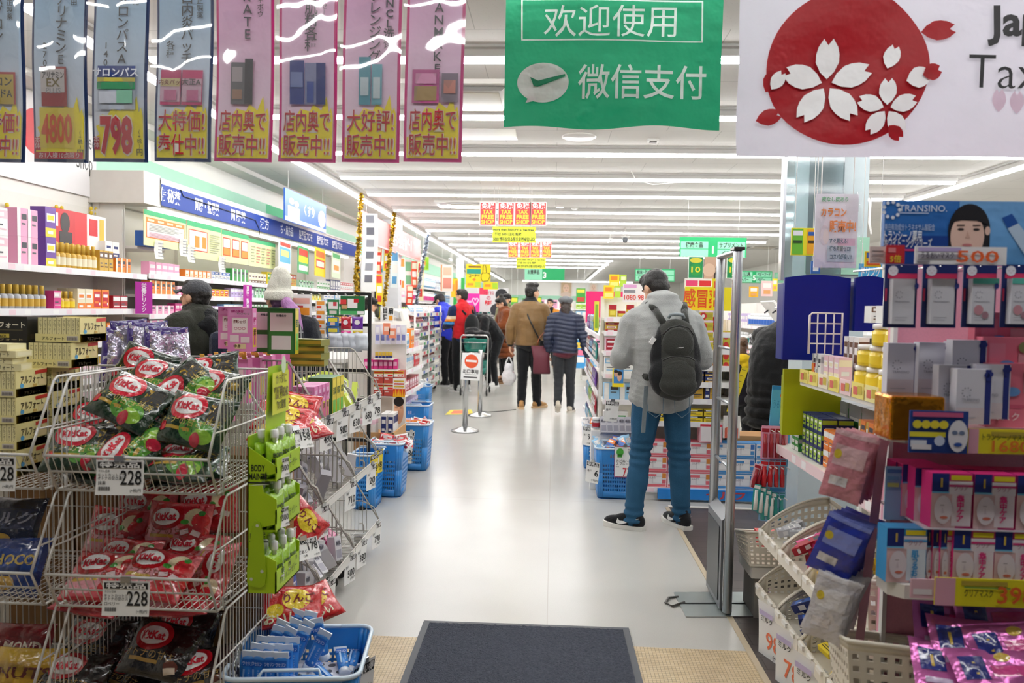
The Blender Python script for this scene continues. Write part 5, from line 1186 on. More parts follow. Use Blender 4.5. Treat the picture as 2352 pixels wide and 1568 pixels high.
hung(668,676,716,762,RY - .3,'hanging_poster','white poster with orange rounds left of the black rack','poster','#f0eeec',[(.1,.75,.9,.9,'#e8b0a0'),(.45,.45,.9,.65,'#ee9a30'),(.1,.3,.4,.6,'#7bb0dd'),(.1,.05,.9,.2,'#c8d6ea'),(.1,.65,.6,.7,'#c23a3a')],T=.006)
wb = Proto(one(Bag(.11,.13,.08,M('#dfe6f0',.15,trans=.3,vary=.1),2.0,nu=10,nv=10).mb,'wrapped_bottle','x','pack'))
for k in range(5): wb.put(at_y(770 + 15 * k,785 + 3 * (k % 2),RY - .12),R3(0,0,.2 * k),'clear shrink-wrapped white pack low on the black rack','shrink-wrapped packs')
# till counter with terminals
CXF = -1.86
t = thing('till_counter','pale checkout counter behind the impulse racks','counter',(CXF,6.6,0),PI / 2)
mb = MB(); mb.b2((0,.02,.08),(4.1,.42,.97),M('#e3e1dc',.5)); mb.build('body',t)
mb = MB(); mb.b2((-.03,-.02,.97),(4.13,.45,1.0),M('#f0efec',.3)); mb.build('worktop',t)
mb = MB(); mb.b2((.05,.06,0),(4.05,.4,.08),m_black); mb.build('plinth',t)
def terminal(X,Y,lab):
 t = thing('till_terminal',lab,'till',(X,Y,1.0),PI / 2)
 mb = MB(); mb.b2((-.16,-.18,0),(.16,.18,.10),plastic('#dedcd6')); mb.build('base',t)
 mb = MB(); mb.b2((-.03,-.02,.1),(.03,.04,.2),plastic('#cfcdc8')); mb.build('neck',t)
 mb = MB(); mb.box((0,-.03,.3),(.34,.05,.25),plastic('#e6e4de'),rot=(-.25,0,0),bev=.01); mb.build('screen',t)
 mb = MB(); mb.box((.0,.14,.28),(.16,.05,.12),plastic('#e6e4de'),bev=.008); mb.build('customer_display',t)
terminal(-2.08,8.2,'white till terminal in front of the cashier'); terminal(-2.08,10.3,'white till terminal at the second checkout place'); terminal(-2.08,9.2,'white till terminal between the two checkout places')
# impulse rack 1, full of small carded goods
I1 = Face((-1.45,6.55,0),PI / 2,'the first impulse rack'); zs1 = (.35,.62,.84,1.05)
shelving('impulse_rack','white impulse rack in front of the tills, nearest one','shelf unit',I1,1.75,zs1,.34,1.32)
runs(I1,'top shelf',.02,1.7,1.052,[('cosmetic_tube','magenta','rose',.05,.16,.02,2),('lip_stick','black','pink',.035,.14,.02,2),('blister_pack','sky','white',.07,.16,.02,2),('cosmetic_box','orange','cream',.08,.2,.05,1),('cosmetic_box','white','magenta',.06,.18,.05,2)],rows=2)
runs(I1,'second shelf',.02,1.7,.842,[('medicine_box','yellow','navy',.06,.1,.05,2),('cosmetic_box','magenta','black',.05,.07,.05,3),('blister_pack','white','sky',.06,.14,.02,3),('blister_pack','red','white',.06,.13,.02,2)],rows=2)
runs(I1,'third shelf',.02,1.7,.622,[('medicine_box','red','yellow',.14,.18,.1,3),('medicine_box','crimson','rose',.12,.12,.1,3)],rows=1)
runs(I1,'bottom shelf',.02,1.7,.352,[('medicine_box','red','orange',.14,.2,.1,3),('cosmetic_box','lilac','white',.1,.16,.08,3)],rows=1)
# goods on its near end: boards and cartons facing the entrance
EY = 6.5
def front(px0,py0,px1,py1,Y,name,lab,cat,col,rects=(),texts=(),T=.03,group=None): return hung(px0,py0,px1,py1,Y,name,lab,cat,col,rects,group,T,texts)
front(877,704,905,738,EY - .1,'price_board','white card with large black characters above the impulse rack','sign','#f4f3f0',[(.6,.08,.9,.4,'#eaa02e')],[('目',.27,.58,.3,'#1a1a1a',.34),('腰',.27,.12,.3,'#1a1a1a',.36),('肩',.74,.52,.32,'#1a1a1a',.4)],T=.006)
hs = [('#c9202c','red'),('#e7e3ee','white'),('#d8d3ea','lilac')]
for k in range(6): front(862 + 12 * k,746,873 + 12 * k,790,EY - .03 + .03 * (k % 2),'blister_pack','lilac hanging packet at the near end of the impulse rack, %s from left' % ['first','second','third','fourth','fifth','sixth'][k],'packet',['#dcd9ea','#efeef4'][k % 2],[(.15,.2,.85,.5,'#7f86c4'),(.2,.6,.8,.9,'#f6f6fa')],T=.012)
for k in range(2): front(880 + 13 * k,742 + 12 * k,896 + 13 * k,768 + 8 * k,EY - .12,'price_tag','salmon price tag tilted over the impulse rack, %s' % ['left','right'][k],'price card','#ee8a68',[(.15,.3,.85,.7,'#f6d8c8')],T=.003)
for k in range(5): front(862 + 8 * k,808,869 + 8 * k,822,EY - .02,'battery_pack','gold and black battery blister in the end row','packet','#c9a638',[(.0,.0,1,.4,'#1f2a6a')],T=.012,group='battery blisters in the end row')
for k in range(7): front(838 + 11 * k,824,848 + 11 * k,846,EY - .02,'cosmetic_box','magenta small carton in the end row of the impulse rack','box','#cf2f7f',[(.1,.3,.9,.7,'#f0b8d2')],T=.05,group='magenta cartons in the end row')
for r in range(2):
 for k in range(3): front(862 + 23 * k,850 + 29 * r,884 + 23 * k,878 + 29 * r,EY - .05,'display_carton','red and cream sale carton stacked at the impulse rack end, %s row, %s' % (['upper','lower'][r],['left','middle','right'][k]),'box','#b2453a',[(0,.74,1,1,'#d8b23a'),(0,.5,1,.74,'#f2ece6'),(.4,.53,.95,.7,'#d02a20'),(.1,.3,.5,.36,'#e8d8d0'),(.05,.8,.95,.92,'#c23018')],[('380',.68,.55,.16,'#f4e8e0',.4)] if r == 0 and k != 1 else [],T=.12)
mb = MB()
for py,x0,x1 in ((846.5,836,916),(822.5,860,906),(878.6,860,934),(907.6,860,934)):
 a,b = at_y(x0,py,6.44),at_y(x1,py,6.44); mb.b2((a.x,6.38,a.z - .008),(b.x,6.54,a.z - .001),m_shelf)
a,b = at_y(836,910,6.53),at_y(934,745,6.53); mb.b2((a.x,6.53,0),(b.x,6.545,b.z),m_shelf); one(mb,'end_shelves','white end board with small ledges on the first impulse rack','shelf unit')
# face board and lilac bottles on a low carton
a = at_y(930,955,6.2); b = at_y(903,868,6.2)
mb = MB(); w,h = a.x - b.x,b.z - a.z; mb.b2((0,-.004,0),(w,.004,h),card('#f0e8dc'))
mb.rect(0,h * .72,w,h,-.005,card('#f2ede8')); mb.rect(.0,h * .5,w,h * .72,-.005,card('#d84a1a'));
for i in range(7): mb.flat([(w * i / 7,h * .5),(w * (i + 1) / 7,h * .5),(w * (i + .5) / 7,h * (.66 + .1 * (i % 2)))],-.0055,card('#f0b81e'))
mb.oval(w * .5,h * .12,w * .40,h * .34,-.006,card('#d8a07c'),24); mb.oval(w * .5,h * .38,w * .42,h * .13,-.0066,card('#1d1512'),20); mb.rect(w * .2,h * .2,w * .42,h * .22,-.007,card('#2a1b14')); mb.rect(w * .58,h * .2,w * .8,h * .22,-.007,card('#2a1b14')); mb.oval(w * .5,h * .1,w * .07,h * .06,-.007,card('#c98e6c'),10)
for i in range(3): mb.rect(w * .08,h * (.76 + .07 * i),w * .9,h * (.8 + .07 * i),-.006,card('#c8381e' if i % 2 else '#d8b23a'))
one(mb,'display_board','sale board with flames over a dark-haired face by the baskets','sign',(b.x,6.2,a.z))
a,b = at_y(820,1012,6.05),at_y(905,985,6.05)
mb = MB(); mb.b2((a.x,5.95,.0),(b.x + .02,6.45,.40),M('#b98a58',.7)); mb.b2((a.x,5.94,.40),(b.x + .02,5.95,.46),M('#c59763',.7)); mb.b2((b.x + .01,5.94,.40),(b.x + .02,6.45,.46),M('#c59763',.7)); one(mb,'cardboard_stand','brown cardboard stand holding lilac and pink bottles','stand')
CS = Face((a.x + .01,6.0,0),0,'the brown cardboard stand')
run(CS,'front row',.0,.18,.402,'lotion_bottle','rose','white',.07,.2,.07,rows=2); run(CS,'right part',.19,.31,.402,'cosmetic_box','white','navy',.05,.2,.06,rows=3)
# second rack: tiers of sloping white trays
TF = Face((-2.03,10.9,0),PI / 2,'the tiered rack')
t = thing('tiered_rack','tall white rack of sloping trays beside the queue','shelf unit',TF.p0,PI / 2); L = 2.5
mb = MB()
for x in (0,L / 2,L):
 for y in (.0,.5): mb.tube([(x,y,.08),(x,y,1.5)],.014,m_white,8)
mb.tube([(0,0,1.5),(L,0,1.5)],.012,m_white,6); mb.build('frame',t)
for k in range(9):
 z = .16 + .15 * k; mb = MB(); mb.box((L / 2,.2,z + .03),(L,.44,.012),m_white,rot=(.22,0,0)); mb.box((L / 2,-.02,z),(L,.012,.06),m_white)
 for i in range(8): mb.rect(.05 + i * .3,z - .025,.2 + i * .3,z + .025,-.027,card(['#3f5fb0','#eceaf0','#d84a5a','#3f9a5a'][(i + k) % 4]))
 mb.build('tray',t)
for k in range(4):
 mb = MB(); mb.T = Matrix.Translation((L * (k % 2),.1 + .35 * (k // 2),.04)) @ Matrix.Rotation(PI / 2,4,'Y'); mb.lathe([(.03,-.012),(.04,0),(.03,.012)],m_black,12); mb.build('caster',t)
cc = [('green','white'),('magenta','white'),('navy','sky'),('white','red'),('pink','lilac'),('teal','white'),('white','blue'),('red','cream'),('sky','white')]
for k in range(9):
 a,b = cc[k],cc[(k + 4) % 9]; z = .2 + .15 * k
 run(TF,'tray %s from the floor' % ['first','second','third','fourth','fifth','sixth','seventh','eighth','ninth'][k],.06,1.2,z,'blister_pack',a[0],a[1],.13,.12,.03,rows=1,tilt=.5,depth=.06); run(TF,'tray %s from the floor far along' % ['first','second','third','fourth','fifth','sixth','seventh','eighth','ninth'][k],1.25,2.45,z,'blister_pack',b[0],b[1],.15,.12,.03,tilt=.5,depth=.06)
# blue baskets along the aisle
def tall_basket(px0,px1,py,lab,h=.44,rot=.0,d=.32,w=None):
 c = at_z((px0 + px1) / 2,py,0); w = w or (px1 - px0) / FPX * c.y * 1.0
 t = shop_basket(lab,w,d,h,.86,group=None); t.location = (c.x,c.y + d / 2,0); t.rotation_euler = (0,0,rot); return t
tall_basket(936,986,949,'blue shopping basket of white packets beside the white tiered rack',.38)
tall_basket(889,984,1082,'blue tall basket, farthest of the row on the aisle floor',.42,.0)
tall_basket(838,924,1144,'blue tall basket in the middle of the row on the aisle floor',.42)
tall_basket(800,862,1172,'blue tall basket nearest the wire bins, half hidden',.40)
b5 = tall_basket(905,984,1040,'blue basket behind the farthest of the aisle row, rim showing',.48)
def heap(cx,cy,z,rx,ry,n,kinds,lab,s=.06):
 for i in range(n):
  k = kinds[i % len(kinds)]; pr = good(*k); pr.put((cx + jit(rx),cy + jit(ry),z + jit(.015)),R3(R1.uniform(.2,1.2),jit(.6),jit(1.0)),lab,lab)
heap(-1.86,10.55,.33,.1,.08,10,[('blister_pack','white','grey',.07,.14,.015)],'white and grey packet standing in the basket by the tiered rack')
c = at_z(936,1082,0); heap(c.x,c.y + .16,.36,.14,.09,14,[('sachet','rose','orange',.12,.09,.03),('sachet','white','red',.12,.09,.03)],'pink or white sachet heaped in the farthest aisle basket')
c = at_z(880,1144,0); heap(c.x,c.y + .16,.36,.13,.09,14,[('sachet','red','white',.12,.09,.03),('sachet','white','crimson',.12,.09,.03)],'red or white sachet heaped in the middle aisle basket')
for px,py,Y,num,lab,rot in ((905,1010,5.75,'590','white 590 price card on the middle blue aisle basket',.55),(945,990,6.6,'780','white 780 price card on the farthest blue aisle basket',.6),(978,975,6.75,'498','white price card at the right edge of the farthest blue basket',.9)):
 c = price_card('price_card',lab,.16,.3,num,[('各種',.1,.6,.06)],'特売品',num_h=.2,num_w=.75,num_z=.22,bar=False,group='price cards on the blue aisle baskets'); c.location = at_y(px,py,Y); c.rotation_euler = R3(-.12,.1,rot)
# exit-only stanchions
def stanchion(px,py,h,lab):
 c = at_z(px,py,0); t = thing('stanchion',lab,'stanchion',(c.x,c.y,0))
 mb = MB(); mb.lathe([(.165,0),(.168,.012),(.15,.02),(.06,.05),(.035,.058)],m_steel,32); mb.build('base',t)
 mb = MB(); mb.lathe([(.032,.05),(.032,h),(.028,h + .008)],m_steel,20); mb.build('pole',t); return t,c
t1,c1 = stanchion(1068,990,.86,'steel stanchion post carrying the exit-only sign')
t2,c2 = stanchion(1102,955,.90,'steel stanchion post behind the exit-only sign')
p = at_y(1058,871,c1.y - .05); w,h = 44 / FPX * c1.y,62 / FPX * c1.y
t = thing('exit_sign','white sign with an orange no-entry disc on the front stanchion','sign',(p.x,c1.y - .045,p.z),(0,.05,0))
mb = MB(); mb.b2((0,-.003,0),(w,.003,h),paper('#f1f1ef')); mb.oval(w / 2,h * .70,w * .36,w * .36,-.004,ink('#e2582e'),36); mb.rect(w * .22,h * .67,w * .78,h * .75,-.0048,ink('#f4f2ee'))
mb.text('出口専用',w / 2,h * .26,h * .12,-.004,ink('#1c1c1c'),.02,'c',w * .8); mb.rect(w * .2,h * .2,w * .8,h * .215,-.004,ink('#444444')); mb.rect(w * .14,h * .08,w * .86,h * .13,-.004,ink('#555555')); mb.build('panel',t)
mb = MB(); mb.b2((w * .4,.003,h * .4),(w * .6,.03,h * .6),m_steel); mb.build('bracket',t)
# floor marking sticker and cable near the stanchions
mb = MB(); a,b,c,d = at_z(1022,952,.002),at_z(1088,951,.002),at_z(1082,940,.002),at_z(1034,941,.002); mb.quad(a,b,c,d,paper('#e2cf4a'));
mb.quad(*[p.lerp((a + b + c + d) / 4,.35) + Vector((0,0,.001)) for p in (a,b,c,d)],paper('#d8785a')); one(mb,'floor_sticker','yellow and red sticker on the floor behind the front stanchion','sticker')
mb = MB(); mb.tube([at_z(1104,944,.006),at_z(1120,946,.006),at_z(1150,944,.006),at_z(1185,940,.006)],.005,m_black,5); one(mb,'floor_cable','thin dark cable lying on the floor beside the rear stanchion','cable')
# columns
def column(X,Y,w,name,lab,stripes=False):
 mb = MB(); mb.b2((X - w / 2,Y - w / 2,0),(X + w / 2,Y + w / 2,CEIL),M('#e6e8ec',.5)); o = struct(mb,name)
 if stripes:
  for s in (-1,1):
   g = MB(); g.b2((s * w * .55 - .05,-.03,0),(s * w * .55 + .05,0,1.0),M('#35b04a',.5)); one(g,'green_strip','green upright strip on the far white column, %s one' % ('left' if s < 0 else 'right'),'sign',(X,Y - w / 2,1.35))
column(-2.83,13.0,.28,'pillar_1','x'); column(-2.78,22.0,.2,'pillar_2','x',True)
# tinsel garlands
def tinsel(pts,col,lab,name='tinsel_garland',r=.045,n=900):
 mb = MB(); P = [Vector(p) for p in pts]; mb.tube(P,.006,M(col,.3,.8),5); m1,m2 = M(col,.22,.9,vary=.3,scale=60),M(col,.35,.6,vary=.3)
 segs = [(P[i],P[i + 1]) for i in range(len(P) - 1)]; tot = sum((b - a).length for a,b in segs)
 for a,b in segs:
  for i in range(int(n * (b - a).length / tot)):
   c = a.lerp(b,R1.random()); d = Vector((jit(1),jit(1),jit(.6))).normalized() * r * R1.uniform(.6,1.1); s = d.orthogonal().normalized() * .012
   mb.add([c - s,c + s,c + d + s,c + d - s],[(0,1,2,3)],m1 if R1.random() < .6 else m2)
 return one(mb,name,lab,'garland')
tinsel([at_y(831,300,9.8),at_y(829,470,9.8),at_y(824,560,9.7),at_y(818,640,9.6),at_y(820,690,9.6)],'#d6b74a','gold tinsel garland hanging left of the red checkout sign')
tinsel([at_y(906,395,11.8),at_y(905,500,11.8),at_y(893,600,11.6),at_y(883,690,11.5),at_y(874,735,11.4)],'#d6b74a','gold tinsel garland hanging before the white column')
tinsel([at_y(992,485,14.2),at_y(985,530,14.1),at_y(968,620,14.0),at_y(956,700,13.9)],'#c9d3e0','silver tinsel garland hanging right of the red checkout sign')
# paper strips and posters under the checkout sign
cols_ = [('#f2ece2','#d8432c'),('#e7472e','#f4e2c0'),('#f0d428','#d8432c'),('#e9f2f0','#5a9ac8'),('#f6efe8','#e88a3a'),('#f4f2ee','#7ab88a'),('#e8562e','#f6ecd0'),('#f2e9b8','#c8382a')]
k = 0
for px,py0,py1,w in ((846,555,640,16),(868,560,628,18),(888,566,622,14),(905,575,660,18),(922,590,668,16),(938,596,690,18),(952,600,660,14),(966,600,690,16),(912,640,690,20),(940,655,700,16),(870,630,700,16),(845,640,700,14)):
 c1,c2 = cols_[k % 8]; X = -2.62 - .06 * (k % 3); a,b = at_x(px,py0,X),at_x(px,py1,X); ww = w / FPX * a.y
 mb = MB(); h = a.z - b.z; mb.sheet(lambda u,v: ((u - .5) * ww,.03 * math.sin(v * 3 + k),v * h),3,8,paper(c1))
 f = lambda u,v: ((u - .5) * ww,.03 * math.sin(v * 3 + k) - .004,v * h)
 for (v0,v1,u0,u1,cc_) in ((.72,.95,.1,.9,c2),(.4,.62,.15,.85,'#f4f0e8' if c1 != '#f4f2ee' else c2),(.1,.3,.2,.8,c2)): mb.sheet(lambda u,v: f(u0 + (u1 - u0) * u,v0 + (v1 - v0) * v),2,3,paper(cc_))
 one(mb,'paper_strip','%s paper strip under the checkout sign, number %s from its near end' % ({'#f2ece2': 'cream','#e7472e': 'red-orange','#f0d428': 'yellow','#e9f2f0': 'pale blue','#f6efe8': 'cream','#f4f2ee': 'white','#e8562e': 'orange','#f2e9b8': 'pale yellow'}[c1],['one','two','three','four','five','six','seven','eight','nine','ten','eleven','twelve'][k]),'poster',(X,b.y,b.z),.5); k += 1
a = at_y(832,490,9.6); mb = MB(); mb.sheet(lambda u,v: (u * .2,.04 * math.sin(v * 5),-1.0 * v),3,14,paper('#f0efec'));
for i in range(6): mb.sheet(lambda u,v: (.05 + u * .1,.04 * math.sin((i + .15 + .6 * v) / 6.5 * 5) - .006,-(i + .15 + .6 * v) / 6.5),2,3,paper('#6a6a72' if i % 2 else '#8a8a90'))
one(mb,'paper_banner','long white paper banner with grey lettering at the near end of the red sign','poster',a)
# further wall shelving, far left
W3 = Face((FX + .1,13.6,0),PI / 2,'the far left wall unit'); shelving('shelving_unit','white wall shelving beyond the tills on the left','shelf unit',W3,9.0,(.5,.9,1.25,1.6,1.95),.42,2.25)
for z,nm,sp in ((1.952,'top shelf',[('lotion_bottle','teal','white',.2,.28,.1,1),('lotion_bottle','sky','white',.22,.28,.1,1),('cosmetic_box','white','blue',.25,.25,.1,1)]),(1.602,'second shelf',[('cosmetic_box','pink','white',.22,.25,.1,1),('lotion_bottle','white','magenta',.2,.26,.1,1),('cosmetic_box','sky','navy',.25,.22,.1,1)]),(1.252,'third shelf',[('cosmetic_box','lime','white',.25,.22,.1,1),('lotion_bottle','pink','rose',.22,.26,.1,1),('cosmetic_box','white','teal',.25,.24,.1,1)])):
 runs(W3,nm,.1,8.9,z,sp)
# ------------------------------------------------------------------ people
def remeshed(mb,vox,name,parent,mats,pick=None,deform=None,smooth=3):
 """weld overlapping closed shapes into one continuous skin"""
 me = mb.mesh('tmp'); o = bpy.data.objects.new('tmp',me); COL.objects.link(o)
 r = o.modifiers.new('r','REMESH'); r.mode = 'VOXEL'; r.voxel_size = vox
 if smooth: s = o.modifiers.new('s','SMOOTH'); s.iterations = smooth; s.factor = .5
 dg = bpy.context.evaluated_depsgraph_get(); m2 = bpy.data.meshes.new_from_object(o.evaluated_get(dg))
 bpy.data.objects.remove(o); bpy.data.meshes.remove(me)
 if deform:
  no = [v.normal.copy() for v in m2.vertices]
  for v,n in zip(m2.vertices,no): v.co = v.co + n * deform(v.co)
 m2.materials.clear()
 for m in (mats if isinstance(mats,(list,tuple)) else [mats]): m2.materials.append(m)
 for p in m2.polygons:
  p.use_smooth = True
  if pick: p.material_index = pick(p.center,p.normal)
 m2.name = name; ob = bpy.data.objects.new(name,m2); COL.objects.link(ob); ob.parent = parent
 return ob
def align(d):
 return Vector(d).to_track_quat('Z','Y').to_matrix()
V = Vector
m_hair = M('#17120f',.45,vary=.25,scale=60,bump=.3,bscale=150); m_lip = M('#b9685c',.5,vary=0); m_eye = M('#1b1412',.3,vary=0)
WIDTHS = [(0,.165,.118),(.22,.152,.108),(.55,.172,.122),(.82,.165,.105),(1,.085,.075)]
def interp(t,tab):
 for a,b in zip(tab,tab[1:]):
  if t <= b[0]:
   k = (t - a[0]) / (b[0] - a[0] + 1e-9); return [x + (y - x) * k for x,y in zip(a[1:],b[1:])]
 return tab[-1][1:]
class Pose:
 def __init__(s,**k):
  s.pelvis = V(k.get('pelvis',(0,0,.94))); s.chest = V(k.get('chest',(0,-.015,1.22))); s.neck = V(k.get('neck',(0,.0,1.475)))
  s.head = V(k.get('head',(0,.03,1.635))); s.hy,s.hp,s.hr = k.get('turn',(0,0,0))
  s.right = V(k.get('right',(1,0,0))).normalized()
  d = s.neck - s.chest
  sh = s.neck - d.normalized() * k.get('drop',.075)
  s.shL,s.shR = sh - s.right * .185,sh + s.right * .185
  s.elL,s.wrL = V(k.get('elL',(-.255,-.03,1.14))),V(k.get('wrL',(-.265,.05,.89)))
  s.elR,s.wrR = V(k.get('elR',(.255,-.03,1.14))),V(k.get('wrR',(.265,.05,.89)))
  s.hipL,s.hipR = s.pelvis - V((.088,0,.03)),s.pelvis + V((.088,0,-.03))
  s.knL,s.anL = V(k.get('knL',(-.1,.02,.5))),V(k.get('anL',(-.11,-.03,.09)))
  s.knR,s.anR = V(k.get('knR',(.1,.02,.5))),V(k.get('anR',(.11,-.03,.09)))
  s.toeL,s.toeR = k.get('toeL',-.15),k.get('toeR',.15)      # heading of each foot off straight ahead
  s.ftL,s.ftR = k.get('ftL',0),k.get('ftR',0)              # heel lift
  s.HR = Matrix.Rotation(s.hy,3,'Z') @ Matrix.Rotation(s.hp,3,'X') @ Matrix.Rotation(s.hr,3,'Y')
 def spine(s,t):
  c = s.chest * 2 - (s.pelvis + s.neck) / 2
  return s.pelvis * (1 - t) ** 2 + c * 2 * t * (1 - t) + s.neck * t * t
 def torso(s,mb,g=0.0,t0=0.0,t1=1.0,fat=1.0,n=20):
  for i in range(n):
   t = t0 + (t1 - t0) * i / (n - 1); p = s.spine(max(0,t)); d = s.spine(min(1,t + .03)) - s.spine(max(0,t - .03))
   if t < 0: p = s.pelvis + (s.spine(.0) - s.spine(.1)) * (-t / .1)
   z = d.normalized(); x = (s.right - z * s.right.dot(z)).normalized(); y = z.cross(x); R = Matrix((x,y,z)).transposed()
   rx,ry = interp(max(0,t),WIDTHS); mb.ball(p,((rx + g) * fat,(ry + g) * fat,.08 + g * .5),None,14,8,R)
  for sh in (s.shL,s.shR): mb.limb([(s.spine(.9),.07 + g),(sh,.058 + g)],None)
def person(label,loc,heading,h,P,top,legs,shoes,hair='short',hat=None,extra=None,vox=.008,fat=1.0,skin=None,group=None,hands=True):
 """heading 0 = facing away from the entrance (+y); top/legs: dicts of material and cut"""
 sk = skin or m_skin; k = h / 1.75
 mb = MB(); P.torso(mb,-.01,0,1)
 for a,b,c in ((P.shL,P.elL,P.wrL),(P.shR,P.elR,P.wrR)): mb.limb([(a,.048),(b,.038),(c,.026)],None)
 for a,b,c,to,lift in ((P.hipL,P.knL,P.anL,P.toeL,P.ftL),(P.hipR,P.knR,P.anR,P.toeR,P.ftR)):
  mb.limb([(a,.085),(b,.055),(c,.038)],None); f = V((-math.sin(-to),math.cos(to),-math.tan(lift))); mb.limb([(c - V((0,0,.04)),.032),(c + f * .13 - V((0,0,.055)),.025)],None)
 H = P.HR; hp = P.head; q = lambda x,y,z: hp + H @ V((x,y,z))
 mb.limb([(P.neck - V((0,0,.02)),.058),(q(0,-.015,-.06),.054)],None)
 mb.ball(q(0,-.012,.025),(.076,.094,.09),None,16,10,H); mb.ball(q(0,.026,-.04),(.06,.066,.072),None,14,8,H); mb.ball(q(0,.06,-.092),.026,None,8,6)
 mb.limb([(q(0,.09,.012),.009),(q(0,.108,-.026),.0135)],None); mb.ball(q(0,.078,.028),(.048,.018,.012),None,10,6,H); mb.ball(q(0,.088,-.062),(.022,.011,.009),None,8,6,H)
 for s_ in (-1,1): mb.ball(q(.078 * s_,-.005,-.012),(.012,.022,.032),None,8,6,H)
 for el,wr,s_ in ((P.elL,P.wrL,-1),(P.elR,P.wrR,1)):
  if not hands: continue
  d = (wr - el).normalized(); side = d.cross(V((s_,0,0))).normalized()      # across the knuckles
  nrm = side.cross(d).normalized(); c = wr + d * .045
  mb.ball(c,(.02,.04,.05),None,10,6,Matrix((nrm,side,d)).transposed())
  inn = nrm if nrm.x * s_ < 0 else -nrm
  for j,(o_,l) in enumerate(((-.033,.062),(-.011,.078),(.011,.082),(.033,.07))):
   b0 = c + d * .035 + side * o_; b1 = b0 + d * l * .5 + side * o_ * .15 + inn * .008; b2 = b1 + d * l * .38 + inn * .03
   mb.limb([(b0,.0095),(b1,.0088),(b2,.0075)],None,6)
  th = c + side * .03 - d * .02; sg = 1 if (side.y > 0) else -1; th = c + side * .032 * sg - d * .015
  mb.limb([(th,.012),(th + side * .025 * sg + d * .03 + inn * .012,.010),(th + side * .03 * sg + d * .058 + inn * .02,.0085)],None,6)
 Hi = H.transposed()
 def pick(c,n):
  l = Hi @ (c - hp)
  if l.length > .2: return 0
  if l.y > .06:
   if abs(abs(l.x) - .031) < .014 and abs(l.z - .006) < .0075: return 1
   if .014 < abs(l.x) < .05 and abs(l.z - .03) < .006: return 1
   if abs(l.x) < .022 and abs(l.z + .062) < .0075 and l.y > .085: return 2
  return 0
 root = remeshed(mb,vox,'person',None,[sk,m_eye,m_lip],pick); root.location = loc; root.rotation_euler = (0,0,heading); root.scale = (k,k,k); tag(root,label,'person',group)
 root['h'] = h
 # clothes
 wr_ = lambda amp,sc: (lambda c: amp * mnoise.noise(c * sc) + amp * .6 * mnoise.noise(c * sc * 2.3 + V((5,1,2))))
 if top:
  mb = MB(); g = top.get('g',.022); hem = top.get('hem',-.05); P.torso(mb,g,hem,.97,top.get('fat',fat))
  cu = top.get('cuff',.0)
  for a,b,c in ((P.shL,P.elL,P.wrL),(P.shR,P.elR,P.wrR)):
   d = (c - b).normalized(); mb.limb([(a,.056 + g),(a.lerp(b,.5),.05 + g),(b,.044 + g),(b.lerp(c,.55),.040 + g * .9),(c - d * .01,.028 + g * .6)],None)
  if top.get('collar'): mb.limb([(P.neck - V((0,0,.03)),.07 + g),(P.neck + (P.head - P.neck) * top['collar'],.062 + g * .6)],None)
  if top.get('hood'):
   mb.ball(P.neck + V((0,-.075,.0)),(.14,.075,.085),None,14,8); mb.ball(P.neck + V((0,-.045,.07)),(.115,.085,.05),None,14,8); mb.ball(P.neck + V((.0,-.03,.03)),(.135,.09,.05),None,14,8); mb.limb([(P.neck + V((-.09,0,.0)),.05),(P.neck + V((0,.07,-.02)),.04),(P.neck + V((.09,0,.0)),.05)],None)
  if top.get('skirt'):
   for i in range(4): mb.ball(P.pelvis - V((0,0,.08 + .1 * i)),((.165 + g + .01 * i),(.125 + g + .01 * i),.08),None,14,8)
  remeshed(mb,top.get('vox',.013),top.get('name','jacket'),root,top['mat'],top.get('pick'),top.get('deform') or wr_(.011,9),3)
 if legs:
  mb = MB(); g = legs.get('g',.014)
  mb.ball(P.pelvis + V((0,-.01,-.02)),(.162 + g * .6,.12 + g,.11),None,14,8); mb.ball(P.pelvis + V((0,0,.05)),(.152 + g * .5,.108 + g,.07),None,14,8)
  for a,b,c in ((P.hipL,P.knL,P.anL),(P.hipR,P.knR,P.anR)):
   bot = c + V((0,0,legs.get('up',-.025))); mb.limb([(a,.092 + g),(a.lerp(b,.5),.078 + g),(b,.058 + g),(b.lerp(bot,.35),.056 + g),(bot,.044 + g)],None)
  remeshed(mb,.012,legs.get('name','trousers'),root,legs['mat'],None,legs.get('deform') or (lambda c: .007 * mnoise.noise(c * 11) + .006 * mnoise.noise(V((c.x * 6,c.y * 6,c.z * 28)))),2)
 if shoes:
  for c,to,lift,s_ in ((P.anL,P.toeL,P.ftL,-1),(P.anR,P.toeR,P.ftR,1)):
   R = Matrix.Translation(c - V((0,0,.09 if abs(lift) < .01 else .075))) @ Matrix.Rotation(to if 0 else -to,4,'Z') @ Matrix.Rotation(-lift,4,'X')
   so = MB(); so.T = R
   out = [(-.036,-.075),(-.043,-.02),(-.04,.06),(-.047,.13),(-.03,.19),(0,.205),(.03,.19),(.047,.13),(.04,.06),(.043,-.02),(.036,-.075),(0,-.09)]
   n = len(out); vs = [(x,y,0.0) for x,y in out] + [(x * 1.03,y * 1.01,.028 + .008 * (y > .15)) for x,y in out]
   so.add(vs,[tuple(range(n - 1,-1,-1)),tuple(range(n,2 * n))] + [(i,(i + 1) % n,n + (i + 1) % n,n + i) for i in range(n)],shoes[1])
   sh = MB(); sh.T = R; sh.ball((0,.1,.04),(.043,.1,.04),shoes[0],14,8); sh.ball((0,-.02,.055),(.042,.07,.055),shoes[0],14,8); sh.limb([((0,-.03,.06),.045),((0,-.02,.1),.042)],shoes[0]); sh.ball((0,.05,.065),(.036,.07,.035),shoes[0],12,8)
   o = remeshed(sh,.01,'shoe',root,shoes[0],None,None,2); so.build('sole',o)
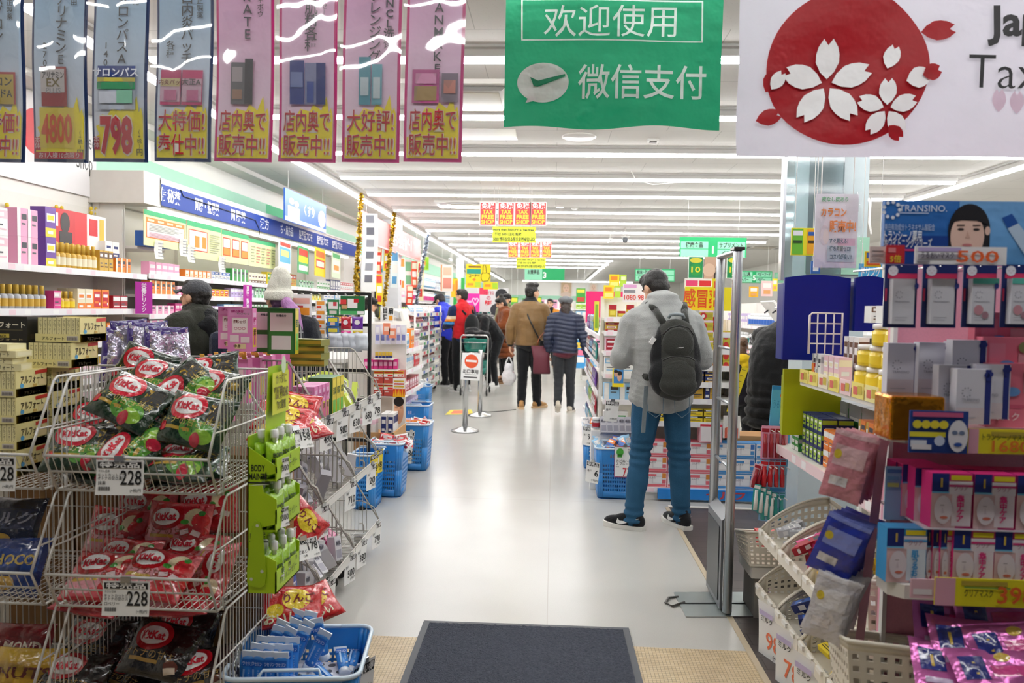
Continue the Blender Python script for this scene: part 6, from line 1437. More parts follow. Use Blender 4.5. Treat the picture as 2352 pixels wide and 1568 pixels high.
   if len(shoes) > 2:
    for sd in (-1,1):
     lg = MB(); lg.T = R; pts = [(.10,.030),(.085,.022),(.06,.024),(.0,.045),(-.055,.072),(.0,.056),(.05,.043),(.075,.044),(.09,.058),(.082,.042)]
     lg.add([(sd * (.046 - .004 * abs(y - .05) * 10),y,z + .012) for y,z in pts],[(0,1,2,8),(2,3,7),(3,4,5,6),(3,6,7),(2,7,9),(2,9,8)],shoes[2]); solid(lg.build('side_mark',o),.004)
 # hair and hat, in head coordinates
 if hair:
  mb = MB()
  mb.ball(q(0,-.022,.035),(.084,.1,.088),None,16,10,H)
  if hair == 'short': mb.ball(q(0,-.05,-.01),(.074,.062,.075),None,14,8,H); mb.ball(q(0,.03,.085),(.07,.06,.04),None,12,8,H)
  if hair == 'quiff': mb.ball(q(0,-.05,-.01),(.074,.062,.07),None,14,8,H); mb.ball(q(0,.03,.11),(.072,.07,.04),None,12,8,H); mb.ball(q(.0,-.03,.11),(.076,.07,.04),None,12,8,H)
  if hair in ('bun','pony','long'): mb.ball(q(0,-.055,-.03),(.076,.06,.08),None,14,8,H); mb.ball(q(0,.02,.08),(.08,.08,.045),None,12,8,H)
  if hair == 'bun': mb.ball(q(0,-.06,.125),.045,None,12,8)
  if hair == 'pony': mb.limb([(q(0,-.11,.02),.03),(q(0,-.16,-.03),.035),(q(.01,-.15,-.14),.025),(q(.02,-.13,-.24),.012)],None)
  if hair == 'long': mb.limb([(q(0,-.06,-.05),.075),(q(0,-.07,-.14),.075),(q(0,-.085,-.22),.06)],None)
  remeshed(mb,.009,'hair',root,extra.get('hair',m_hair) if extra else m_hair,None,lambda c: .005 * mnoise.noise(c * 60) + .004 * mnoise.noise(c * 25),1)
 if hat:
  kind,hm = hat
  mb = MB()
  if kind == 'cap':
   mb.ball(q(0,-.012,.055),(.09,.107,.075),None,18,10,H); c = remeshed(mb,.01,'cap',root,hm,None,None,2)
   b = MB(); b.sheet(lambda u,v: tuple(q((2 * u - 1) * .075 * (1 - .25 * v * v),.07 + .02 * math.cos((2 * u - 1) * 1.5) + .085 * v * math.cos((2 * u - 1) * 1.1),.05 - .02 * v - .02 * (2 * u - 1) ** 2)),10,5,hm); solid(b.build('peak',c),.005)
  if kind == 'beanie':
   mb.ball(q(0,-.012,.05),(.096,.112,.08),None,18,10,H); mb.limb([(q(0,-.02,.1),.088),(q(0.0,-.04,.17),.075),(q(-.01,-.05,.205),.055)],None); c = remeshed(mb,.01,'knitted_hat',root,hm,None,lambda c: .003 * math.sin(math.atan2(c.y - hp.y,c.x - hp.x) * 44) + .006 * mnoise.noise(c * 16),2)
   b = MB(); b.loft([(q(0,-.012,.0),.098,.114),(q(0,-.012,.012),.104,.12),(q(0,-.012,.058),.104,.12),(q(0,-.014,.07),.097,.113)],hm,32); b.build('cuff',c)
  if kind == 'flatcap':
   mb.ball(q(0,-.018,.062),(.115,.125,.055),None,18,10,H); mb.ball(q(0,-.01,.03),(.092,.108,.045),None,18,10,H); mb.ball(q(0,.1,.03),(.06,.04,.012),None,12,6,H); remeshed(mb,.01,'flat_cap',root,hm,None,lambda c: .006 * mnoise.noise(c * 20),2)
 return root
def child_blob(root,name,build,mat,vox=.01,deform=None,pick=None): mb = MB(); build(mb); return remeshed(mb,vox,name,root,mat,pick,deform,2)
LF = PI / 2     # heading: facing left in the photo
black_c,dark_c = cloth('#17181b'),cloth('#25262a')
# man in the grey hoodie
cg = cloth('#a9aba9',.3,200); HM = at_y(1521,905,5.12)
jeans = M('#2d5878',.85,vary=.28,scale=9,bump=.3,bscale=220,spec=.2)
PH = Pose(drop=.10,pelvis=(0,0,.95),chest=(.0,-.03,1.23),neck=(-.015,.03,1.47),head=(-.045,.095,1.60),turn=(.45,-.55,0),elL=(-.275,.03,1.13),wrL=(-.12,.26,1.19),elR=(.275,.03,1.13),wrR=(.1,.27,1.2),knL=(-.13,.03,.51),anL=(-.185,-.03,.09),knR=(.13,.03,.51),anR=(.155,.0,.09),toeL=-1.05,toeR=-.35)
hood = person('man in a grey hooded top and blue jeans seen from behind',(HM.x,5.12,0),.12,1.79,PH,dict(mat=cg,g=.036,hem=-.13,hood=True,collar=.2,name='hooded_top',vox=.01,fat=1.12,deform=lambda c: .012 * mnoise.noise(c * 7) + .007 * mnoise.noise(V((c.x * 14,c.y * 10,c.z * 20)))),dict(mat=jeans,g=.016,name='jeans',deform=lambda c: .009 * mnoise.noise(c * 8) + .012 * max(0,1 - abs(c.z - .5) / .14) * math.sin(c.z * 120 + 4 * c.x) * .5 + .010 * max(0,1 - (c.z - .06) / .14) * math.sin(c.z * 130)),(cloth('#191a1d'),plastic('#e6e4de',.5),plastic('#f0f0ee',.5)),'short',vox=.006)
mb = MB()
for s in (-1,1):   # seams and back pockets of the jeans
 mb.tube([(s * .035,-.160,.90),(s * .04,-.176,.80),(s * .085,-.178,.765),(s * .135,-.165,.80),(s * .14,-.14,.895)],.0022,M('#6b7f8c',.8),4)
mb.build('pocket_stitching',[c for c in hood.children if c.name.startswith('jeans')][0])
# his backpack
def L2W(x,y,z): return hood.matrix_basis @ V((x,y,z))
bpk = thing('backpack','dark grey backpack on the back of the man in the grey hoodie','backpack',(HM.x,5.12,0),.12); kk = 1.79 / 1.75; bpk.scale = (kk,) * 3
bg,bb = cloth('#3b3c38',.3,150),cloth('#1b1c1e',.3,150)
child_blob(bpk,'main_body',lambda m: [m.ball((0.02,-.215,1.14),(.165,.07,.26),None,18,12),m.ball((.02,-.235,1.04),(.175,.085,.16),None,18,12),m.ball((.02,-.2,1.30),(.125,.06,.10),None,16,10)],[bb,bg],.01,lambda c: .005 * mnoise.noise(c * 14),lambda c,n: 1 if abs(c.x - .02) < .105 and n.y < -.3 else 0)
child_blob(bpk,'front_pocket',lambda m: [m.ball((.02,-.285,1.03),(.12,.045,.12),None,16,10),m.ball((.02,-.29,.99),(.125,.045,.075),None,16,10)],bg,.009,lambda c: .003 * mnoise.noise(c * 18))
child_blob(bpk,'upper_flap',lambda m: [m.ball((.02,-.262,1.24),(.105,.035,.11),None,16,10)],bg,.009)
mb = MB(); mb.tube([(.02 - .105,-.305,1.14),(.02 - .06,-.315,1.165),(.02,-.32,1.172),(.08,-.315,1.165),(.125,-.305,1.14)],.004,m_black,5); mb.build('zipper',bpk)
mb = MB(); mb.tube([(-.08,-.265,1.30),(-.04,-.285,1.345),(.02,-.29,1.36),(.08,-.285,1.345),(.12,-.265,1.30)],.0045,m_black,5); mb.build('zipper',bpk)
mb = MB(); mb.flat([(.0,1.218),(.02,1.224),(.05,1.226),(.036,1.219),(.014,1.219)],-.300,ink('#d9d9d6')); solid(mb.build('logo',bpk),.003)
for s in (-1,1):
 mb = MB()
 P3 = [(.02 + s * .07,-.2,1.36),(s * .095,-.13,1.455),(s * .12,-.04,1.49),(s * .13,.05,1.46),(s * .15,.13,1.36),(s * .165,.13,1.2),(s * .165,.03,1.06),(s * .14,-.14,1.02)]
 for a,b in zip(P3,P3[1:]): mb.limb([(a,.022),(b,.022)],bg,8)
 mb.build('shoulder_strap',bpk)
mb = MB(); mb.tube([(-.03,-.21,1.405),(-.02,-.22,1.425),(.02,-.225,1.43),(.06,-.22,1.425),(.07,-.21,1.405)],.011,cloth('#8f989c'),8); mb.build('carry_handle',bpk)
mb = MB(); mb.box((-.165,-.2,.82),(.028,.003,.30),cloth('#7f8a90'),rot=(.05,.02,.2)); mb.build('dangling_strap',bpk)
mb = MB(); mb.box((-.135,-.235,1.26),(.028,.012,.045),paper('#e4e4e2'),rot=(0,.6,0)); mb.build('side_tag',bpk)
# man in the brown jacket, woman in the navy quilted jacket
bj = M('#7a5b30',.55,vary=.15,scale=12,bump=.15,bscale=40,sheen=.2)
BM = at_y(1216,800,11.1); PB = Pose(turn=(-.9,.02,0),head=(.03,.035,1.635),elL=(-.27,-.02,1.14),wrL=(-.275,.04,.90),elR=(.26,.02,1.14),wrR=(.24,.1,.92),knL=(-.09,.0,.5),anL=(-.1,-.05,.09),knR=(.1,.05,.5),anR=(.12,.06,.09),toeL=-.1,toeR=.75)
brown = person('man in an olive brown jacket and black trousers walking away',(BM.x,11.1,0),0,1.84,PB,dict(mat=[bj,black_c],g=.036,hem=-.06,collar=.25,name='jacket',vox=.011,fat=1.05,pick=lambda c,n: 1 if c.z < .90 or c.z > 1.515 else 0,deform=lambda c: .012 * mnoise.noise(c * 8) + .004 * mnoise.noise(V((c.x * 8,c.y * 8,c.z * 20)))),dict(mat=black_c,g=.018),(cloth('#b58a58'),plastic('#d6b48a',.6)),'quiff',vox=.0055)
sb = thing('shoulder_bag','small black bag on a strap worn by the man in the brown jacket','bag',(BM.x,11.1,0)); sb.scale = (1.84 / 1.75,) * 3
mb = MB(); mb.tube([(-.05,.03,1.50),(-.075,-.08,1.47),(-.02,-.172,1.30),(.08,-.175,1.10),(.16,-.13,.95)],.011,m_black,6); mb.build('strap',sb)
mb = MB(); mb.box((.20,-.13,.87),(.11,.07,.20),cloth('#1a1a1c'),bev=.02); mb.build('pouch',sb)
def carrier(px,py,Y,lab,h=.36):
 p = at_y(px,py,Y); t = thing('carrier_bag',lab,'carrier bag',p); mm = M('#e9e9ec',.35,vary=.1,bump=.5,bscale=14,alpha=.82)
 mb = MB(); mb.ball((0,0,-h * .62),(.11,.07,.13),None,16,10); mb.ball((0,0,-h * .42),(.075,.05,.12),None,16,10); remeshed(mb,.012,'sack',t,mm,None,lambda c: .012 * mnoise.noise(c * 14) + .006 * mnoise.noise(c * 40),1)
 b = MB()
 for s in (-1,1): b.tube([(s * .05,0,-h * .35),(s * .045,.01,-h * .15),(s * .01,.01,.01),(0,0,.012)],[.02,.014,.01,.006],mm,6)
 b.build('handle',t); return t
carrier(1169,822,11.12,'white plastic carrier bag held by the man in the brown jacket',.46)
p = at_y(1168,872,11.08)
for i,(dx,dz,c,n) in enumerate(((-.03,-.04,'#e8842c','orange'),(.03,.02,'#c8304a','red'),(0,.06,'#d88a9a','pink'))): one(carton(.08,.1,.05,c,[(.1,.5,.9,.8,'#f2e6da')]),'snack_carton','%s carton inside the white carrier bag' % n,'box',(p.x + dx,p.y + .03,p.z + dz),.3)
nv = M('#1d2640',.5,vary=.12,scale=20,bump=.12,bscale=60,coat=.1)
WM = at_y(1297,820,10.7); PW = Pose(neck=(0,.0,1.46),head=(0,.03,1.61),turn=(.0,.0,0),elR=(.27,-.02,1.12),wrR=(.33,.0,.86),elL=(-.25,-.02,1.13),wrL=(-.24,.07,.9),knL=(-.085,.03,.5),anL=(-.09,-.13,.17),knR=(.09,.05,.5),anR=(.1,.08,.09),ftL=-.95,toeL=-.1,toeR=.3)
quilt = lambda c: .013 * abs(math.sin((c.z + .02 * math.sin(c.x * 9)) * PI / .062)) + .006 * mnoise.noise(c * 10) - .006
woman = person('woman in a navy quilted jacket and grey flat cap walking away',(WM.x,10.7,0),0,1.69,PW,dict(mat=[nv,cloth('#5a2530')],g=.032,hem=-.07,collar=.45,name='quilted_jacket',vox=.010,pick=lambda c,n: 1 if c.z < .895 and abs(c.x) < .2 else 0,deform=quilt),dict(mat=cloth('#2d2f33'),g=.014),(cloth('#c9bfae'),plastic('#d9d2c6',.6),cloth('#3a3c44')),'long',('flatcap',cloth('#6d7175',.5,90)),dict(hair=M('#2a1a14',.4,vary=.2,scale=60)),vox=.0055)
tb = thing('tote_bag','burgundy tote bag on the arm of the woman in the navy jacket','bag',at_y(1244,858,10.75))
mb = MB(); w = .29; mb.loft([((.0,0,0),.12,.05),((.0,0,.03),.125,.055),((-.01,0,.22),.115,.05),((-.02,0,.40),.14,.02)],M('#5a1a2a',.6,vary=.12,bump=.1),20); mb.build('body',tb)
mb = MB(); mb.tube([(-.08,.02,.40),(-.04,.03,.52),(.05,.05,.62),(.10,.03,.52),(.06,.02,.40)],.009,M('#8a4a2a',.5),6); mb.build('handle',tb)
# queue at the till
stripes = [cloth('#c01f26'),cloth('#1c2a4c'),cloth('#e8d8b8'),cloth('#e58a2a'),cloth('#4f9ad8')]
def spick(c,n):
 if abs(c.x) > .185 or c.y > .12 and abs(c.x) > .08:
  if abs(c.z - 1.27) < .028: return 2
  if abs(c.z - 1.22) < .022: return 3
  if abs(c.z - 1.17) < .022: return 4
  return 1
 return 0 if c.z > .92 else 1
RM = at_y(1061,780,13.1); PR = Pose(elL=(-.24,.06,1.16),wrL=(-.16,.3,1.1),elR=(.25,.02,1.15),wrR=(.2,.27,1.08),turn=(.5,-.05,0))
person('man in a red and navy sweater with striped sleeves at the till queue',(RM.x,13.1,0),.75,1.80,PR,dict(mat=stripes,g=.032,collar=.35,name='sweater',pick=spick),dict(mat=black_c),(cloth('#d8d8d6'),plastic('#efefed',.5)),'short')
t = thing('backpack','black backpack on the man in the red and navy sweater','backpack',(RM.x,13.1,0),.75)
child_blob(t,'main_body',lambda m: [m.ball((.05,-.22,1.16),(.15,.09,.22),None,16,10),m.ball((.05,-.24,1.06),(.16,.1,.14),None,16,10)],bb,.014)
mb = MB()
for s in (-1,1): mb.tube([(.05 + s * .09,-.17,1.36),(s * .13,-.04,1.5),(s * .15,.1,1.42),(s * .16,.14,1.25),(s * .17,0,1.05)],.022,bb,6)
mb.build('strap',t)
UM = at_y(1030,760,14.0); person('man in a bright blue jacket and black cap bending at the till',(UM.x,14.0,0),1.1,1.80,Pose(chest=(0,.0,1.2),neck=(0,.12,1.44),head=(0,.2,1.56),turn=(0,-.5,0),elL=(-.24,.15,1.15),wrL=(-.15,.35,1.1),elR=(.24,.15,1.15),wrR=(.15,.35,1.1)),dict(mat=M('#2036c9',.45,vary=.1),g=.036,hood=False,collar=.4,name='jacket'),dict(mat=black_c),(cloth('#333333'),plastic('#dddddd',.5)),'short',('cap',cloth('#2a2c30')))
KM = at_y(1128,800,14.1); person('person in black with a black cap bending over the shopping trolley',(KM.x,14.1,0),2.3,1.74,Pose(pelvis=(0,-.1,.93),chest=(0,.1,1.18),neck=(0,.36,1.28),head=(0,.5,1.27),turn=(0,-1.0,0),elL=(-.26,.36,1.02),wrL=(-.18,.5,.95),elR=(.26,.36,1.02),wrR=(.18,.5,.95)),dict(mat=black_c,g=.035,name='jacket',collar=.2),dict(mat=black_c),(cloth('#e6e6e4'),plastic('#f2f2f0',.5)),'short',('cap',cloth('#121214')))
rust = cloth('#7a3f1c',.4,90); SM = at_y(1160,800,14.8); sw = person('woman with a hair bun and dark scarf in a rust-brown coat',(SM.x,14.8,0),1.9,1.74,Pose(neck=(0,.04,1.46),head=(0,.1,1.59),turn=(0,-.45,0),elL=(-.24,.1,1.15),wrL=(-.12,.34,1.08),elR=(.24,.1,1.15),wrR=(.12,.34,1.08)),dict(mat=rust,g=.04,skirt=True,name='coat',fat=1.05),dict(mat=black_c,g=.006),(cloth('#6b4a30'),plastic('#8a6a4a',.5)),'bun')
child_blob(sw,'scarf',lambda m: [m.ball((0,.03,1.475),(.105,.095,.05),None,14,8),m.ball((0,.05,1.43),(.11,.09,.05),None,14,8)],cloth('#3a3128',.5,60),.012,lambda c: .008 * mnoise.noise(c * 22))
CMn = at_y(1165,715,15.6); person('man with glasses in a black cap behind the woman with the bun',(CMn.x,15.6,0),2.6,1.78,Pose(),dict(mat=[cloth('#5a5a3c'),cloth('#8d8a68'),cloth('#2c2a20')],g=.034,collar=.3,name='camouflage_jacket',pick=lambda c,n: int(1.5 + 1.6 * mnoise.noise(c * 14)) % 3),dict(mat=black_c),None,'short',('cap',cloth('#1b1b1d')))
FM = at_y(1263,760,19.0); person('far-off man in an orange and black jacket in the middle aisle',(FM.x,19,0),2.9,1.74,Pose(),dict(mat=[cloth('#c9812a'),black_c],g=.034,name='jacket',pick=lambda c,n: 1 if abs(c.x) < .09 else 0),dict(mat=black_c),None,'short',hands=False)
KS_ = at_y(853,720,10.7); ca = person('cashier with dark tied hair in a grey waistcoat behind the counter',(KS_.x - .04,10.7,0),-1.35,1.60,Pose(turn=(0,-.25,0),elL=(-.23,.1,1.15),wrL=(-.15,.32,1.05),elR=(.23,.1,1.15),wrR=(.15,.32,1.05)),dict(mat=[cloth('#5a5c63'),cloth('#eceae6')],g=.026,collar=.2,name='waistcoat',pick=lambda c,n: 1 if abs(c.x) > .19 or c.z > 1.44 else 0),dict(mat=black_c),None,'pony',('cap',cloth('#1d1a1a')),hands=False)
# shoppers by the left wall
LM = at_y(455,760,4.95); lm = person('person in a grey cap, black scarf and dark olive parka looking at the shelves',(LM.x,4.95,0),1.25,1.66,Pose(turn=(.15,.1,0),head=(0,.03,1.60)),dict(mat=cloth('#2c2e26',.3,90),g=.045,hem=-.15,collar=.2,name='parka',vox=.012),dict(mat=black_c),(black_c,black_c),'short',('cap',cloth('#4a4c50',.6,70)),vox=.006)
child_blob(lm,'scarf',lambda m: [m.ball((0,-.01,1.47),(.135,.125,.065),None,16,10),m.ball((0,-.05,1.40),(.15,.12,.07),None,16,10),m.limb([((-.03,-.12,1.42),.06),((-.02,-.15,1.32),.05)],None),m.ball((0,.02,1.52),(.095,.09,.05),None,14,8)],cloth('#121316',.5,50),.012,lambda c: .012 * mnoise.noise(c * 14))
t = thing('shoulder_bag','navy backpack on the person in the dark olive parka','bag',(LM.x,4.95,0),1.25); mb = MB(); mb.box((0,-.27,1.12),(.28,.14,.36),cloth('#1d2438'),bev=.05); mb.build('body',t); mb = MB()
for s in (1,): mb.tube([(s * .1,-.2,1.28),(s * .13,-.12,1.42),(s * .15,.04,1.43),(s * .17,.16,1.28)],.015,cloth('#1d2438'),6)
mb.build('strap',t)
BW_ = at_y(645,760,5.15); pinkhair = M('#b07ab4',.45,vary=.35,scale=30,bump=.4,bscale=120)
bw = person('person in a white knitted hat with pink-violet hair and a checked scarf',(BW_.x,5.15,0),.45,1.64,Pose(turn=(.35,.05,0),head=(-.02,.02,1.61)),dict(mat=cloth('#22242b'),g=.045,collar=.2,hem=-.12,name='coat',vox=.012),dict(mat=black_c),(black_c,black_c),'short',('beanie',M('#e4e3d6',.9,vary=.08,scale=40,bump=.5,bscale=140)),dict(hair=M('#4a2f52',.5,vary=.2)),vox=.006)
child_blob(bw,'ponytail',lambda m: [m.limb([((.03,-.1,1.59),.045),((.075,-.13,1.53),.05),((.1,-.15,1.44),.04),((.115,-.16,1.34),.03),((.12,-.17,1.24),.012)],None)],pinkhair,.009,lambda c: .007 * mnoise.noise(V((c.x * 60,c.y * 60,c.z * 14))))
def plaid():
 m = bpy.data.materials.new('mat_check'); m.use_nodes = True; nt = m.node_tree; N,L = nt.nodes,nt.links; b = N['Principled BSDF']; tc = N.new('ShaderNodeTexCoord'); br = N.new('ShaderNodeTexBrick'); br.offset = 0
 br.inputs['Color1'].default_value = rgb('#1c1c20'); br.inputs['Color2'].default_value = rgb('#232328'); br.inputs['Mortar'].default_value = rgb('#8d8d90'); br.inputs['Scale'].default_value = 1; br.inputs['Brick Width'].default_value = .06; br.inputs['Row Height'].default_value = .06; br.inputs['Mortar Size'].default_value = .004
 mp = N.new('ShaderNodeMapping'); mp.inputs['Rotation'].default_value = (PI / 2,0,0); L.new(tc.outputs['Object'],mp.inputs[0]); L.new(mp.outputs[0],br.inputs['Vector']); L.new(br.outputs['Color'],b.inputs['Base Color']); b.inputs['Roughness'].default_value = .9; return m
child_blob(bw,'scarf',lambda m: [m.ball((0,-.01,1.48),(.12,.115,.06),None,16,10),m.ball((0,-.02,1.43),(.14,.13,.06),None,16,10),m.limb([((.08,-.16,1.43),.05),((.12,-.2,1.25),.05),((.12,-.2,1.08),.045)],None)],plaid(),.012,lambda c: .01 * mnoise.noise(c * 14))
# beyond the gate
DM = at_y(1768,800,6.6); person('shopper in a long black coat leaning towards the cosmetics shelves',(DM.x + .02,6.7,0),-.9,1.62,Pose(chest=(0,.04,1.2),neck=(0,.2,1.42),head=(0,.3,1.52),turn=(0,-.6,0),elL=(-.25,.25,1.15),wrL=(-.15,.42,1.1),elR=(.25,.25,1.15),wrR=(.15,.42,1.1)),dict(mat=cloth('#131315'),g=.05,skirt=True,name='coat'),dict(mat=black_c),(black_c,black_c),'short')
CH = at_y(1702,830,7.3); ch = person('child with brown hair and a yellow hood in a dark jacket beyond the gate',(CH.x,7.3,0),-.4,1.24,Pose(),dict(mat=cloth('#26242c'),g=.045,name='jacket',collar=.2),dict(mat=dark_c),(dark_c,dark_c),'long',None,dict(hair=M('#5a3f28',.5,vary=.2,scale=50)))
child_blob(ch,'yellow_hood',lambda m: [m.ball((.03,-.1,1.46),(.14,.09,.08),None,14,8),m.ball((.1,-.1,1.38),(.09,.09,.1),None,14,8)],cloth('#e3bf1e'),.013)
# shopping trolley
t = thing('shopping_trolley','steel shopping trolley with two green baskets by the queue','trolley',(at_z(1096,900,0).x,12.75,0))
mb = MB()
for s in (-1,1):
 mb.tube([(s * .22,-.25,.1),(s * .23,-.28,.98),(s * .2,-.29,1.02),(0,-.29,1.02)],.015,m_chrome,8); mb.tube([(s * .22,-.25,.1),(s * .2,.35,.14)],.012,m_chrome,6); mb.tube([(s * .22,-.27,.75),(s * .18,.2,.72)],.01,m_chrome,6); mb.tube([(s * .22,-.26,.36),(s * .19,.25,.34)],.01,m_chrome,6)
for y,z in ((-.27,.72),(-.26,.34),(-.28,.9)): mb.tube([(-.22,y,z),(.22,y,z)],.008,m_chrome,6)
for z in (.33,.71):
 for i in range(6): mb.tube([(-.2 + .08 * i,-.26,z),(-.18 + .07 * i,.22,z)],.005,m_chrome,5)
mb.build('frame',t)
for x in (-.22,.22):
 for y in (-.25,.33):
  mb = MB(); mb.T = Matrix.Translation((x,y,.055)) @ Matrix.Rotation(PI / 2,4,'Y'); mb.lathe([(.045,-.014),(.055,-.01),(.055,.01),(.045,.014)],m_black,16); mb.lathe([(.02,-.016),(.02,.016)],m_steel,10); mb.build('wheel',t)
tx = t.location.x
for z,l in ((.35,'lower'),(.73,'upper')):
 b = shop_basket('green shopping basket on the %s deck of the trolley' % l,.40,.36,.22,.85,plastic('#1f7f70',.35),plastic('#2f9a88',.35)); b.location = (tx,12.74,z)
mb = MB(); mb.ball((0,0,0),(.22,.15,.06),None,16,8); mb.ball((.1,-.1,-.05),(.14,.06,.1),None,14,8); mb.ball((.17,-.05,-.18),(.08,.05,.2),None,12,8); mb.ball((-.08,.02,.05),(.12,.1,.05),None,12,8)
c = remeshed(mb,.014,'draped_coat',None,cloth('#1d1e21',.5,40),None,lambda c: .022 * mnoise.noise(c * 10),1); c.location = (tx + .02,12.72,1.05); tag(c,'black padded coat thrown over the trolley handle','coat')
# ------------------------------------------------------------------ cold-medicine gondola behind the man in the hoodie
EX0,EX1,EYF = .74,1.44,5.86
E = Face((EX0,EYF,0),0,'the cold-medicine end display')
shelving('end_display','white end display of cold medicine facing the entrance','shelf unit',E,EX1 - EX0,(.10,.62,.80,.93,1.06,1.19,1.32),.42,1.42,base=.09,gcol=M('#efe9d8',.6))
mb = MB(); mb.b2((EX1 + .01,EYF + .01,0),(EX0 + 1.03,EYF + .42,.1),m_shelf); mb.b2((EX1 + .01,EYF + .16,.1),(EX0 + 1.03,EYF + .42,.5),M('#b98a58',.7)); one(mb,'stack_base','white base with brown cartons carrying the right half of the mask stack','plinth')
mb = MB(); mb.b2((EX0 + .1,EYF - .03,.02),(EX0 + 1.1,EYF,.10),M('#1f7fd0',.4)); mb.text('セルフ',EX0 + .62,.035,.05,EYF - .032,ink('#b8404a'),.04,'c',.3); one(mb,'kick_board','blue kick board with faded red lettering under the end display','sign')
def mask(c): return carton(.165,.12,.12,c,[(.02,.04,.98,.96,'#f3eeee'),(.04,.06,.96,.2,c),(.3,.24,.8,.74,'#e3dfe0'),(.36,.28,.76,.66,'#f7f5f4'),(.78,.6,.96,.92,'#d98a3a' if c == '#e4707c' else '#3f76c0'),(.05,.7,.5,.86,c),(.78,.25,.95,.5,c)],[('ふんわり',.28,.55,.12,'#70606a',.0,.36)])
mp = Proto(one(mask('#e4707c'),'mask_box','x','box')); mq = Proto(one(mask('#4a90cc'),'mask_box','x','box'))
for r in range(3):
 for c in range(6):
  pr = mp if c < 3 else mq
  pr.put((EX0 + .09 + c * .169,EYF + .075,.102 + r * .122),jit(.02),'%s face-mask box in the %s layer of the low stack' % ('pink and white' if c < 3 else 'blue and white',['lowest','middle','top'][r]),'%s mask boxes, %s layer' % ('pink' if c < 3 else 'blue',['lowest','middle','top'][r]))
t = one(carton(.17,.14,.12,'#f0b9c4',[(.05,.05,.95,.95,'#f4ecec'),(.0,.88,1,1,'#d83a48')]),'mask_box','white tray box with a red edge on the mask stack','box',(1.24,EYF + .05,.47))
wd = .93 / 6
for z,nm,c1,c2,hh in ((.622,'lowest medicine shelf','yellow','black',.05),(.802,'second medicine shelf','gold','navy',.05),(.932,'third medicine shelf','navy','gold',.05),(1.062,'fourth medicine shelf','yellow','red',.05),(1.192,'fifth medicine shelf','yellow','crimson',.055),(1.322,'upper medicine shelf','red','yellow',.06)):
 run(E,nm,.03,.69,z,'cold_medicine_box',c1,c2,.125,hh,.07,gap=.012,stack=2,depth=.015)
for k,(px,l) in enumerate(((1360,'a'),)): pass
# yellow topper with red characters, red-ring medicine boards
def sheet_px(px0,py0,px1,py1,Y,name,lab,cat,col,rects=(),texts=(),ovals=(),T=.006):
 a,b = at_y(px0,py1,Y),at_y(px1,py0,Y); w,h = b.x - a.x,b.z - a.z
 mb = MB(); mb.b2((0,-T / 2,0),(w,T / 2,h),paper(col)); y = -T / 2 - .0008
 for i,r in enumerate(rects): mb.rect(r[0] * w,r[1] * h,r[2] * w,r[3] * h,y - .0005 * i,paper(r[4]))
 y -= .0005 * len(rects)
 for i,r in enumerate(ovals): mb.oval(r[0] * w,r[1] * h,r[2] * w,r[3] * h,y - .0004 * i,paper(r[4]),20)
 y -= .0005 * len(ovals) + .0006
 for (s,u,v,hh,c,ww) in texts: mb.text(s,u * w,v * h,hh * h,y,ink(c),.014,'c',ww * w)
 return one(mb,name,lab,cat,(a.x,Y,a.z))
sheet_px(1572,660,1692,712,EYF + .1,'topper_board','yellow topper board with orange-red cold medicine characters','sign','#f2e21f',[],[('感冒薬',.34,.18,.62,'#e0561c',.74)])
sheet_px(1634,640,1655,712,EYF + .02,'price_flag','narrow yellow flag with red lettering beside the topper','sign','#f4e022',[(.2,.7,.8,.92,'#e0521c'),(.2,.4,.8,.62,'#e0521c'),(.2,.1,.8,.32,'#e0521c')],T=.004)
for r in range(5): sheet_px(1606,713 + 23 * r,1638,735 + 23 * r,EYF - .01,'medicine_board','white, olive and red-ring medicine panel, %s from the top' % ['first','second','third','fourth','fifth'][r],'sign','#efe9c8',[(.0,.0,1,.8,'#c9b83a'),(.0,.8,1,1,'#f0d8e4'),(.55,.3,.95,.6,'#b0a030')],[],[(.28,.42,.26,.38,'#c9302a'),(.28,.42,.12,.18,'#f0e8e0')])
for r in range(4): sheet_px(1660,760 + 23 * r,1680,782 + 23 * r,EYF + .0,'medicine_board','olive medicine panel right of the gate post, %s from the top' % ['first','second','third','fourth'][r],'sign','#c9b83a',[],[],[(.35,.5,.34,.4,'#c9302a')])
sheet_px(1572,640,1640,662,EYF + .16,'brand_strip','white strip with pink lettering blocks over the yellow topper','sign','#f4f0ee',[(.05,.25,.45,.8,'#e2447c'),(.5,.25,.9,.8,'#d8303c')])
for px0,lab in ((1580,'green 10-times points poster left of the gate'),(1668,'green 10-times points poster seen past the gate')):
 sheet_px(px0,589,px0 + 36,639,EYF + .2,'points_poster',lab,'poster','#eef3ec',[(.04,.03,.96,.97,'#1f9058')],[('10',.5,.28,.26,'#f3e640',.6)],[(.5,.82,.4,.12,'#e6dc4a'),(.5,.4,.42,.28,'#2f9f4a')])
sheet_px(1617,590,1655,640,EYF + .22,'beauty_poster','tan beauty poster between the two green point posters','poster','#cfa990',[(.6,.0,1,.5,'#3a2a22')],[],[(.3,.4,.4,.3,'#e0bfa6')])
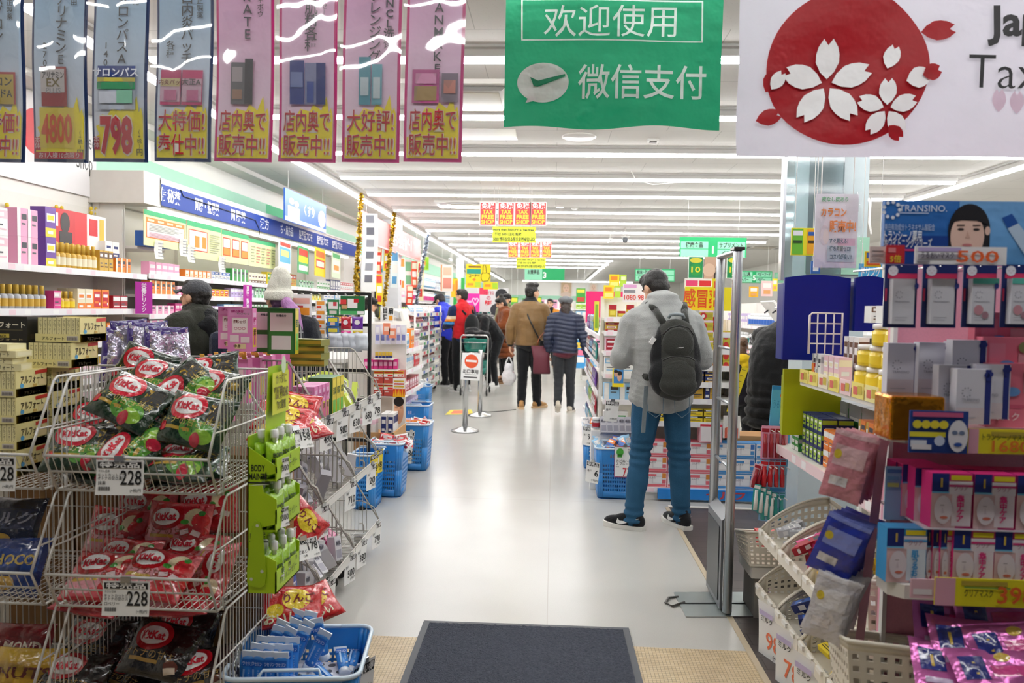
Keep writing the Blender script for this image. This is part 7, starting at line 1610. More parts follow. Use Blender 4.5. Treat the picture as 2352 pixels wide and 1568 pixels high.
# left part of the gondola: shelves facing the entrance and pegs along the aisle
EL = Face((.43,6.36,0),0,'the shelves beside the hooded man')
shelving('gondola','white gondola shelves left of the man in the hoodie','shelf unit',EL,.32,(.3,.50,.72,.94,1.13,1.30,1.416),.3,1.6,side=False)
for z,nm,c1,c2,h,w in ((1.302,'top shelf','gold','crimson',.055,.10),(1.132,'second shelf','rose','crimson',.12,.10),(.942,'third shelf','white','sky',.14,.13),(.722,'fourth shelf','sky','white',.14,.13),(.502,'fifth shelf','white','green',.12,.10)): run(EL,nm,.01,.32,z,'mask_box' if w > .12 else 'medicine_box',c1,c2,w,h,.09,stack=2 if h < .06 else 1)
for k in range(3): _o = sheet_px(1398 + 20 * k,700 + 14 * (k % 2),1416 + 20 * k,727,6.4,'medicine_box','olive and red carton on the top of the shelves left of the hooded man','box','#c9b02a',[(.0,.6,1,1,'#b82430'),(.15,.15,.85,.5,'#e8d85a')],T=.05); _o['group'] = 'olive and red cartons'
sheet_px(1430,652,1483,693,6.3,'price_poster','white price poster reading 1080 beside the head of the hooded man','poster','#f2f0ee',[(.05,.78,.6,.95,'#e3a8d4'),(.05,.5,.55,.66,'#8a8a90')],[('1080',.32,.12,.28,'#d83a28',.52),('98',.8,.12,.28,'#d83a28',.26)])
for px0,py0,c,l in ((1399,630,'#f0d426','yellow points card above the aisle shelves, upper'),(1386,655,'#f2da2c','yellow points card above the aisle shelves, lower')):
 sheet_px(px0,py0,px0 + 24,py0 + 30,6.6 + .1 * (px0 > 1390),'points_card',l,'sign',c,[(.15,.55,.8,.85,'#e88a2a'),(.1,.1,.9,.4,'#f4ea8a')])
 sheet_px(px0 + 25,py0 + 1,px0 + 40,py0 + 28,6.6 + .1 * (px0 > 1390),'points_card',l.replace('yellow','lime green'),'sign','#b4d640',[(.15,.55,.85,.85,'#e8f0c0')])
sheet_px(1406,846,1433,888,6.28,'face_poster','yellow-edged poster of two dark-haired faces on the shelves','poster','#f0d61e',[(.12,.2,.98,.96,'#3f86c8')],[],[(.62,.55,.2,.24,'#d9ab90'),(.62,.74,.24,.12,'#2a2020'),(.3,.72,.16,.18,'#c99a80'),(.3,.84,.18,.09,'#2a2020')])
ES = Face((.415,9.6,0),-PI / 2,'the walkway pegs')
shelving('gondola','long white gondola of pegged goods along the right of the walkway','shelf unit',ES,2.9,(.25,.5,.75,1.0,1.25),.3,1.45,side=False)
pg = [('magenta','white'),('teal','white'),('navy','sky'),('crimson','white'),('green','lime'),('sky','white'),('purple','lilac'),('gold','white')]
for k,z in enumerate((.27,.52,.77,1.02,1.27)):
 for j in range(3):
  a = pg[(k * 3 + j) % 8]; run(ES,'%s peg row' % ['lowest','second','third','fourth','top'][k],2.85 - (j + 1) * .62,2.85 - j * .62,z,'blister_pack',a[0],a[1],.09,.17,.03,depth=-.03,where='part %s' % ['one','two','three'][j])
sheet_px(1364,692,1376,760,6.5,'strip_sign','yellow-green upright strip sign at the corner of the aisle pegs','sign','#e6e04a',[(.2,.1,.8,.9,'#8ab83a')],T=.004)
# blue baskets at its foot
B1 = tall_basket(1366,1460,1148,'blue shopping basket with the 738 price board before the hooded man',.40,d=.34); c1 = B1.location
B2 = tall_basket(1338,1392,1078,'blue basket behind the 738 basket, partly hidden',.40,d=.32); c2 = B2.location
c = price_card('price_card','red-edged white 738 price board on the blue basket',.165,.24,'738',[('のどぬ〜る',.08,.48,.075),('スプレー各種',.08,.39,.075),('15ml',.08,.32,.04),('のどの',.62,.86,.06),('殺菌を',.62,.78,.06)],None,num_c='#c81e2c',num_h=.27,num_w=.56,num_x=.96,num_z=.04,yen=False,bar=False,border='#a02a50')
c.location = (c1.x + .065,c1.y - .20,.43); c.rotation_euler = R3(.05,0,.04)
g = MB(); g.oval(-.04,-.045,.028,.03,-.004,paper('#4aa83a'),16); g.rect(-.06,-.085,-.025,-.06,-.004,paper('#3f9a34')); o = g.build('green_figure',c)
heap(c1.x,c1.y,.36,.15,.1,14,[('blister_pack','sky','white',.07,.14,.03),('medicine_box','blue','orange',.06,.12,.04)],'blue throat-spray packet heaped in the 738 basket')
for k in range(5): protos['silver_carton'].put((c1.x - .08 + .05 * k,c1.y + .14,.47),R3(.5,0,.1),'white and violet tilted carton at the back of the 738 basket','violet cartons behind the 738 basket')
heap(c2.x,c2.y,.36,.12,.1,10,[('sachet','orange','white',.1,.1,.03),('sachet','white','grey',.1,.1,.03)],'orange or white packet in the basket behind the 738 one')
jar = good('pill_jar','grey','crimson',.07,.09,.07)
for k in range(5): jar.put((c1.x - .14 + .075 * k,c1.y + .22,.50),None,'dark jar with salmon lid behind the 738 basket','dark jars behind the 738 basket')
mb = MB(); mb.b2((c1.x - .18,c1.y + .16,0),(c1.x + .22,c1.y + .28,.49),m_white); one(mb,'display_block','white block carrying the dark jars behind the 738 basket','plinth')
for px,py,Y,n,l in ((1352,1000,6.5,'98','white price card on the basket behind, at its left edge'),(1362,1080,5.75,'6','white price card reading 6 left of the 738 basket'),(1408,940,5.95,'','white special-sale card above the 738 basket')):
 c = price_card('price_card',l,.11,.17,n,[('各種',.1,.5,.08)],'特売品',num_h=.3,num_w=.3 if n == '6' else .5,bar=False,group='price cards about the 738 basket'); c.location = at_y(px,py - 20,Y); c.rotation_euler = R3(-.1,.1,-.5 if n else .1)
# far gondola with magenta topper, low dividers and mid-store shelving
FG = Face((.62,15.6,0),0,'the gondola under the magenta topper')
shelving('gondola','white gondola end under the magenta topper, far down the aisle','shelf unit',FG,1.0,(.3,.65,1.0),.5,1.35)
sheet_px(1345,670,1440,740,15.55,'topper_board','plain magenta topper board far down the aisle','sign','#e0126a',[(.05,.08,.35,.16,'#f0a0c0')],T=.03)
for z,nm,a in ((.302,'low shelf',('sky','white')),(.652,'middle shelf',('pink','white')),(1.002,'top shelf',('white','red'))): run(FG,nm,.05,.95,z,'cosmetic_box',a[0],a[1],.16,.24,.1)
sheet_px(1320,780,1345,845,15.0,'toy_board','blue hanging board of small toys beside the far white end panel','display card','#3f9ad8',[(.1,.7,.9,.9,'#e8c84a'),(.1,.45,.9,.65,'#e87a9a'),(.1,.2,.9,.4,'#f0f0ee')])
for i,(x0,Y,cols3) in enumerate(((-.55,24.0,[('yellow','red'),('white','blue'),('pink','white')]),(.75,27.0,[('white','red'),('sky','white'),('lime','white')]),(-2.4,26.0,[('white','sky'),('rose','magenta'),('orange','white')]),(-2.3,18.5,[('navy','yellow'),('white','teal'),('crimson','white')]))):
 F_ = Face((x0,Y,0),0,'the %s far gondola' % ['centre','right-hand','left-hand','nearest left'][i]); shelving('gondola','%s end of a gondola deep in the shop' % ['central','right-hand','left-hand','nearer left'][i],'shelf unit',F_,1.2,(.3,.75,1.15,1.5),.5,1.7,side=False)
 for z,nm,a in zip((.752,1.152,1.502),('lower','middle','top'),cols3): run(F_,nm + ' shelf',.05,1.15,z,'cosmetic_box',a[0],a[1],.2,.28,.1)
# shelves beyond the gate, facing left, full of cosmetics
G3 = Face((2.42,13.2,0),-PI / 2,'the cosmetics gondola')
zs = (.2,.45,.66,.86,1.08,1.32); shelving('gondola','white cosmetics gondola receding beyond the security gate','shelf unit',G3,7.2,zs,.45,1.62,side=False)
cp = [('white','navy'),('pink','white'),('black','silver'),('sky','white'),('rose','magenta'),('white','teal'),('silver','blue'),('magenta','white'),('white','orange'),('lilac','white')]
for k,z in enumerate(zs):
 for j in range(4):
  a = cp[(k * 4 + j * 3) % 10]; u1 = 7.15 - j * 1.15
  run(G3,'%s shelf' % ['lowest','second','third','fourth','fifth','top'][k],u1 - 1.12,u1,z + .002,['blister_pack','lotion_bottle','cosmetic_box'][(k + j) % 3],a[0],a[1],.085 + .01 * j,.15,.06,where='part %s' % ['one','two','three','four'][j],depth=.01)
mb = MB()
for k in range(3): mb.box((2.2,7.6 - .5 * k,1.5 - .06 * k),(.25,.46,.02),m_white,rot=(0,.9,0))
one(mb,'tester_board','sloping white tester board on top of the cosmetics gondola','display stand')
for k in range(10): good('lip_stick','black','silver',.03,.1,.02).put((2.14 + .05 * (k % 2),7.75 - .14 * k,1.47 + .06 * (k % 2)),R3(.9,0,-PI / 2),'black and silver tester standing on the sloping board','black testers on the sloping board')
for px0,py0,px1,py1,c,l in ((1720,658,1742,682,'#f2b428','orange-yellow card over the cosmetics gondola'),(1748,645,1775,680,'#efc9c4','pale pink poster over the cosmetics gondola'),(1774,640,1786,668,'#f0d622','narrow yellow card over the cosmetics gondola')): sheet_px(px0,py0,px1,py1,7.4,'shelf_card',l,'sign',c,[(.15,.55,.85,.85,'#f4efe6'),(.2,.15,.8,.4,'#e0a060')],T=.004)
mb = MB(); mb.box((0,0,0),(.05,.004,.36),paper('#ecd21e'),rot=(0,.3,0));
for k in range(8): mb.box((-.05 + .0 + k * .013,-.003,-.15 + k * .043),(.03,.002,.003),ink('#3a3a2a'),rot=(0,.3,0))
one(mb,'measuring_strip','yellow marked strip hanging beside the gate post','sign',at_y(1694,895,5.7))
sheet_px(1660,955,1700,1005,EYF - .02,'face_board','cut-out board of a smiling woman in coral by the gate','sign','#f0ebe6',[(.1,.0,.9,.45,'#e06a52')],[],[(.5,.62,.24,.32,'#4a3028'),(.5,.62,.16,.22,'#e0b498'),(.3,.3,.2,.2,'#e06a52')])
# ------------------------------------------------------------------ security gate
gx = .875; a = at_z(1560,1380,0)
t = thing('security_gate','grey two-post anti-theft gate on a steel floor plate','security gate',(gx,3.85,0))
ztop = 1.78
for y,w in ((-.20,.036),(.17,.036)):
 mb = MB(); mb.lathe([(.028,0.02),(.028,ztop - .012),(.022,ztop)],m_alu,16,o=(0,y,0),sx=.8); mb.box((-.02,y,ztop * .5),(.006,.012,ztop - .1),m_steel); mb.build('post',t)
mb = MB(); mb.b2((-.024,-.2,ztop - .02),(.024,.17,ztop),m_alu,bev=.008); mb.b2((-.026,-.235,ztop - .004),(.026,-.15,ztop + .012),m_black,bev=.004); mb.build('top_bar',t)
for z in (.72,1.03,1.30):
 mb = MB(); mb.tube([(0,-.2,z),(0,.17,z)],.008,m_alu,8); mb.build('crossbar',t)
mb = MB(); mb.prism([(-.03,0.02),(.03,.02),(.03,.44),(.01,.50),(-.03,.46)],-.17,.15,plastic('#6d7074',.4)); mb.build('base_housing',t)
mb = MB(); mb.b2((-.034,-.13,.05),(-.029,.13,.42),plastic('#33363a',.4)); mb.build('cover_panel',t)
mb = MB(); p_ = [at_z(x,y,0) for x,y in ((1575,1418),(1547,1362),(1722,1362),(1748,1418))]
for za,zb,sc in ((0,.006,1.0),):
 top = [(p.x - gx,p.y - 3.85,.007) for p in p_]; mb.add(top,[(0,1,2,3)][::-1],M('#a9b3b2',.35,.5,vary=.2,scale=8)); mb.add(top + [(q[0],q[1],0) for q in top],[(0,1,5,4),(1,2,6,5),(2,3,7,6),(3,0,4,7)],m_steel)
m0,m1 = [((top[i][0] + top[j][0]) / 2,(top[i][1] + top[j][1]) / 2,.0085) for i,j in ((0,1),(2,3))]; mb.tube([m0,m1],.004,m_black,5); mb.build('floor_plate',t)
mb = MB(); mb.tube([at_z(1572,1382,.008),at_z(1545,1392,.008),at_z(1528,1383,.008),at_z(1535,1372,.008),at_z(1558,1370,.008)],.006,M('#6b6b68',.6),6); one(mb,'gate_cable','grey cable loop beside the gate floor plate','cable')
# ------------------------------------------------------------------ near right gondola
RX = 1.07; RGY0,RGY1 = 2.2,3.62
RG = Face((RX,RGY1,0),-PI / 2,'the near right gondola')
t = shelving('gondola','cream gondola at right with jars, cartons and pierced trays','shelf unit',RG,RGY1 - RGY0,(.16,.42,.86),.44,1.15,side=False,lipc='#f6f3f4',rail='#efd5d9')
mb = MB(); mb.b2((.35,.0,1.2),(RGY1 - RGY0,.30,1.222),m_shelf); mb.b2((.35,-.006,1.175),(RGY1 - RGY0,0,1.222),m_shelf); mb.build('shelf',t)
for k in range(7):
 pc = MB(); pc.b2((0,0,0),(.10,.003,.055),paper(['#efe07a','#efe07a','#f3ead0','#f0df70','#f3d4d6','#efe07a','#f0e6a0'][k])); pc.rect(.015,.012,.05,.04,-.001,ink('#d86a5a')); pc.rect(.055,.015,.09,.045,-.001,ink('#c9b23a'))
 one(pc,'shelf_card','pale price card on the jar shelf, %s from its far end' % ['first','second','third','fourth','fifth','sixth','seventh'][k],'price card',(RX - .012,3.26 - k * .112,1.19),-PI / 2)
jy = good('pill_jar','yellow','yellow',.085,.075,.085)
for k in range(3):
 for i in range(4):
  for r in range(2):
   if k == 2 and (i < 1): continue
   jy.put((RX + .07 + r * .095,2.78 - .02 * k - i * .10,1.222 + k * .076),jit(.3),'yellow-labelled white jar in the %s layer of the right shelf' % ['lowest','middle','top'][k],'yellow jars, %s layer' % ['lowest','middle','top'][k])
JF = Face((RX + .02,3.27,1.222),-PI / 2,'the jar shelf')
run(JF,'far end',.0,.14,1.222,'medicine_box','white','grey',.05,.09,.05); run(JF,'left middle',.14,.36,1.222,'medicine_box','rose','cream',.05,.09,.05); run(JF,'second row',.16,.36,1.222,'medicine_box','white','brown',.045,.17,.04,depth=.09)
for k in range(3): good('medicine_box','white','brown',.06,.06,.06).put((RX + .08,2.74 - .1 * k,1.452),.1 * k,'white and brown carton on top of the yellow jars','white and brown cartons on the jars')
good('medicine_box','orange','red',.03,.05,.03).put((RX + .05,3.24,1.222),0,'single small orange carton at the far end of the jar shelf')
RF = Face((RX + .02,3.5,.862),-PI / 2,'the middle right shelf')
for i,(u0,u1,c1,c2,w,h,st,rows_) in enumerate(((.0,.14,'green','white',.042,.06,2,2),(.14,.40,'navy','lime',.042,.062,3,2),(.40,.74,'orange','white',.055,.075,2,2),(.74,1.2,'orange','gold',.06,.08,3,2))): run(RF,'front rows',u0,u1,.862,'skin_cream_box',c1,c2,w,h,.06,stack=st,rows=rows_)
run(RF,'back row',.1,.9,.862,'medicine_box','grey','green',.13,.24,.05,depth=.18); run(RF,'back end',.9,1.3,.862,'medicine_box','orange','brown',.06,.3,.05,depth=.2)
# blue and lime tester backs standing at its far end
def tester(px0,px1,py0,py1,Y,name,lab,col,crown=0.0,D=.12):
 a,b = at_y(px0,py1,Y),at_y(px1,py0,Y); w,h = b.x - a.x,b.z - a.z
 pts = [(0,0),(w,0),(w,h - crown)] + [(w * (1 - i / 10),h - crown + crown * math.sin(PI * i / 10)) for i in range(1,10)] + [(0,h - crown)]
 mb = MB(); mb.prism(pts,0,.02,M(col,.4,vary=.05,spec=.25)); mb.prism([(.005,0),(w - .005,0),(w - .005,h * .9),(.005,h * .9)],.02,D,plastic(col,.3)); return one(mb,name,lab,'display stand',(a.x,Y,a.z))
tester(1797,1955,632,826,3.34,'tester_stand','tall royal blue tester stand with a curved top at right','#001c86',.014); tester(1962,2030,634,760,3.30,'tester_stand','second royal blue stand behind the jar stack','#001c86',.008)
tester(1796,1935,850,998,3.36,'tester_stand','lime green back panel under the blue tester stand','#a9b211',0,.05)
gp_ = MB(); a,b = at_y(1857,812,3.12),at_y(1935,720,3.12)
gp_.tube([(a.x,3.12,a.z),(a.x,3.12,b.z - .01),(a.x + .01,3.12,b.z),(b.x,3.12,b.z),(b.x,3.12,a.z)],.0045,m_white,6)
for i in range(1,4): gp_.tube([(a.x + (b.x - a.x) * i / 4,3.12,a.z),(a.x + (b.x - a.x) * i / 4,3.12,b.z)],.003,m_white,5)
for i in range(1,4): gp_.tube([(a.x,3.12,a.z + (b.z - a.z) * i / 4),(b.x,3.12,a.z + (b.z - a.z) * i / 4)],.003,m_white,5)
one(gp_,'wire_grid','white wire grid panel on the jar shelf before the blue stand','wire grid')
# hanging strip of carded goods on the gondola end
SY = 3.66; a,b = at_y(1748,1195,SY),at_y(1808,885,SY); w,h = b.x - a.x,b.z - a.z
t = thing('hanging_strip','sky blue hanging strip of carded cosmetics at the gondola end','display card',(a.x,SY,a.z),(0,.05,0))
mb = MB(); mb.b2((0,-.003,0),(w,.003,h),card('#5fb4e2')); mb.rect(0,h * .97,w,h,-.0036,card('#2a86cc')); mb.text('うるおって',w * .5,h * .84,h * .05,-.004,ink('#2a78b8'),.0,'c',w * .8); mb.oval(w * .5,h * .93,.012,.012,-.004,card('#d84a5a'),12); mb.rect(w * .45,h * .72,w * .95,h * .84,-.0045,paper('#f2f2f0')); mb.rect(w * .5,h * .81,w * .9,h * .83,-.005,ink('#222222')); mb.build('board',t)
for z in (.68,.42,.2):
 mb = MB()
 for i in range(4): mb.tube([(w * (.0 + .28 * i),-.005,h * z),(w * (.0 + .28 * i) - .01,-.12,h * z + .005)],.003,m_white,5)
 mb.build('peg',t)
for k,(z,c1,c2,nm) in enumerate(((.48,'crimson','pink','pink-carded mascara on the upper pegs of the blue strip'),(.27,'red','sky','red lip colour on the middle pegs of the blue strip'),(.03,'teal','sky','blue-carded tube on the lowest pegs of the strip'))):
 for i in range(4):
  for r in range(2): good('mascara' if k < 2 else 'toothbrush',c1,c2,.045,.13 if k else .15,.02).put((a.x + w * (.02 + .27 * i) - .015 * r,SY - .03 - .045 * r,a.z + h * z),R3(.05,0,-.3 + .1 * i),nm,nm)
for i in range(4): good('toothbrush','white','teal',.04,.13,.02).put((a.x - .05 + .025 * i,SY - .08,a.z + h * .1 - .012 * i),R3(0,.05,-.6),'white and teal brush pack left of the blue strip','white brush packs left of the strip'); good('mascara','crimson','rose',.04,.12,.02).put((a.x - .06 + .02 * i,SY - .06,a.z + h * .26),R3(0,.2,-.5),'crimson lip pack left of the blue strip','crimson packs left of the strip')
# pierced cream trays with fan-shaped cheeks
m_cream = plastic('#e6dfcf',.4)
def fan_tray(W,D,H):
 """front towards -y; cheeks rise in a quarter round towards the back"""
 t = thing('pierced_tray','x','tray')
 prof = lambda q: .05 + (H - .05) * math.sin(q * PI / 2) ** .8
 for s in (-1,1):
  mb = MB(); perf(mb,lambda u,v: (s * W / 2,u * D,v * prof(u)),9,5,.5,m_cream,v1=.86,u0=.12); mb.sheet(lambda u,v: (s * W / 2,u * D * .12,v * prof(u * .12)),2,1,m_cream)
  mb.sheet(lambda u,v: (s * W / 2 + s * .004 * (v - .5),D * (.12 + .88 * u),prof(.12 + .88 * u) * (.86 + .14 * v)),12,1,m_cream); mb.tube([(s * W / 2,D * q / 12,prof(q / 12)) for q in range(13)],.004,m_cream,5); solid(mb.build('cheek',t),.003)
 mb = MB(); perf(mb,lambda u,v: ((u - .5) * W,D,v * H),9,5,.5,m_cream,v1=.9); mb.sheet(lambda u,v: ((u - .5) * W,D,H * (.9 + .1 * v)),1,1,m_cream); solid(mb.build('back',t),.003)
 mb = MB(); mb.b2((-W / 2,0,0),(W / 2,D,.005),m_cream); mb.b2((-W / 2,-.012,.0),(W / 2,0,.052),m_cream)
 for i in range(3): mb.b2((-W / 2 + .02 + i * W / 3,-.02,.04),(-W / 2 + .02 + i * W / 3 + .05,-.01,.056),plastic('#f2efe6'))
 mb.build('floor_and_lip',t); return t
ft = Proto(fan_tray(.29,.30,.20)); trays = []
for z,nm in ((.445,'upper'),(.185,'lower')):
 for i,y in enumerate((3.30,3.0,2.70,2.40)):
  if z < .3: y += .02
  ft.put((RX - .10,y,z),-PI / 2,'cream pierced tray in the %s row at right, %s from the far end' % (nm,['first','second','third','fourth'][i]),'cream pierced trays'); trays.append((y,z))
def loose(n,y,z,kind,c1,c2,w,h,d,lab,sp=.1,lean=1.2):
 for i in range(n): good(kind,c1,c2,w,h,d).put((RX - .07 + .045 * (i % 4),y - sp + 2 * sp * ((i * 7) % n) / n,z + .035 + .028 * (i // 4) + .01 * (i % 2)),R3(lean + jit(.2),jit(.5),-PI / 2 + jit(.6)),lab,lab)
loose(10,3.0,.455,'cosmetic_box','crimson','magenta',.05,.11,.03,'crimson carton lying in an upper pierced tray'); loose(10,2.70,.455,'cosmetic_box','yellow','gold',.04,.12,.03,'yellow carton lying in an upper pierced tray'); loose(12,3.02,.195,'cosmetic_box','navy','blue',.04,.14,.035,'navy tube carton lying in a lower pierced tray'); loose(8,2.72,.195,'cosmetic_box','yellow','black',.07,.06,.02,'yellow and black card in a lower pierced tray'); loose(8,2.42,.195,'cosmetic_box','blue','white',.05,.1,.03,'blue carton in the nearest lower tray'); loose(8,3.3,.455,'cosmetic_box','silver','grey',.05,.1,.03,'grey carton in the farthest upper tray'); loose(8,2.42,.455,'cosmetic_box','rose','white',.05,.1,.03,'rose carton in the nearest upper tray')
# pierced baskets by the floor
def pierced_basket(W,D,H,lab,loc,rot):
 t = thing('pierced_basket',lab,'basket',loc,rot)
 for k,(a,b) in enumerate((((-1,-1),(1,-1)),((1,-1),(1,1)),((1,1),(-1,1)),((-1,1),(-1,-1)))):
  def P(u,v):
   s = .88 + .12 * v; q = (a[0] + (b[0] - a[0]) * u,a[1] + (b[1] - a[1]) * u); return (q[0] * W / 2 * s,q[1] * D / 2 * s,v * H * (1 - (.35 * (1 - (q[1] + 1) / 2) if True else 0)))
  mb = MB(); n = 12 if k % 2 == 0 else 9; perf(mb,P,n,7,.5,m_cream,v0=.06,v1=.92,skip=lambda i,j: j == 3 and i % 3); mb.sheet(lambda u,v: P(u,v * .06),2,1,m_cream); mb.sheet(lambda u,v: P(u,.92 + v * .08),4,1,m_cream); solid(mb.build('wall',t),.004)
 mb = MB(); mb.b2((-W * .44,-D * .44,0),(W * .44,D * .44,.004),m_cream); mb.build('floor',t)
 mb = MB(); mb.tube([P_ for P_ in [(-W / 2,-D / 2,H * .65),(W / 2,-D / 2,H * .65),(W / 2,D / 2,H),(-W / 2,D / 2,H)]],.007,m_cream,6,closed=True); mb.build('rim',t); return t
pierced_basket(.34,.24,.17,'cream pierced basket low at the far end, red carton behind it',(1.12,3.72,.26),PI)
mb = MB(); mb.b2((.98,3.62,.20),(1.4,3.86,.255),m_shelf); mb.b2((1.0,3.64,0),(1.38,3.84,.2),M('#8d8a84',.6)); one(mb,'base_ledge','cream base ledge under the far pierced basket','plinth')
one(carton(.14,.07,.08,'#c9302a',[(.05,.1,.95,.9,'#e2887c'),(.1,.2,.4,.5,'#f0d8d0')]),'medicine_box','red carton standing behind the far pierced basket','box',(1.10,3.745,.33))
pierced_basket(.40,.30,.26,'large cream pierced basket at the bottom right',(.98,2.0,.40),2.95); pierced_basket(.34,.26,.24,'cream pierced basket behind the large one at bottom right',(1.12,2.32,.46),3.0)
mb = MB(); mb.b2((.78,1.86,.0),(1.2,2.14,.39),M('#cfc4ae',.6)); one(mb,'box_plinth','plain box under the large pierced basket','plinth'); mb = MB(); mb.b2((1.02,2.18,.0),(1.3,2.44,.45),M('#cfc4ae',.6)); one(mb,'box_plinth','plain box under the rear pierced basket','plinth')
for i,(px,py,Y,n,l) in enumerate(((1748,1335,3.18,'98','white card with salmon digits on the lower trays, left'),(1785,1372,2.93,'78','white card with salmon digits on the lower trays, middle'),(1829,1420,2.70,'98','white card with salmon digits on the lower trays, right'))):
 c = price_card('price_card',l,.19,.25,n,[('ミルク',.1,.66,.08)],None,num_c='#ee7a52',num_h=.3,num_w=.5,num_x=.78,num_z=.22,bar=False,frame=False,group='salmon-number cards on the pierced trays'); c.location = (RX - .125,Y,.235); c.rotation_euler = R3(-.06,0,-PI / 2 + .35)
 g = MB(); g.sheet(lambda u,v: (-.075 + .09 * u,-.004,-.055 + .022 * v),1,1,paper('#c9bce0')); g.build('heading',c)
# clip strips of hanging sachets
mb = MB(); a,b,c,d = at_y(1962,1490,2.12),at_y(1982,1490,2.12),at_y(2044,985,2.0),at_y(2022,985,2.0); mb.add([a,b,c,d] + [p + Vector((.004,.01,0)) for p in (a,b,c,d)],[(0,1,2,3),(7,6,5,4),(0,4,5,1),(1,5,6,2),(2,6,7,3),(3,7,4,0)],M('#e3a9bc',.5,vary=.1,scale=120)); one(mb,'clip_strip','pink dotted clip strip holding three bunches of sachets','display strip')
def sachet_mb(c,c2,W,H,sd):
 b = Bag(W,H,.014,foil(c),sd,wr=.5,nu=12,nv=14); b.rect(.1,.5,.9,.8,foil(c2),.001); b.rect(.15,.2,.6,.34,foil('#eeeaf0'),.0012); b.oval(.2,.66,.1,.07,foil('#e6cf3a'),.002,n=12,k=2); b.rect(0,.93,1,1,foil(c2),.001); return b.mb
for nm,c,c2,px,py,Wd,Hd,l,n in (('rose sachet','#d98d9c','#ecc3ca',1946,1072,.10,.19,'rose foil sachet in the top bunch of the clip strip',9),('blue sachet','#2438b0','#8c9ae6',1925,1258,.11,.17,'blue foil sachet in the middle bunch of the clip strip',9),('white sachet','#dfdde4','#f2f0f4',1905,1396,.10,.19,'white sachet in the lowest bunch of the clip strip',9)):
 pr = Proto(one(sachet_mb(c,c2,Wd,Hd,px * .01),'sachet','x','packet')); p = at_y(px,py,2.0)
 for k in range(n): pr.put((p.x + .013 * k,p.y + .02 * k,p.z - .003 * k),R3(-.1 + jit(.05),.28 + jit(.07),-.45 + .03 * k + jit(.08)),l,nm + 's on the clip strip')
# ------------------------------------------------------------------ whitening-care fixture at the right edge
TF2 = 1.86; fx0 = at_y(2026,700,TF2 + .05).x; FWD = 1.15; K = TF2 / FPX
T_ = Face((fx0,TF2,0),0,'the pink fixture at the right edge')
pinkdot = M('#f0a9bb',.5,vary=.12,scale=160)
t = thing('care_fixture','pink-backed skin-care fixture filling the right edge','shelf unit',(fx0,TF2,0))
mb = MB(); mb.b2((.135,.30,.05),(FWD,.32,1.80),pinkdot); mb.build('back_panel',t)
for x in (.14,FWD):
 mb = MB(); mb.b2((x - .006,.285,.0),(x + .006,.305,1.8),m_white); mb.build('upright',t)
for z,y0 in ((1.20,.03),(.82,0.0),(.36,0)):
 mb = MB(); pts = [(.13,.30),(0.03,y0 + .09),(.03,y0 + .03),(.06,y0),(FWD,y0),(FWD,.30)]; n = len(pts)
 mb.add([(x,y,z - .035) for x,y in pts] + [(x,y,z) for x,y in pts],[tuple(range(n - 1,-1,-1)),tuple(range(n,2 * n))] + [(i,(i + 1) % n,n + (i + 1) % n,n + i) for i in range(n)],plastic('#e2ded8')); mb.build('shelf',t)
def fl(px,py,Y): p = at_y(px,py,Y); return p.x,p.z
x0,z0 = fl(2026,606,1.9); x1,z1 = fl(2600,466,1.9)
t = thing('header_board','blue header board with a dark-haired woman at upper right','sign',(x0,1.9,z0)); w,h = x1 - x0,z1 - z0; u = lambda px: fl(px,500,1.9)[0] - x0; v = lambda py: fl(2200,py,1.9)[1] - z0
mb = MB(); mb.b2((0,-.004,0),(w,.012,h),Mprint('#1f5fae',0.0,'#2a6fbc',0,h)); mb.rect(u(2200),0,w,h,-.005,Mprint('#5f9fd8',0.0,'#6fa6dc',0,h)); mb.rect(0,0,u(2190),h * .45,-.0052,card('#123d8c'))
for k in range(9): an = k * .7; mb.oval(u(2045) + .019 * math.cos(an),v(484) + .019 * math.sin(an),.0045,.0045,-.006,ink('#e8eef8'),8)
mb.text('TRANSINO.',u(2062),v(487),.016,-.006,ink('#dfe8f4'),.0); mb.rect(u(2062),v(492),u(2130),v(490),-.006,ink('#c8d6ea')); mb.text('美白有効成分トラネキサム酸配合',u(2030),v(530),.013,-.0062,ink('#c3d3ea'),.0,'l',u(2145) - u(2030)); mb.text('トランシーノ薬用',u(2030),v(553),.020,-.0062,ink('#f0f4fa'),.015,'l',u(2116) - u(2030)); mb.text('ホワイトニングシリーズ',u(2030),v(569),.018,-.0062,ink('#f0f4fa'),.015,'l',u(2140) - u(2030)); mb.rect(u(2060),v(578),u(2110),v(574),-.0062,ink('#d83a7a')); mb.build('panel',t)
mb = MB()    # woman's portrait printed on the board
hc = ink('#17141a'); sk_ = ink('#e3bfae')
mb.oval(u(2224),v(530),46 * K,60 * K,-.0062,hc,30); mb.rect(u(2178),v(604),u(2272),v(530),-.0064,hc); mb.oval(u(2220),v(543),37 * K,52 * K,-.007,sk_,30); mb.rect(u(2200),v(606),u(2244),v(580),-.0068,sk_)
mb.flat([(u(2178),v(512)),(u(2190),v(484)),(u(2224),v(474)),(u(2256),v(484)),(u(2268),v(516)),(u(2240),v(507)),(u(2206),v(506))],-.0078,hc)
for ex in (2204,2240): mb.oval(u(ex),v(527),7 * K,2.8 * K,-.0078,ink('#2a2224'),12); mb.rect(u(ex - 9),v(519),u(ex + 9),v(516.5),-.0078,ink('#4a3a36'))
mb.flat([(u(2219),v(530)),(u(2226),v(546)),(u(2216),v(547))],-.0078,ink('#d3a896')); mb.oval(u(2220),v(563),11 * K,3.2 * K,-.0078,ink('#c87c7c'),14); mb.oval(u(2266),v(530),6 * K,10 * K,-.0072,sk_,10); mb.build('portrait',t)
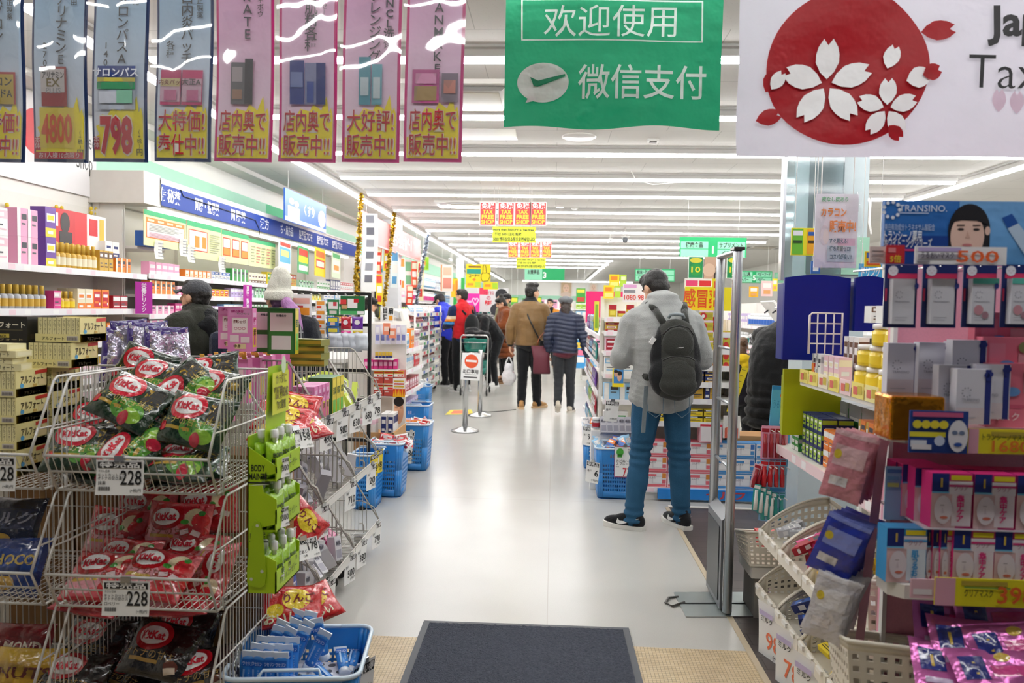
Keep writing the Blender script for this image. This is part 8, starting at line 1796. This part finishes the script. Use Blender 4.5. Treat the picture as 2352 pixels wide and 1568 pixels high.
mb = MB(); a,b = (u(2318),v(506)),(u(2400),v(596)); mb.flat([(u(2298),v(500)),(u(2320),v(490)),(u(2336),v(512)),(u(2312),v(524))],-.0066,card('#1c4f9e')); mb.flat([(u(2312),v(524)),(u(2336),v(512)),(u(2410),v(600)),(u(2370),v(606))],-.0066,card('#b9cfe6')); mb.build('bottle_print',t)
def slab(px0,py0,px1,py1,Y,name,lab,cat,col,rects=(),texts=(),ovals=(),T=.004): return sheet_px(px0,py0,px1,py1,Y,name,lab,cat,col,rects,texts,ovals,T)
slab(2100,568,2312,606,1.84,'price_strip','white price strip with a large orange 500','price card','#ecebee',[(.03,.72,.5,.94,'#b9a8d8'),(.03,.3,.5,.56,'#a9a4b0'),(.02,.08,.16,.2,'#8a8690')],[('500',.68,.14,.66,'#e8642c',.46),('うるおいマスク',.24,.34,.3,'#4a4650',.36)])
slab(2034,563,2078,605,1.82,'price_flag','red flag tag reading 5 at the corner of the fixture','price card','#c2202c',[(.1,.6,.5,.85,'#e0848a')],[('5倍',.5,.1,.3,'#f0d83a',.6)]); slab(1996,566,2034,604,1.83,'price_flag','pale paper tag left of the red flag','price card','#d9c3c0',[(.15,.7,.85,.76,'#8a7a7a'),(.15,.45,.85,.51,'#8a7a7a'),(.15,.2,.7,.26,'#8a7a7a')])
# blister cards, first row
def tcard(px0,px1,lab,kind):
 a,b = at_y(px0,752,1.86),at_y(px1,607,1.86); w,h = b.x - a.x,b.z - a.z; t = thing('blister_card',lab,'packet',(a.x,1.88,a.z),group='navy blister cards on the pink fixture')
 mb = MB(); mb.b2((0,0,0),(w,.003,h),card('#1b2a66')); mb.rect(w * .08,h * .78,w * .98,h * .86,-.001,card('#c8305a')); mb.oval(w * .24,h * .9,w * .15,h * .08,-.002,card('#e8e6ee'),18); mb.rect(w * .14,h * .9,w * .2,h * .905,-.0026,ink('#5a4a5a')); mb.rect(w * .28,h * .9,w * .34,h * .905,-.0026,ink('#5a4a5a')); mb.rect(w * .2,h * .865,w * .28,h * .87,-.0026,ink('#c86a7a')); mb.rect(w * .02,h * .42,w * .08,h * .62,-.001,card('#c8305a')); mb.build('backing_card',t)
 mb = MB(); mb.b2((w * .14,-.022,h * .06),(w * .80,-.002,h * .77),card('#d9d9e2')); mb.rect(w * .80,h * .06,w * .92,h * .77,-.003,card('#2a3a80'))
 for k in range(8): an = .6 + k * .7; mb.oval(w * .34 + w * .1 * math.cos(an),h * .52 + w * .1 * math.sin(an),w * .018,w * .018,-.0226,ink('#9a9aaa'),8)
 mb.text('TRANSINO',w * .42,h * .40,h * .024,-.0228,ink('#6a6a7a'),.0,'c',w * .46); mb.rect(w * .22,h * .16,w * .6,h * .165,-.0226,ink('#8a8a96')); mb.rect(w * .22,h * .12,w * .55,h * .125,-.0226,ink('#8a8a96')); mb.oval(w * .84,h * .66,w * .07,h * .05,-.024,card('#2a3a80'),10)
 if kind: mb.rect(w * .14,h * .69,w * .92,h * .78,-.023,card('#5fc0b0')); mb.oval(w * .34,h * .28,w * .14,h * .08,-.0232,card('#c9929e'),14); mb.oval(w * .54,h * .2,w * .1,h * .06,-.0234,card('#a8808c'),14)
 mb.build('pack',t); h_ = MB(); h_.tube([(w * .5,.0,h * .97),(w * .5,.29,h * .99)],.003,m_chrome,5); h_.build('peg',t)
for px0,px1,l,k in ((2036,2118,'navy blister card with a plain white pack, first in the row',0),(2124,2211,'navy blister card with a plain white pack, second in the row',0),(2218,2302,'navy blister card with two pink drops on its pack, third in the row',1),(2308,2392,'navy blister card cut by the right picture edge',1)): tcard(px0,px1,l,k)
def tbox(w,h,d,c='#dcdae4'):
 mb = carton(w,h,d,c,[(.8,.0,.97,1,'#2a3580'),(.0,.0,.8,.3,'#dccfd6')])
 for k in range(8): an = .6 + k * .7; mb.oval(-w * .22 + w * .13 * math.cos(an),h * .58 + w * .13 * math.sin(an),w * .022,w * .022,-d / 2 - .002,ink('#8a8a9a'),8)
 mb.text('TRANSINO',-w * .1,h * .42,h * .05,-d / 2 - .002,ink('#6a6a7a'),.0,'c',w * .5); mb.rect(-w * .4,h * .12,w * .05,h * .13,-d / 2 - .002,ink('#9a9aa6'))
 for a,b in ((.88,.84),(.83,.9),(.93,.92)): mb.oval(w * (a - .5),h * b,w * .08,w * .08,-d / 2 - .0022,card('#2a3580'),10)
 return mb
tb_ = Proto(one(tbox(.085,.135,.03),'skin_care_box','x','box'))
for k,px in enumerate((2068,2139,2208)): put_px(tb_,px,905,2.02 - .02 * k,0,'tall white skin-care box behind, %s from the left' % ['first','second','third'][k],'white skin-care boxes')
for k,(px,py) in enumerate(((2215,890),(2184,948),(2268,948),(2226,960))): put_px(tb_,px,py + 12,1.96 - .02 * k,.03,'white skin-care box in front, %s' % ['upper one','left one','right one','middle one'][k],'white skin-care boxes')
def pinkpack():
 mb = carton(.16,.16,.03,'#e8788e',[(.0,.3,1,.36,'#d95f7c'),(.1,.4,.35,.9,'#e98aa0'),(.55,.55,.9,.75,'#d8a0a8'),(.62,.1,.92,.3,'#e06a84')],[('マスク',.3,.12,.1,'#fbe3e6',.01,.4)]); mb.oval(.05,.13,.014,.014,-.018,card('#5f7a6a'),12); mb.oval(.02,.135,.014,.014,-.0185,card('#8a8a5a'),12); mb.oval(-.02,.09,.02,.012,-.018,card('#6fa0dc'),12); return mb
pp_ = Proto(one(pinkpack(),'mask_pack','x','packet'))
for k,(px,py,Y) in enumerate(((2300,860,2.0),(2318,918,1.97),(2330,980,1.94))): put_px(pp_,px,py,Y,0,'coral pink mask pack at the right edge, %s' % ['upper','middle','lower'][k],'coral pink mask packs')
mb = MB(); mb.box((0,0,.055),(.13,.10,.11),M('#d98a1c',.18,.8,vary=.2,bump=.6,bscale=16),bev=.006); one(mb,'foil_box','gold foil wrapped box at the left of the fixture','box',at_y(2084,1005,1.93))
slab(2086,945,2224,1038,1.82,'mask_board','navy show board with a white face mask and yellow rounds','sign','#1f3f8c',[(.0,.38,.62,.5,'#e6da3a'),(.02,.14,.3,.3,'#dfe3ee'),(.04,.08,.38,.2,'#e8e4ea'),(.04,.86,.9,.97,'#c85a86')],[],[(.12,.68,.08,.1,'#e3d33a'),(.27,.68,.08,.1,'#e3d33a'),(.42,.68,.08,.1,'#e3d33a'),(.57,.68,.08,.1,'#e3d33a'),(.82,.42,.17,.38,'#e4e2ea'),(.76,.5,.05,.05,'#6a7a9a'),(.88,.5,.05,.05,'#6a7a9a'),(.82,.22,.07,.05,'#2a4fa0'),(.5,.3,.09,.12,'#c9d3ea')])
slab(2222,990,2480,1040,1.83,'price_strip','yellow price strip with orange digits on the upper shelf','price card','#e8d72a',[(.0,.0,.09,1,'#e0a3b6'),(.2,.72,.7,.9,'#b8a23a')],[('1680',.38,.1,.46,'#e07a28',.34),('トランシーノマスク',.32,.58,.2,'#55501a',.4)])
# face-mask cartons
def facebox(pink=True,W=.098,H=.135,D=.05):
 c = '#d9337e' if pink else '#3f9ad4'
 mb = carton(W,H,D,c,[(.0,.0,.6,.66,'#e6c3c4'),(.0,.66,.42,1,'#1f2f78'),(.42,.62,1,.86,'#ece4ec'),(.5,.04,.98,.62,'#efe2ea' if pink else '#dfeaf6'),(.46,.88,.96,.97,'#e6d42e'),(.42,.76,1,.8,c),(.0,.64,.42,.67,'#6fc0e8')],side=[(0,0,1,.5,'#b82a6a' if pink else '#2a6fae'),(0,.7,1,1,'#1f2f78')])
 y = -D / 2 - .004
 mb.oval(-W * .22,H * .34,W * .22,H * .26,y,card('#e9dfe6'),18); mb.oval(-W * .2,H * .20,W * .1,H * .028,y - .0006,card('#d87a66'),12); mb.rect(-W * .3,H * .42,-W * .2,H * .43,y - .0006,ink('#8a7680')); mb.flat([(-W * .24,H * .4),(-W * .2,H * .28),(-W * .27,H * .28)],y - .0006,card('#d9ccd6'))
 mb.vtext('肌うるおい' if not pink else '集中ケア',W * .2,H * .6,H * .12,y,ink(c),.04,1.0); mb.text('1',-W * .28,H * .76,H * .16,y,ink('#d8b84a'),.03,'c'); mb.text('クリア',W * .2,H * .7,H * .08,y,ink('#a86a8a'),.01,'c',W * .34); return mb
fp_,fb_ = Proto(one(facebox(True),'face_mask_box','x','box')),Proto(one(facebox(False),'face_mask_box','x','box'))
GF = 'pink face-mask boxes on the right fixture'
for k in range(4):
 for r in range(2): fp_.put((at_y(2170,1210,1.9).x + .102 * k - .012 * r,1.90 + .056 * r,.961),jit(.03),'pink face-mask box of the upper row, %s, %s' % (['first from the left','second from the left','third from the left','fourth from the left'][k],['front','behind'][r]),GF)
for k in range(2): fp_.put((at_y(2118,1210,1.96).x - .004 * k,2.0 + .03 * k,.961),.03,'pink face-mask box at the left end of the upper row, %s' % ['front','behind'][k],GF)
fb_.put((at_y(2067,1335,1.9).x,1.90,.8215),.05,'blue face-mask box at the left of the lower row')
for k in range(3): fp_.put((at_y(2128 + 16 * k,1335,1.9).x,1.915 - .004 * k,.8215),PI / 2 * .0 + .2,'pink face-mask box edge-on in the lower row, %s' % ['first','second','third'][k],GF,(.4,1,1))
for k in range(4): fp_.put((at_y(2220 + 94 * k,1335,1.9).x,1.90,.8215),jit(.03),'pink face-mask box of the lower row, %s' % ['first','second','third','fourth'][k],GF)
mb = MB(); mb.b2((at_y(2110,1210,1.9).x,1.87,.957),(fx0 + FWD,2.14,.960),card('#d8d3dc')); one(mb,'shelf_sheet','thin card sheet between the two rows of face-mask boxes','card')
slab(2030,1072,2094,1192,1.98,'info_board','light blue panel board left of the pink mask boxes','sign','#7fa9cf',[(.02,.0,.96,.55,'#93b4d6'),(.05,.88,.9,.95,'#3f6fb0'),(.05,.75,.5,.82,'#5f95c0'),(.55,.75,.95,.84,'#5f8fd0'),(.05,.62,.5,.7,'#a8b86a'),(.55,.62,.9,.68,'#d88a8a')])
slab(2145,1337,2480,1388,1.835,'price_strip','yellow price strip with a large orange 398','price card','#e9dd22',[(.0,.0,.14,1,'#e0a8ba'),(.18,.76,.5,.92,'#b8a23a'),(.2,.66,.52,.72,'#8ab04a')],[('398',.56,.16,.62,'#e8682c',.26),('クリアマスク',.30,.38,.22,'#55501a',.2)])
slab(2090,1330,2146,1372,1.838,'price_tag','pale pink dotted end tag left of the 398 strip','price card','#e3b9c4',[(.1,.2,.9,.5,'#ece4e6')])
def pouch_mb(k):
 b = Bag(.2,.17,.03,M('#cf6fb4',.2,.45,vary=.2,scale=14,bump=.5,bscale=18),3.0 + k,wr=.6); b.rect(.08,.5,.36,.84,foil('#1f2f86'),.0014); b.text('1',.22,.66,.03,foil('#d8b84a'),.0024,.03); b.rect(.42,.56,.95,.72,foil('#d9408f'),.0012); b.oval(.6,.85,.09,.07,foil('#d9b83a'),.0016); b.oval(.72,.24,.2,.18,foil('#e6d3dc'),.0012); b.rect(.1,.3,.4,.38,foil('#c9b3d6'),.0012); return b.mb
pb = [Proto(one(pouch_mb(k),'mask_pouch','x','packet')) for k in range(2)]
for k,(px,py,Y,tl,rl) in enumerate(((2190,1445,1.95,.3,.05),(2290,1440,1.93,.35,-.05),(2240,1500,1.84,.7,.1),(2330,1510,1.82,.75,-.1),(2200,1555,1.80,.9,.2),(2300,1570,1.76,.9,0))):
 pb[k % 2].put(at_y(px,py,Y),R3(tl,rl,0),'metallic pink mask pouch at the bottom right, %s' % ['back left','back right','middle left','middle right','front left','front right'][k],'metallic pink pouches')
# ------------------------------------------------------------------ signs and small fittings under the ceiling
def hang(px0,py0,px1,py1,Y,name,lab,cat,col,rects=(),texts=(),ovals=(),T=.008,wires=True):
 a,b = at_y(px0,py1,Y),at_y(px1,py0,Y); w,h = b.x - a.x,b.z - a.z
 t = thing(name,lab,cat,(a.x,Y,a.z)); mb = MB(); mb.b2((0,-T / 2,0),(w,T / 2,h),paper(col)); y = -T / 2 - .001
 for i,r in enumerate(rects): mb.rect(r[0] * w,r[1] * h,r[2] * w,r[3] * h,y - .0006 * i,paper(r[4]))
 y -= .0006 * len(rects)
 for i,r in enumerate(ovals): mb.oval(r[0] * w,r[1] * h,r[2] * w,r[3] * h,y - .0005 * i,paper(r[4]),20)
 y -= .0006 * len(ovals) + .0008
 for (s,u,v,hh,c,ww) in texts: mb.text(s,u * w,v * h,hh * h,y,ink(c),.03,'c',ww * w if ww else None)
 mb.build('panel',t)
 if wires:
  hg = MB()
  for x in (.12 * w,.88 * w): hg.tube([(x,0,h),(x,0,CEIL - a.z - .005)],.0022,m_white,4)
  hg.build('hanging_wire',t)
 return t,w,h
# tax-free sheets with handwritten notes
for (xs,y0,y1,Y,note,nm) in (((1101,1143,1181,1217),464,518,9.3,(1131,521,1231,556),'nearer'),((1166,1193,1217,1243),554,592,13.4,(1186,592,1254,616),'farther')):
 wpx = (xs[1] - xs[0]) * .93
 for k,x in enumerate(xs):
  hang(x,y0,x + wpx,y1,Y,'tax_free_sheet','red tax-free sheet in the %s row of four, %s' % (nm,['first from left','second from left','third from left','fourth from left'][k]),'sign','#f2ece8',[(.05,.04,.95,.96,'#d8484a')],[('免税',.5,.74,.19,'#f4eeee',.78),('TAX',.5,.5,.17,'#f0dc3a',.62),('FREE',.5,.29,.17,'#f0dc3a',.74),('SHOP',.5,.08,.17,'#f0dc3a',.78)],T=.004)
 t,w,h = hang(note[0],note[1],note[2],note[3],Y - .02,'tax_free_note','yellow handwritten tax-free note under the %s red sheets' % nm,'sign','#e6f03c',[],[('more than 5001JPY is Tax free',.48,.74,.13,'#1c2a14',.94),('超过 5001日元 免税',.36,.44,.15,'#1c2a14',.62),('5001엔이상의쇼핑으로면세입니다',.5,.1,.2,'#1c2a14',.96)],T=.003)
gr,mt = '#19a561','#8fd9b4'
hang(1205,617,1297,642,17,'aisle_sign','green hanging aisle sign for bargain goods','sign',gr,[(.0,.0,.44,1,mt)],[('お買得品',.22,.52,.3,'#2a3a30',.3),('3',.5,.18,.5,'#f4faf6',None)])
hang(1560,546,1715,589,10.0,'aisle_sign','green hanging aisle sign for health foods','sign',gr,[(.02,.42,.43,.78,mt),(.02,.0,.43,.38,mt),(.57,.42,.98,.78,mt),(.57,.0,.98,.38,mt)],[('健康食品',.22,.5,.2,'#2a3a30',.26),('サプリメント',.77,.5,.2,'#2a3a30',.36),('イエロー',.76,.1,.2,'#2a3a30',.26),('1',.5,.2,.36,'#f4faf6',None)])
hang(1458,618,1550,645,15.5,'aisle_sign','green hanging aisle sign half behind the head of the hooded man','sign',gr,[(.02,.52,.43,.9,mt),(.02,.06,.43,.46,mt),(.57,.52,.98,.9,mt),(.57,.06,.98,.46,mt)],[('殺虫・防虫',.22,.6,.24,'#2a3a30',.34),('住居用',.2,.14,.24,'#2a3a30',.24)])
hang(1690,623,1774,649,16.0,'aisle_sign','green hanging aisle sign for toys and baby food','sign',gr,[(.0,.52,.45,.92,mt),(.0,.06,.45,.46,mt),(.56,.52,.98,.92,mt),(.56,.06,.98,.46,mt)],[('玩具',.3,.6,.26,'#2a3a30',.2),('ペーパー',.2,.14,.26,'#2a3a30',.3),('ベビーフード',.77,.6,.26,'#2a3a30',.36),('ベビー',.7,.14,.26,'#2a3a30',.22),('5',.505,.24,.4,'#f4faf6',None)])
hang(1778,626,1800,649,17.5,'aisle_sign','pale mint aisle sign at the far right, half hidden','sign',mt,[(.1,.55,.9,.9,'#a9e2c4')])
t,w,h = hang(1070,607,1127,646,14.0,'corner_sign','yellow corner sign with a drawn pointing hand','sign','#f0da1a',[(.03,.44,.6,.72,'#1d9a86'),(.1,.8,.6,.9,'#8a5a1a')],[('コーナー',.34,.24,.17,'#20201a',.44)])
mb = MB(); o_ = [(.68,.02),(.9,.05),(.98,.3),(.97,.46),(.9,.5),(.84,.5),(.80,.9),(.75,.97),(.70,.92),(.69,.55),(.62,.38),(.62,.2)]; mb.tube([(x * w,-.008,z * h) for x,z in o_],.005,m_black,4,closed=True); mb.tube([(.7 * w,-.008,.5 * h),(.82 * w,-.008,.5 * h)],.004,m_black,4); mb.flat([(.26 * w,.11 * h),(.34 * w,.02 * h),(.42 * w,.11 * h),(.34 * w,.2 * h)],-.008,ink('#ec7a2a')); mb.build('drawn_hand',t)
for px0,py0,px1,py1,Y,c,c2,l in ((1070,646,1104,660,14.0,'#f0d81e','#b9d83a','yellow and lime strip under the corner sign'),(1110,648,1144,664,14.6,'#f2da22','#a9d63a','yellow and lime card right of the corner sign'),(1036,640,1052,682,20.0,'#f0c428','#e88a2a','yellow card on the far white column'),(970,590,985,620,14.5,'#a8d83a','#8ac42a','lime card by the silver garland')): hang(px0,py0,px1,py1,Y,'points_card',l,'sign',c,[(.62,.1,.98,.9,c2),(.1,.35,.5,.7,'#ee9a3a')],wires=True,T=.003)
hang(1012,608,1040,668,16.5,'leaning_poster','cream and orange poster hanging beyond the tills','poster','#efe0d2',[(.0,.0,.1,1,'#e0762a'),(.2,.6,.9,.9,'#e8b49a'),(.2,.1,.9,.5,'#d98a7a')])
t,w,h = hang(1096,662,1168,716,18.2,'advert_board','pale advert board with a capped dark figure and red lettering','poster','#d5d3d4',[(.06,.72,.34,1,'#e0365a')],[('フェイタス',.36,.72,.14,'#b8304a',.34),('の',.36,.52,.14,'#b8304a',None),('最高峰',.36,.3,.16,'#d8303c',.24)],[(.78,.72,.2,.26,'#1f2026'),(.74,.5,.13,.2,'#b88e78'),(.74,.1,.32,.3,'#2a2b30')])
hang(1068,674,1102,716,17.6,'pink_board','bright magenta board with a pale heart outline beyond the queue','poster','#ee2aa0',[(.1,.5,.45,.62,'#f8b8e0')],[('♡',.7,.35,.4,'#f8c8e8',None)])
for px0,py0,px1,py1,l,c in ((1285,647,1316,680,'portrait poster of a fair long-haired woman on the back wall','#cdb08e'),(1352,650,1374,672,'portrait poster of a blonde woman on the back wall, further right','#e6d6c6')): hang(px0,py0,px1,py1,YB - .03,'portrait_poster',l,'poster','#e8e2dc',[(.1,.0,.9,.95,c)],[],[(.5,.55,.24,.3,'#e8c4ac'),(.5,.1,.4,.2,'#d8c0b0'),(.4,.58,.05,.02,'#4a3a34'),(.6,.58,.05,.02,'#4a3a34'),(.5,.42,.07,.025,'#c07a6e')],T=.02,wires=False)
hang(1323,662,1345,696,24,'green_poster','green leaflet poster near the magenta topper','poster','#3f9a3a',[(.1,.1,.9,.4,'#c9483a'),(.1,.7,.9,.92,'#e8d84a')])
for k,px in enumerate((1172,1200,1226,1118)): hang(px,682 + 3 * (k % 2),px + 18,704,21 + k * .4,'green_flyer','small green and yellow flyer far down the shop, %s' % ['first','second','third','fourth'][k],'poster','#4fa83f',[(.1,.5,.9,.9,'#e8d23a')],T=.01)
# hanging posters at the right
t,w,h = hang(1868,446,1972,614,3.5,'now_on_sale_poster','white hanging poster with yellow-orange lettering at right','poster','#eceaf2',[(.55,.12,.95,.4,'#e8c3d8'),(.3,.08,.95,.3,'#d3e3ec')],[('カラコン',.42,.70,.10,'#ee8a1c',.60),('販売中!',.64,.50,.12,'#ee8a1c',.62),('すぐ買える!',.56,.34,.05,'#5a7a8a',.44),('待ち時間ゼロ!',.6,.23,.055,'#5a7a8a',.5),('コスパが良い!',.62,.12,.055,'#5a7a8a',.5),('度なし度あり',.44,.90,.05,'#7ab88a',.62)],[(.22,.44,.10,.14,'#e6dbe2'),(.26,.42,.07,.1,'#efe0dc')])
f = MB(); f.sheet(lambda a,b: (-.01 + (w + .02) * a,-.03 - .015 * math.sin(a * 7 + b * 5),-.01 + (h + .02) * b),8,8,Mfilm(.6,9)); f.build('clear_sleeve',t)
t,w,h = hang(1816,524,1882,586,3.8,'supplement_cards','yellow hanging pair card with green and orange panels','sign','#f0e21c',[(.03,.03,.42,.97,'#6cba2c'),(.56,.05,.97,.95,'#efa81c'),(.05,.72,.4,.9,'#f0eef2'),(.6,.72,.95,.86,'#2a5aa8'),(.06,.45,.38,.55,'#2a4a1a'),(.6,.45,.95,.55,'#4a3a1a')])
sheet_px(1985,577,2024,612,3.2,'price_card','yellow card with red blocks behind the blister cards','price card','#f0d41e',[(.1,.55,.5,.9,'#3f66b8'),(.55,.55,.9,.9,'#d8402c'),(.1,.1,.9,.35,'#d86a2a')])
hang(1972,606,2026,640,4.4,'blue_banner_card','sky blue card with white lettering over the blue stands','sign','#4fb0e4',[],[('ドリンク',.5,.2,.5,'#f4f8fb',.8)])
hang(1862,600,1884,628,4.2,'blue_tag','small blue and white tag under the hanging poster','sign','#2a66b4',[(.2,.2,.8,.5,'#eef2f8')])
# mirrored glass panels at the right column
mb = MB(); mb.b2((1.52,5.1,1.7),(1.9,5.14,CEIL),M('#b9cdd2',.08,.0,vary=.1,trans=.75)); mb.b2((1.505,5.09,1.7),(1.525,5.15,CEIL),m_alu); struct(mb,'window_1')
mb = MB(); mb.b2((1.7,5.2,0),(2.1,5.5,CEIL),M('#cfdde0',.3)); mb.b2((1.69,5.18,1.75),(2.11,5.2,2.0),mint); struct(mb,'pillar_3')
# fittings on the ceiling
def fit(name,lab,cat,px,py,build,Z=CEIL):
 p = at_z(px,py,Z); mb = MB(); build(mb); return one(mb,name,lab,cat,(p.x,p.y,Z))
fit('ceiling_hatch','round white hatch in the ceiling below the green banner','ceiling fitting',1330,313,lambda m: m.lathe([(.14,-.012),(.15,-.006),(.15,0)],plastic('#e6e3de'),28))
fit('smoke_sensor','small square sensor on the ceiling right of the round hatch','ceiling fitting',1500,320,lambda m: (m.b2((-.05,-.04,-.02),(.05,.04,0),m_white),m.b2((-.03,-.02,-.03),(.03,.02,-.02),M('#77746f',.5))))
fit('ceiling_hatch','rectangular access panel outlined in the ceiling at centre left','ceiling fitting',1120,308,lambda m: m.b2((-.25,-.2,-.004),(.25,.2,0),plastic('#e2dfda')))
def cassette(m):
 m.b2((-.45,-.45,-.03),(.45,.45,0),plastic('#e8e5df')); m.b2((-.24,-.24,-.036),(.24,.24,-.03),plastic('#b9b09a'))
 for k in range(4): m.add([tuple(Matrix.Rotation(k * PI / 2,3,'Z') @ Vector(p)) for p in ((-.3,-.4,-.034),(.3,-.4,-.034),(.26,-.3,-.034),(-.26,-.3,-.034))],[(0,1,2,3)],plastic('#5f5a50'))
fit('air_conditioner','square ceiling air conditioner left of the tax-free sheets','air conditioner',1078,470,cassette); fit('air_conditioner','square ceiling air conditioner beside the banners at left','air conditioner',1075,225,cassette); fit('air_conditioner','square ceiling air conditioner beside the numbered 1 sign','air conditioner',1752,566,cassette)
def dome(m): m.lathe([(.06,-.02),(.075,0)],m_white,16); m.ball((0,0,-.06),.055,M('#6a6d72',.2),14,8); m.tube([(0,0,-.02),(0,0,0)],.03,m_white,8)
fit('dome_camera','grey dome camera hanging in the middle of the ceiling','camera',1436,543,dome,CEIL - .16); mb = MB(); p = at_z(1436,543,CEIL - .16); mb.tube([(p.x,p.y,CEIL - .16),(p.x,p.y,CEIL)],.012,m_white,8); one(mb,'camera_stem','white stem of the dome camera','camera')
def bullet(m): m.tube([(0,0,0),(0,0,-.12)],.014,m_white,8); m.box((0,-.02,-.16),(.09,.2,.09),plastic('#e9e9e6'),bev=.02); m.lathe([(.02,0),(.02,.012)],m_black,12,o=(0,-.12,-.17))
fit('bullet_camera','white security camera by the far left column','camera',1034,584,bullet); fit('bullet_camera','white security camera under the lamps right of centre','camera',1402,534,bullet)
fit('smoke_sensor','round sensor disc on the ceiling right of the tax-free sheets','ceiling fitting',1320,476,lambda m: m.lathe([(.04,-.03),(.06,-.01),(.06,0)],m_white,16)); fit('smoke_sensor','small square sensor on the ceiling above the numbered 1 sign','ceiling fitting',1286,472,lambda m: m.b2((-.05,-.03,-.03),(.05,.03,0),m_white))
mb = MB(); mb.tube([(3.9,9.6,CEIL),(3.9,9.6,CEIL - .35),(3.92,9.58,CEIL - .5)],.012,m_white,6); one(mb,'ceiling_pipe','white pipe dropping from the ceiling at upper right','pipe',(0,0,0))
mb = MB(); mb.tube([at_z(1450,392,CEIL - .004),at_z(1460,412,CEIL - .06),at_z(1500,424,CEIL - .07),at_z(1560,418,CEIL - .06),at_z(1610,408,CEIL - .004)],.005,m_white,5); one(mb,'loose_wire','white wire looping along the ceiling between the lamps','cable')
# entrance mat
p = [at_z(x,y,0) for x,y in ((975,1424),(1443,1441))]; y1 = 3.74
t = thing('door_mat','dark charcoal door mat on the floor at the entrance','mat',(0,0,0)); A,B = at_z(974,1424,.01),at_z(1444,1441,.01); d = (B - A).normalized(); nrm = Vector((d.y,-d.x,0)); L = 1.5
mm = M('#565b66',.95,vary=.5,scale=90,bump=1.0,bscale=140,spec=.1)
mb = MB(); C_ = A + d * .03 + nrm * .03; W_ = (B - A).length - .06
mb.sheet(lambda u,v: tuple(C_ + d * (W_ * u) + nrm * ((L - .06) * v) + Vector((0,0,.004 + .005 * mnoise.noise((u * 60,v * 90,1))))),90,130,mm); mb.build('pile',t)
mb = MB(); q = [A,B,B + nrm * L,A + nrm * L]; mb.add([tuple(x) for x in q] + [(x.x,x.y,0) for x in q],[(0,1,2,3)[::-1],(0,1,5,4),(1,2,6,5),(2,3,7,6),(3,0,4,7)],M('#4c4f54',.6)); mb.build('rubber_edge',t)
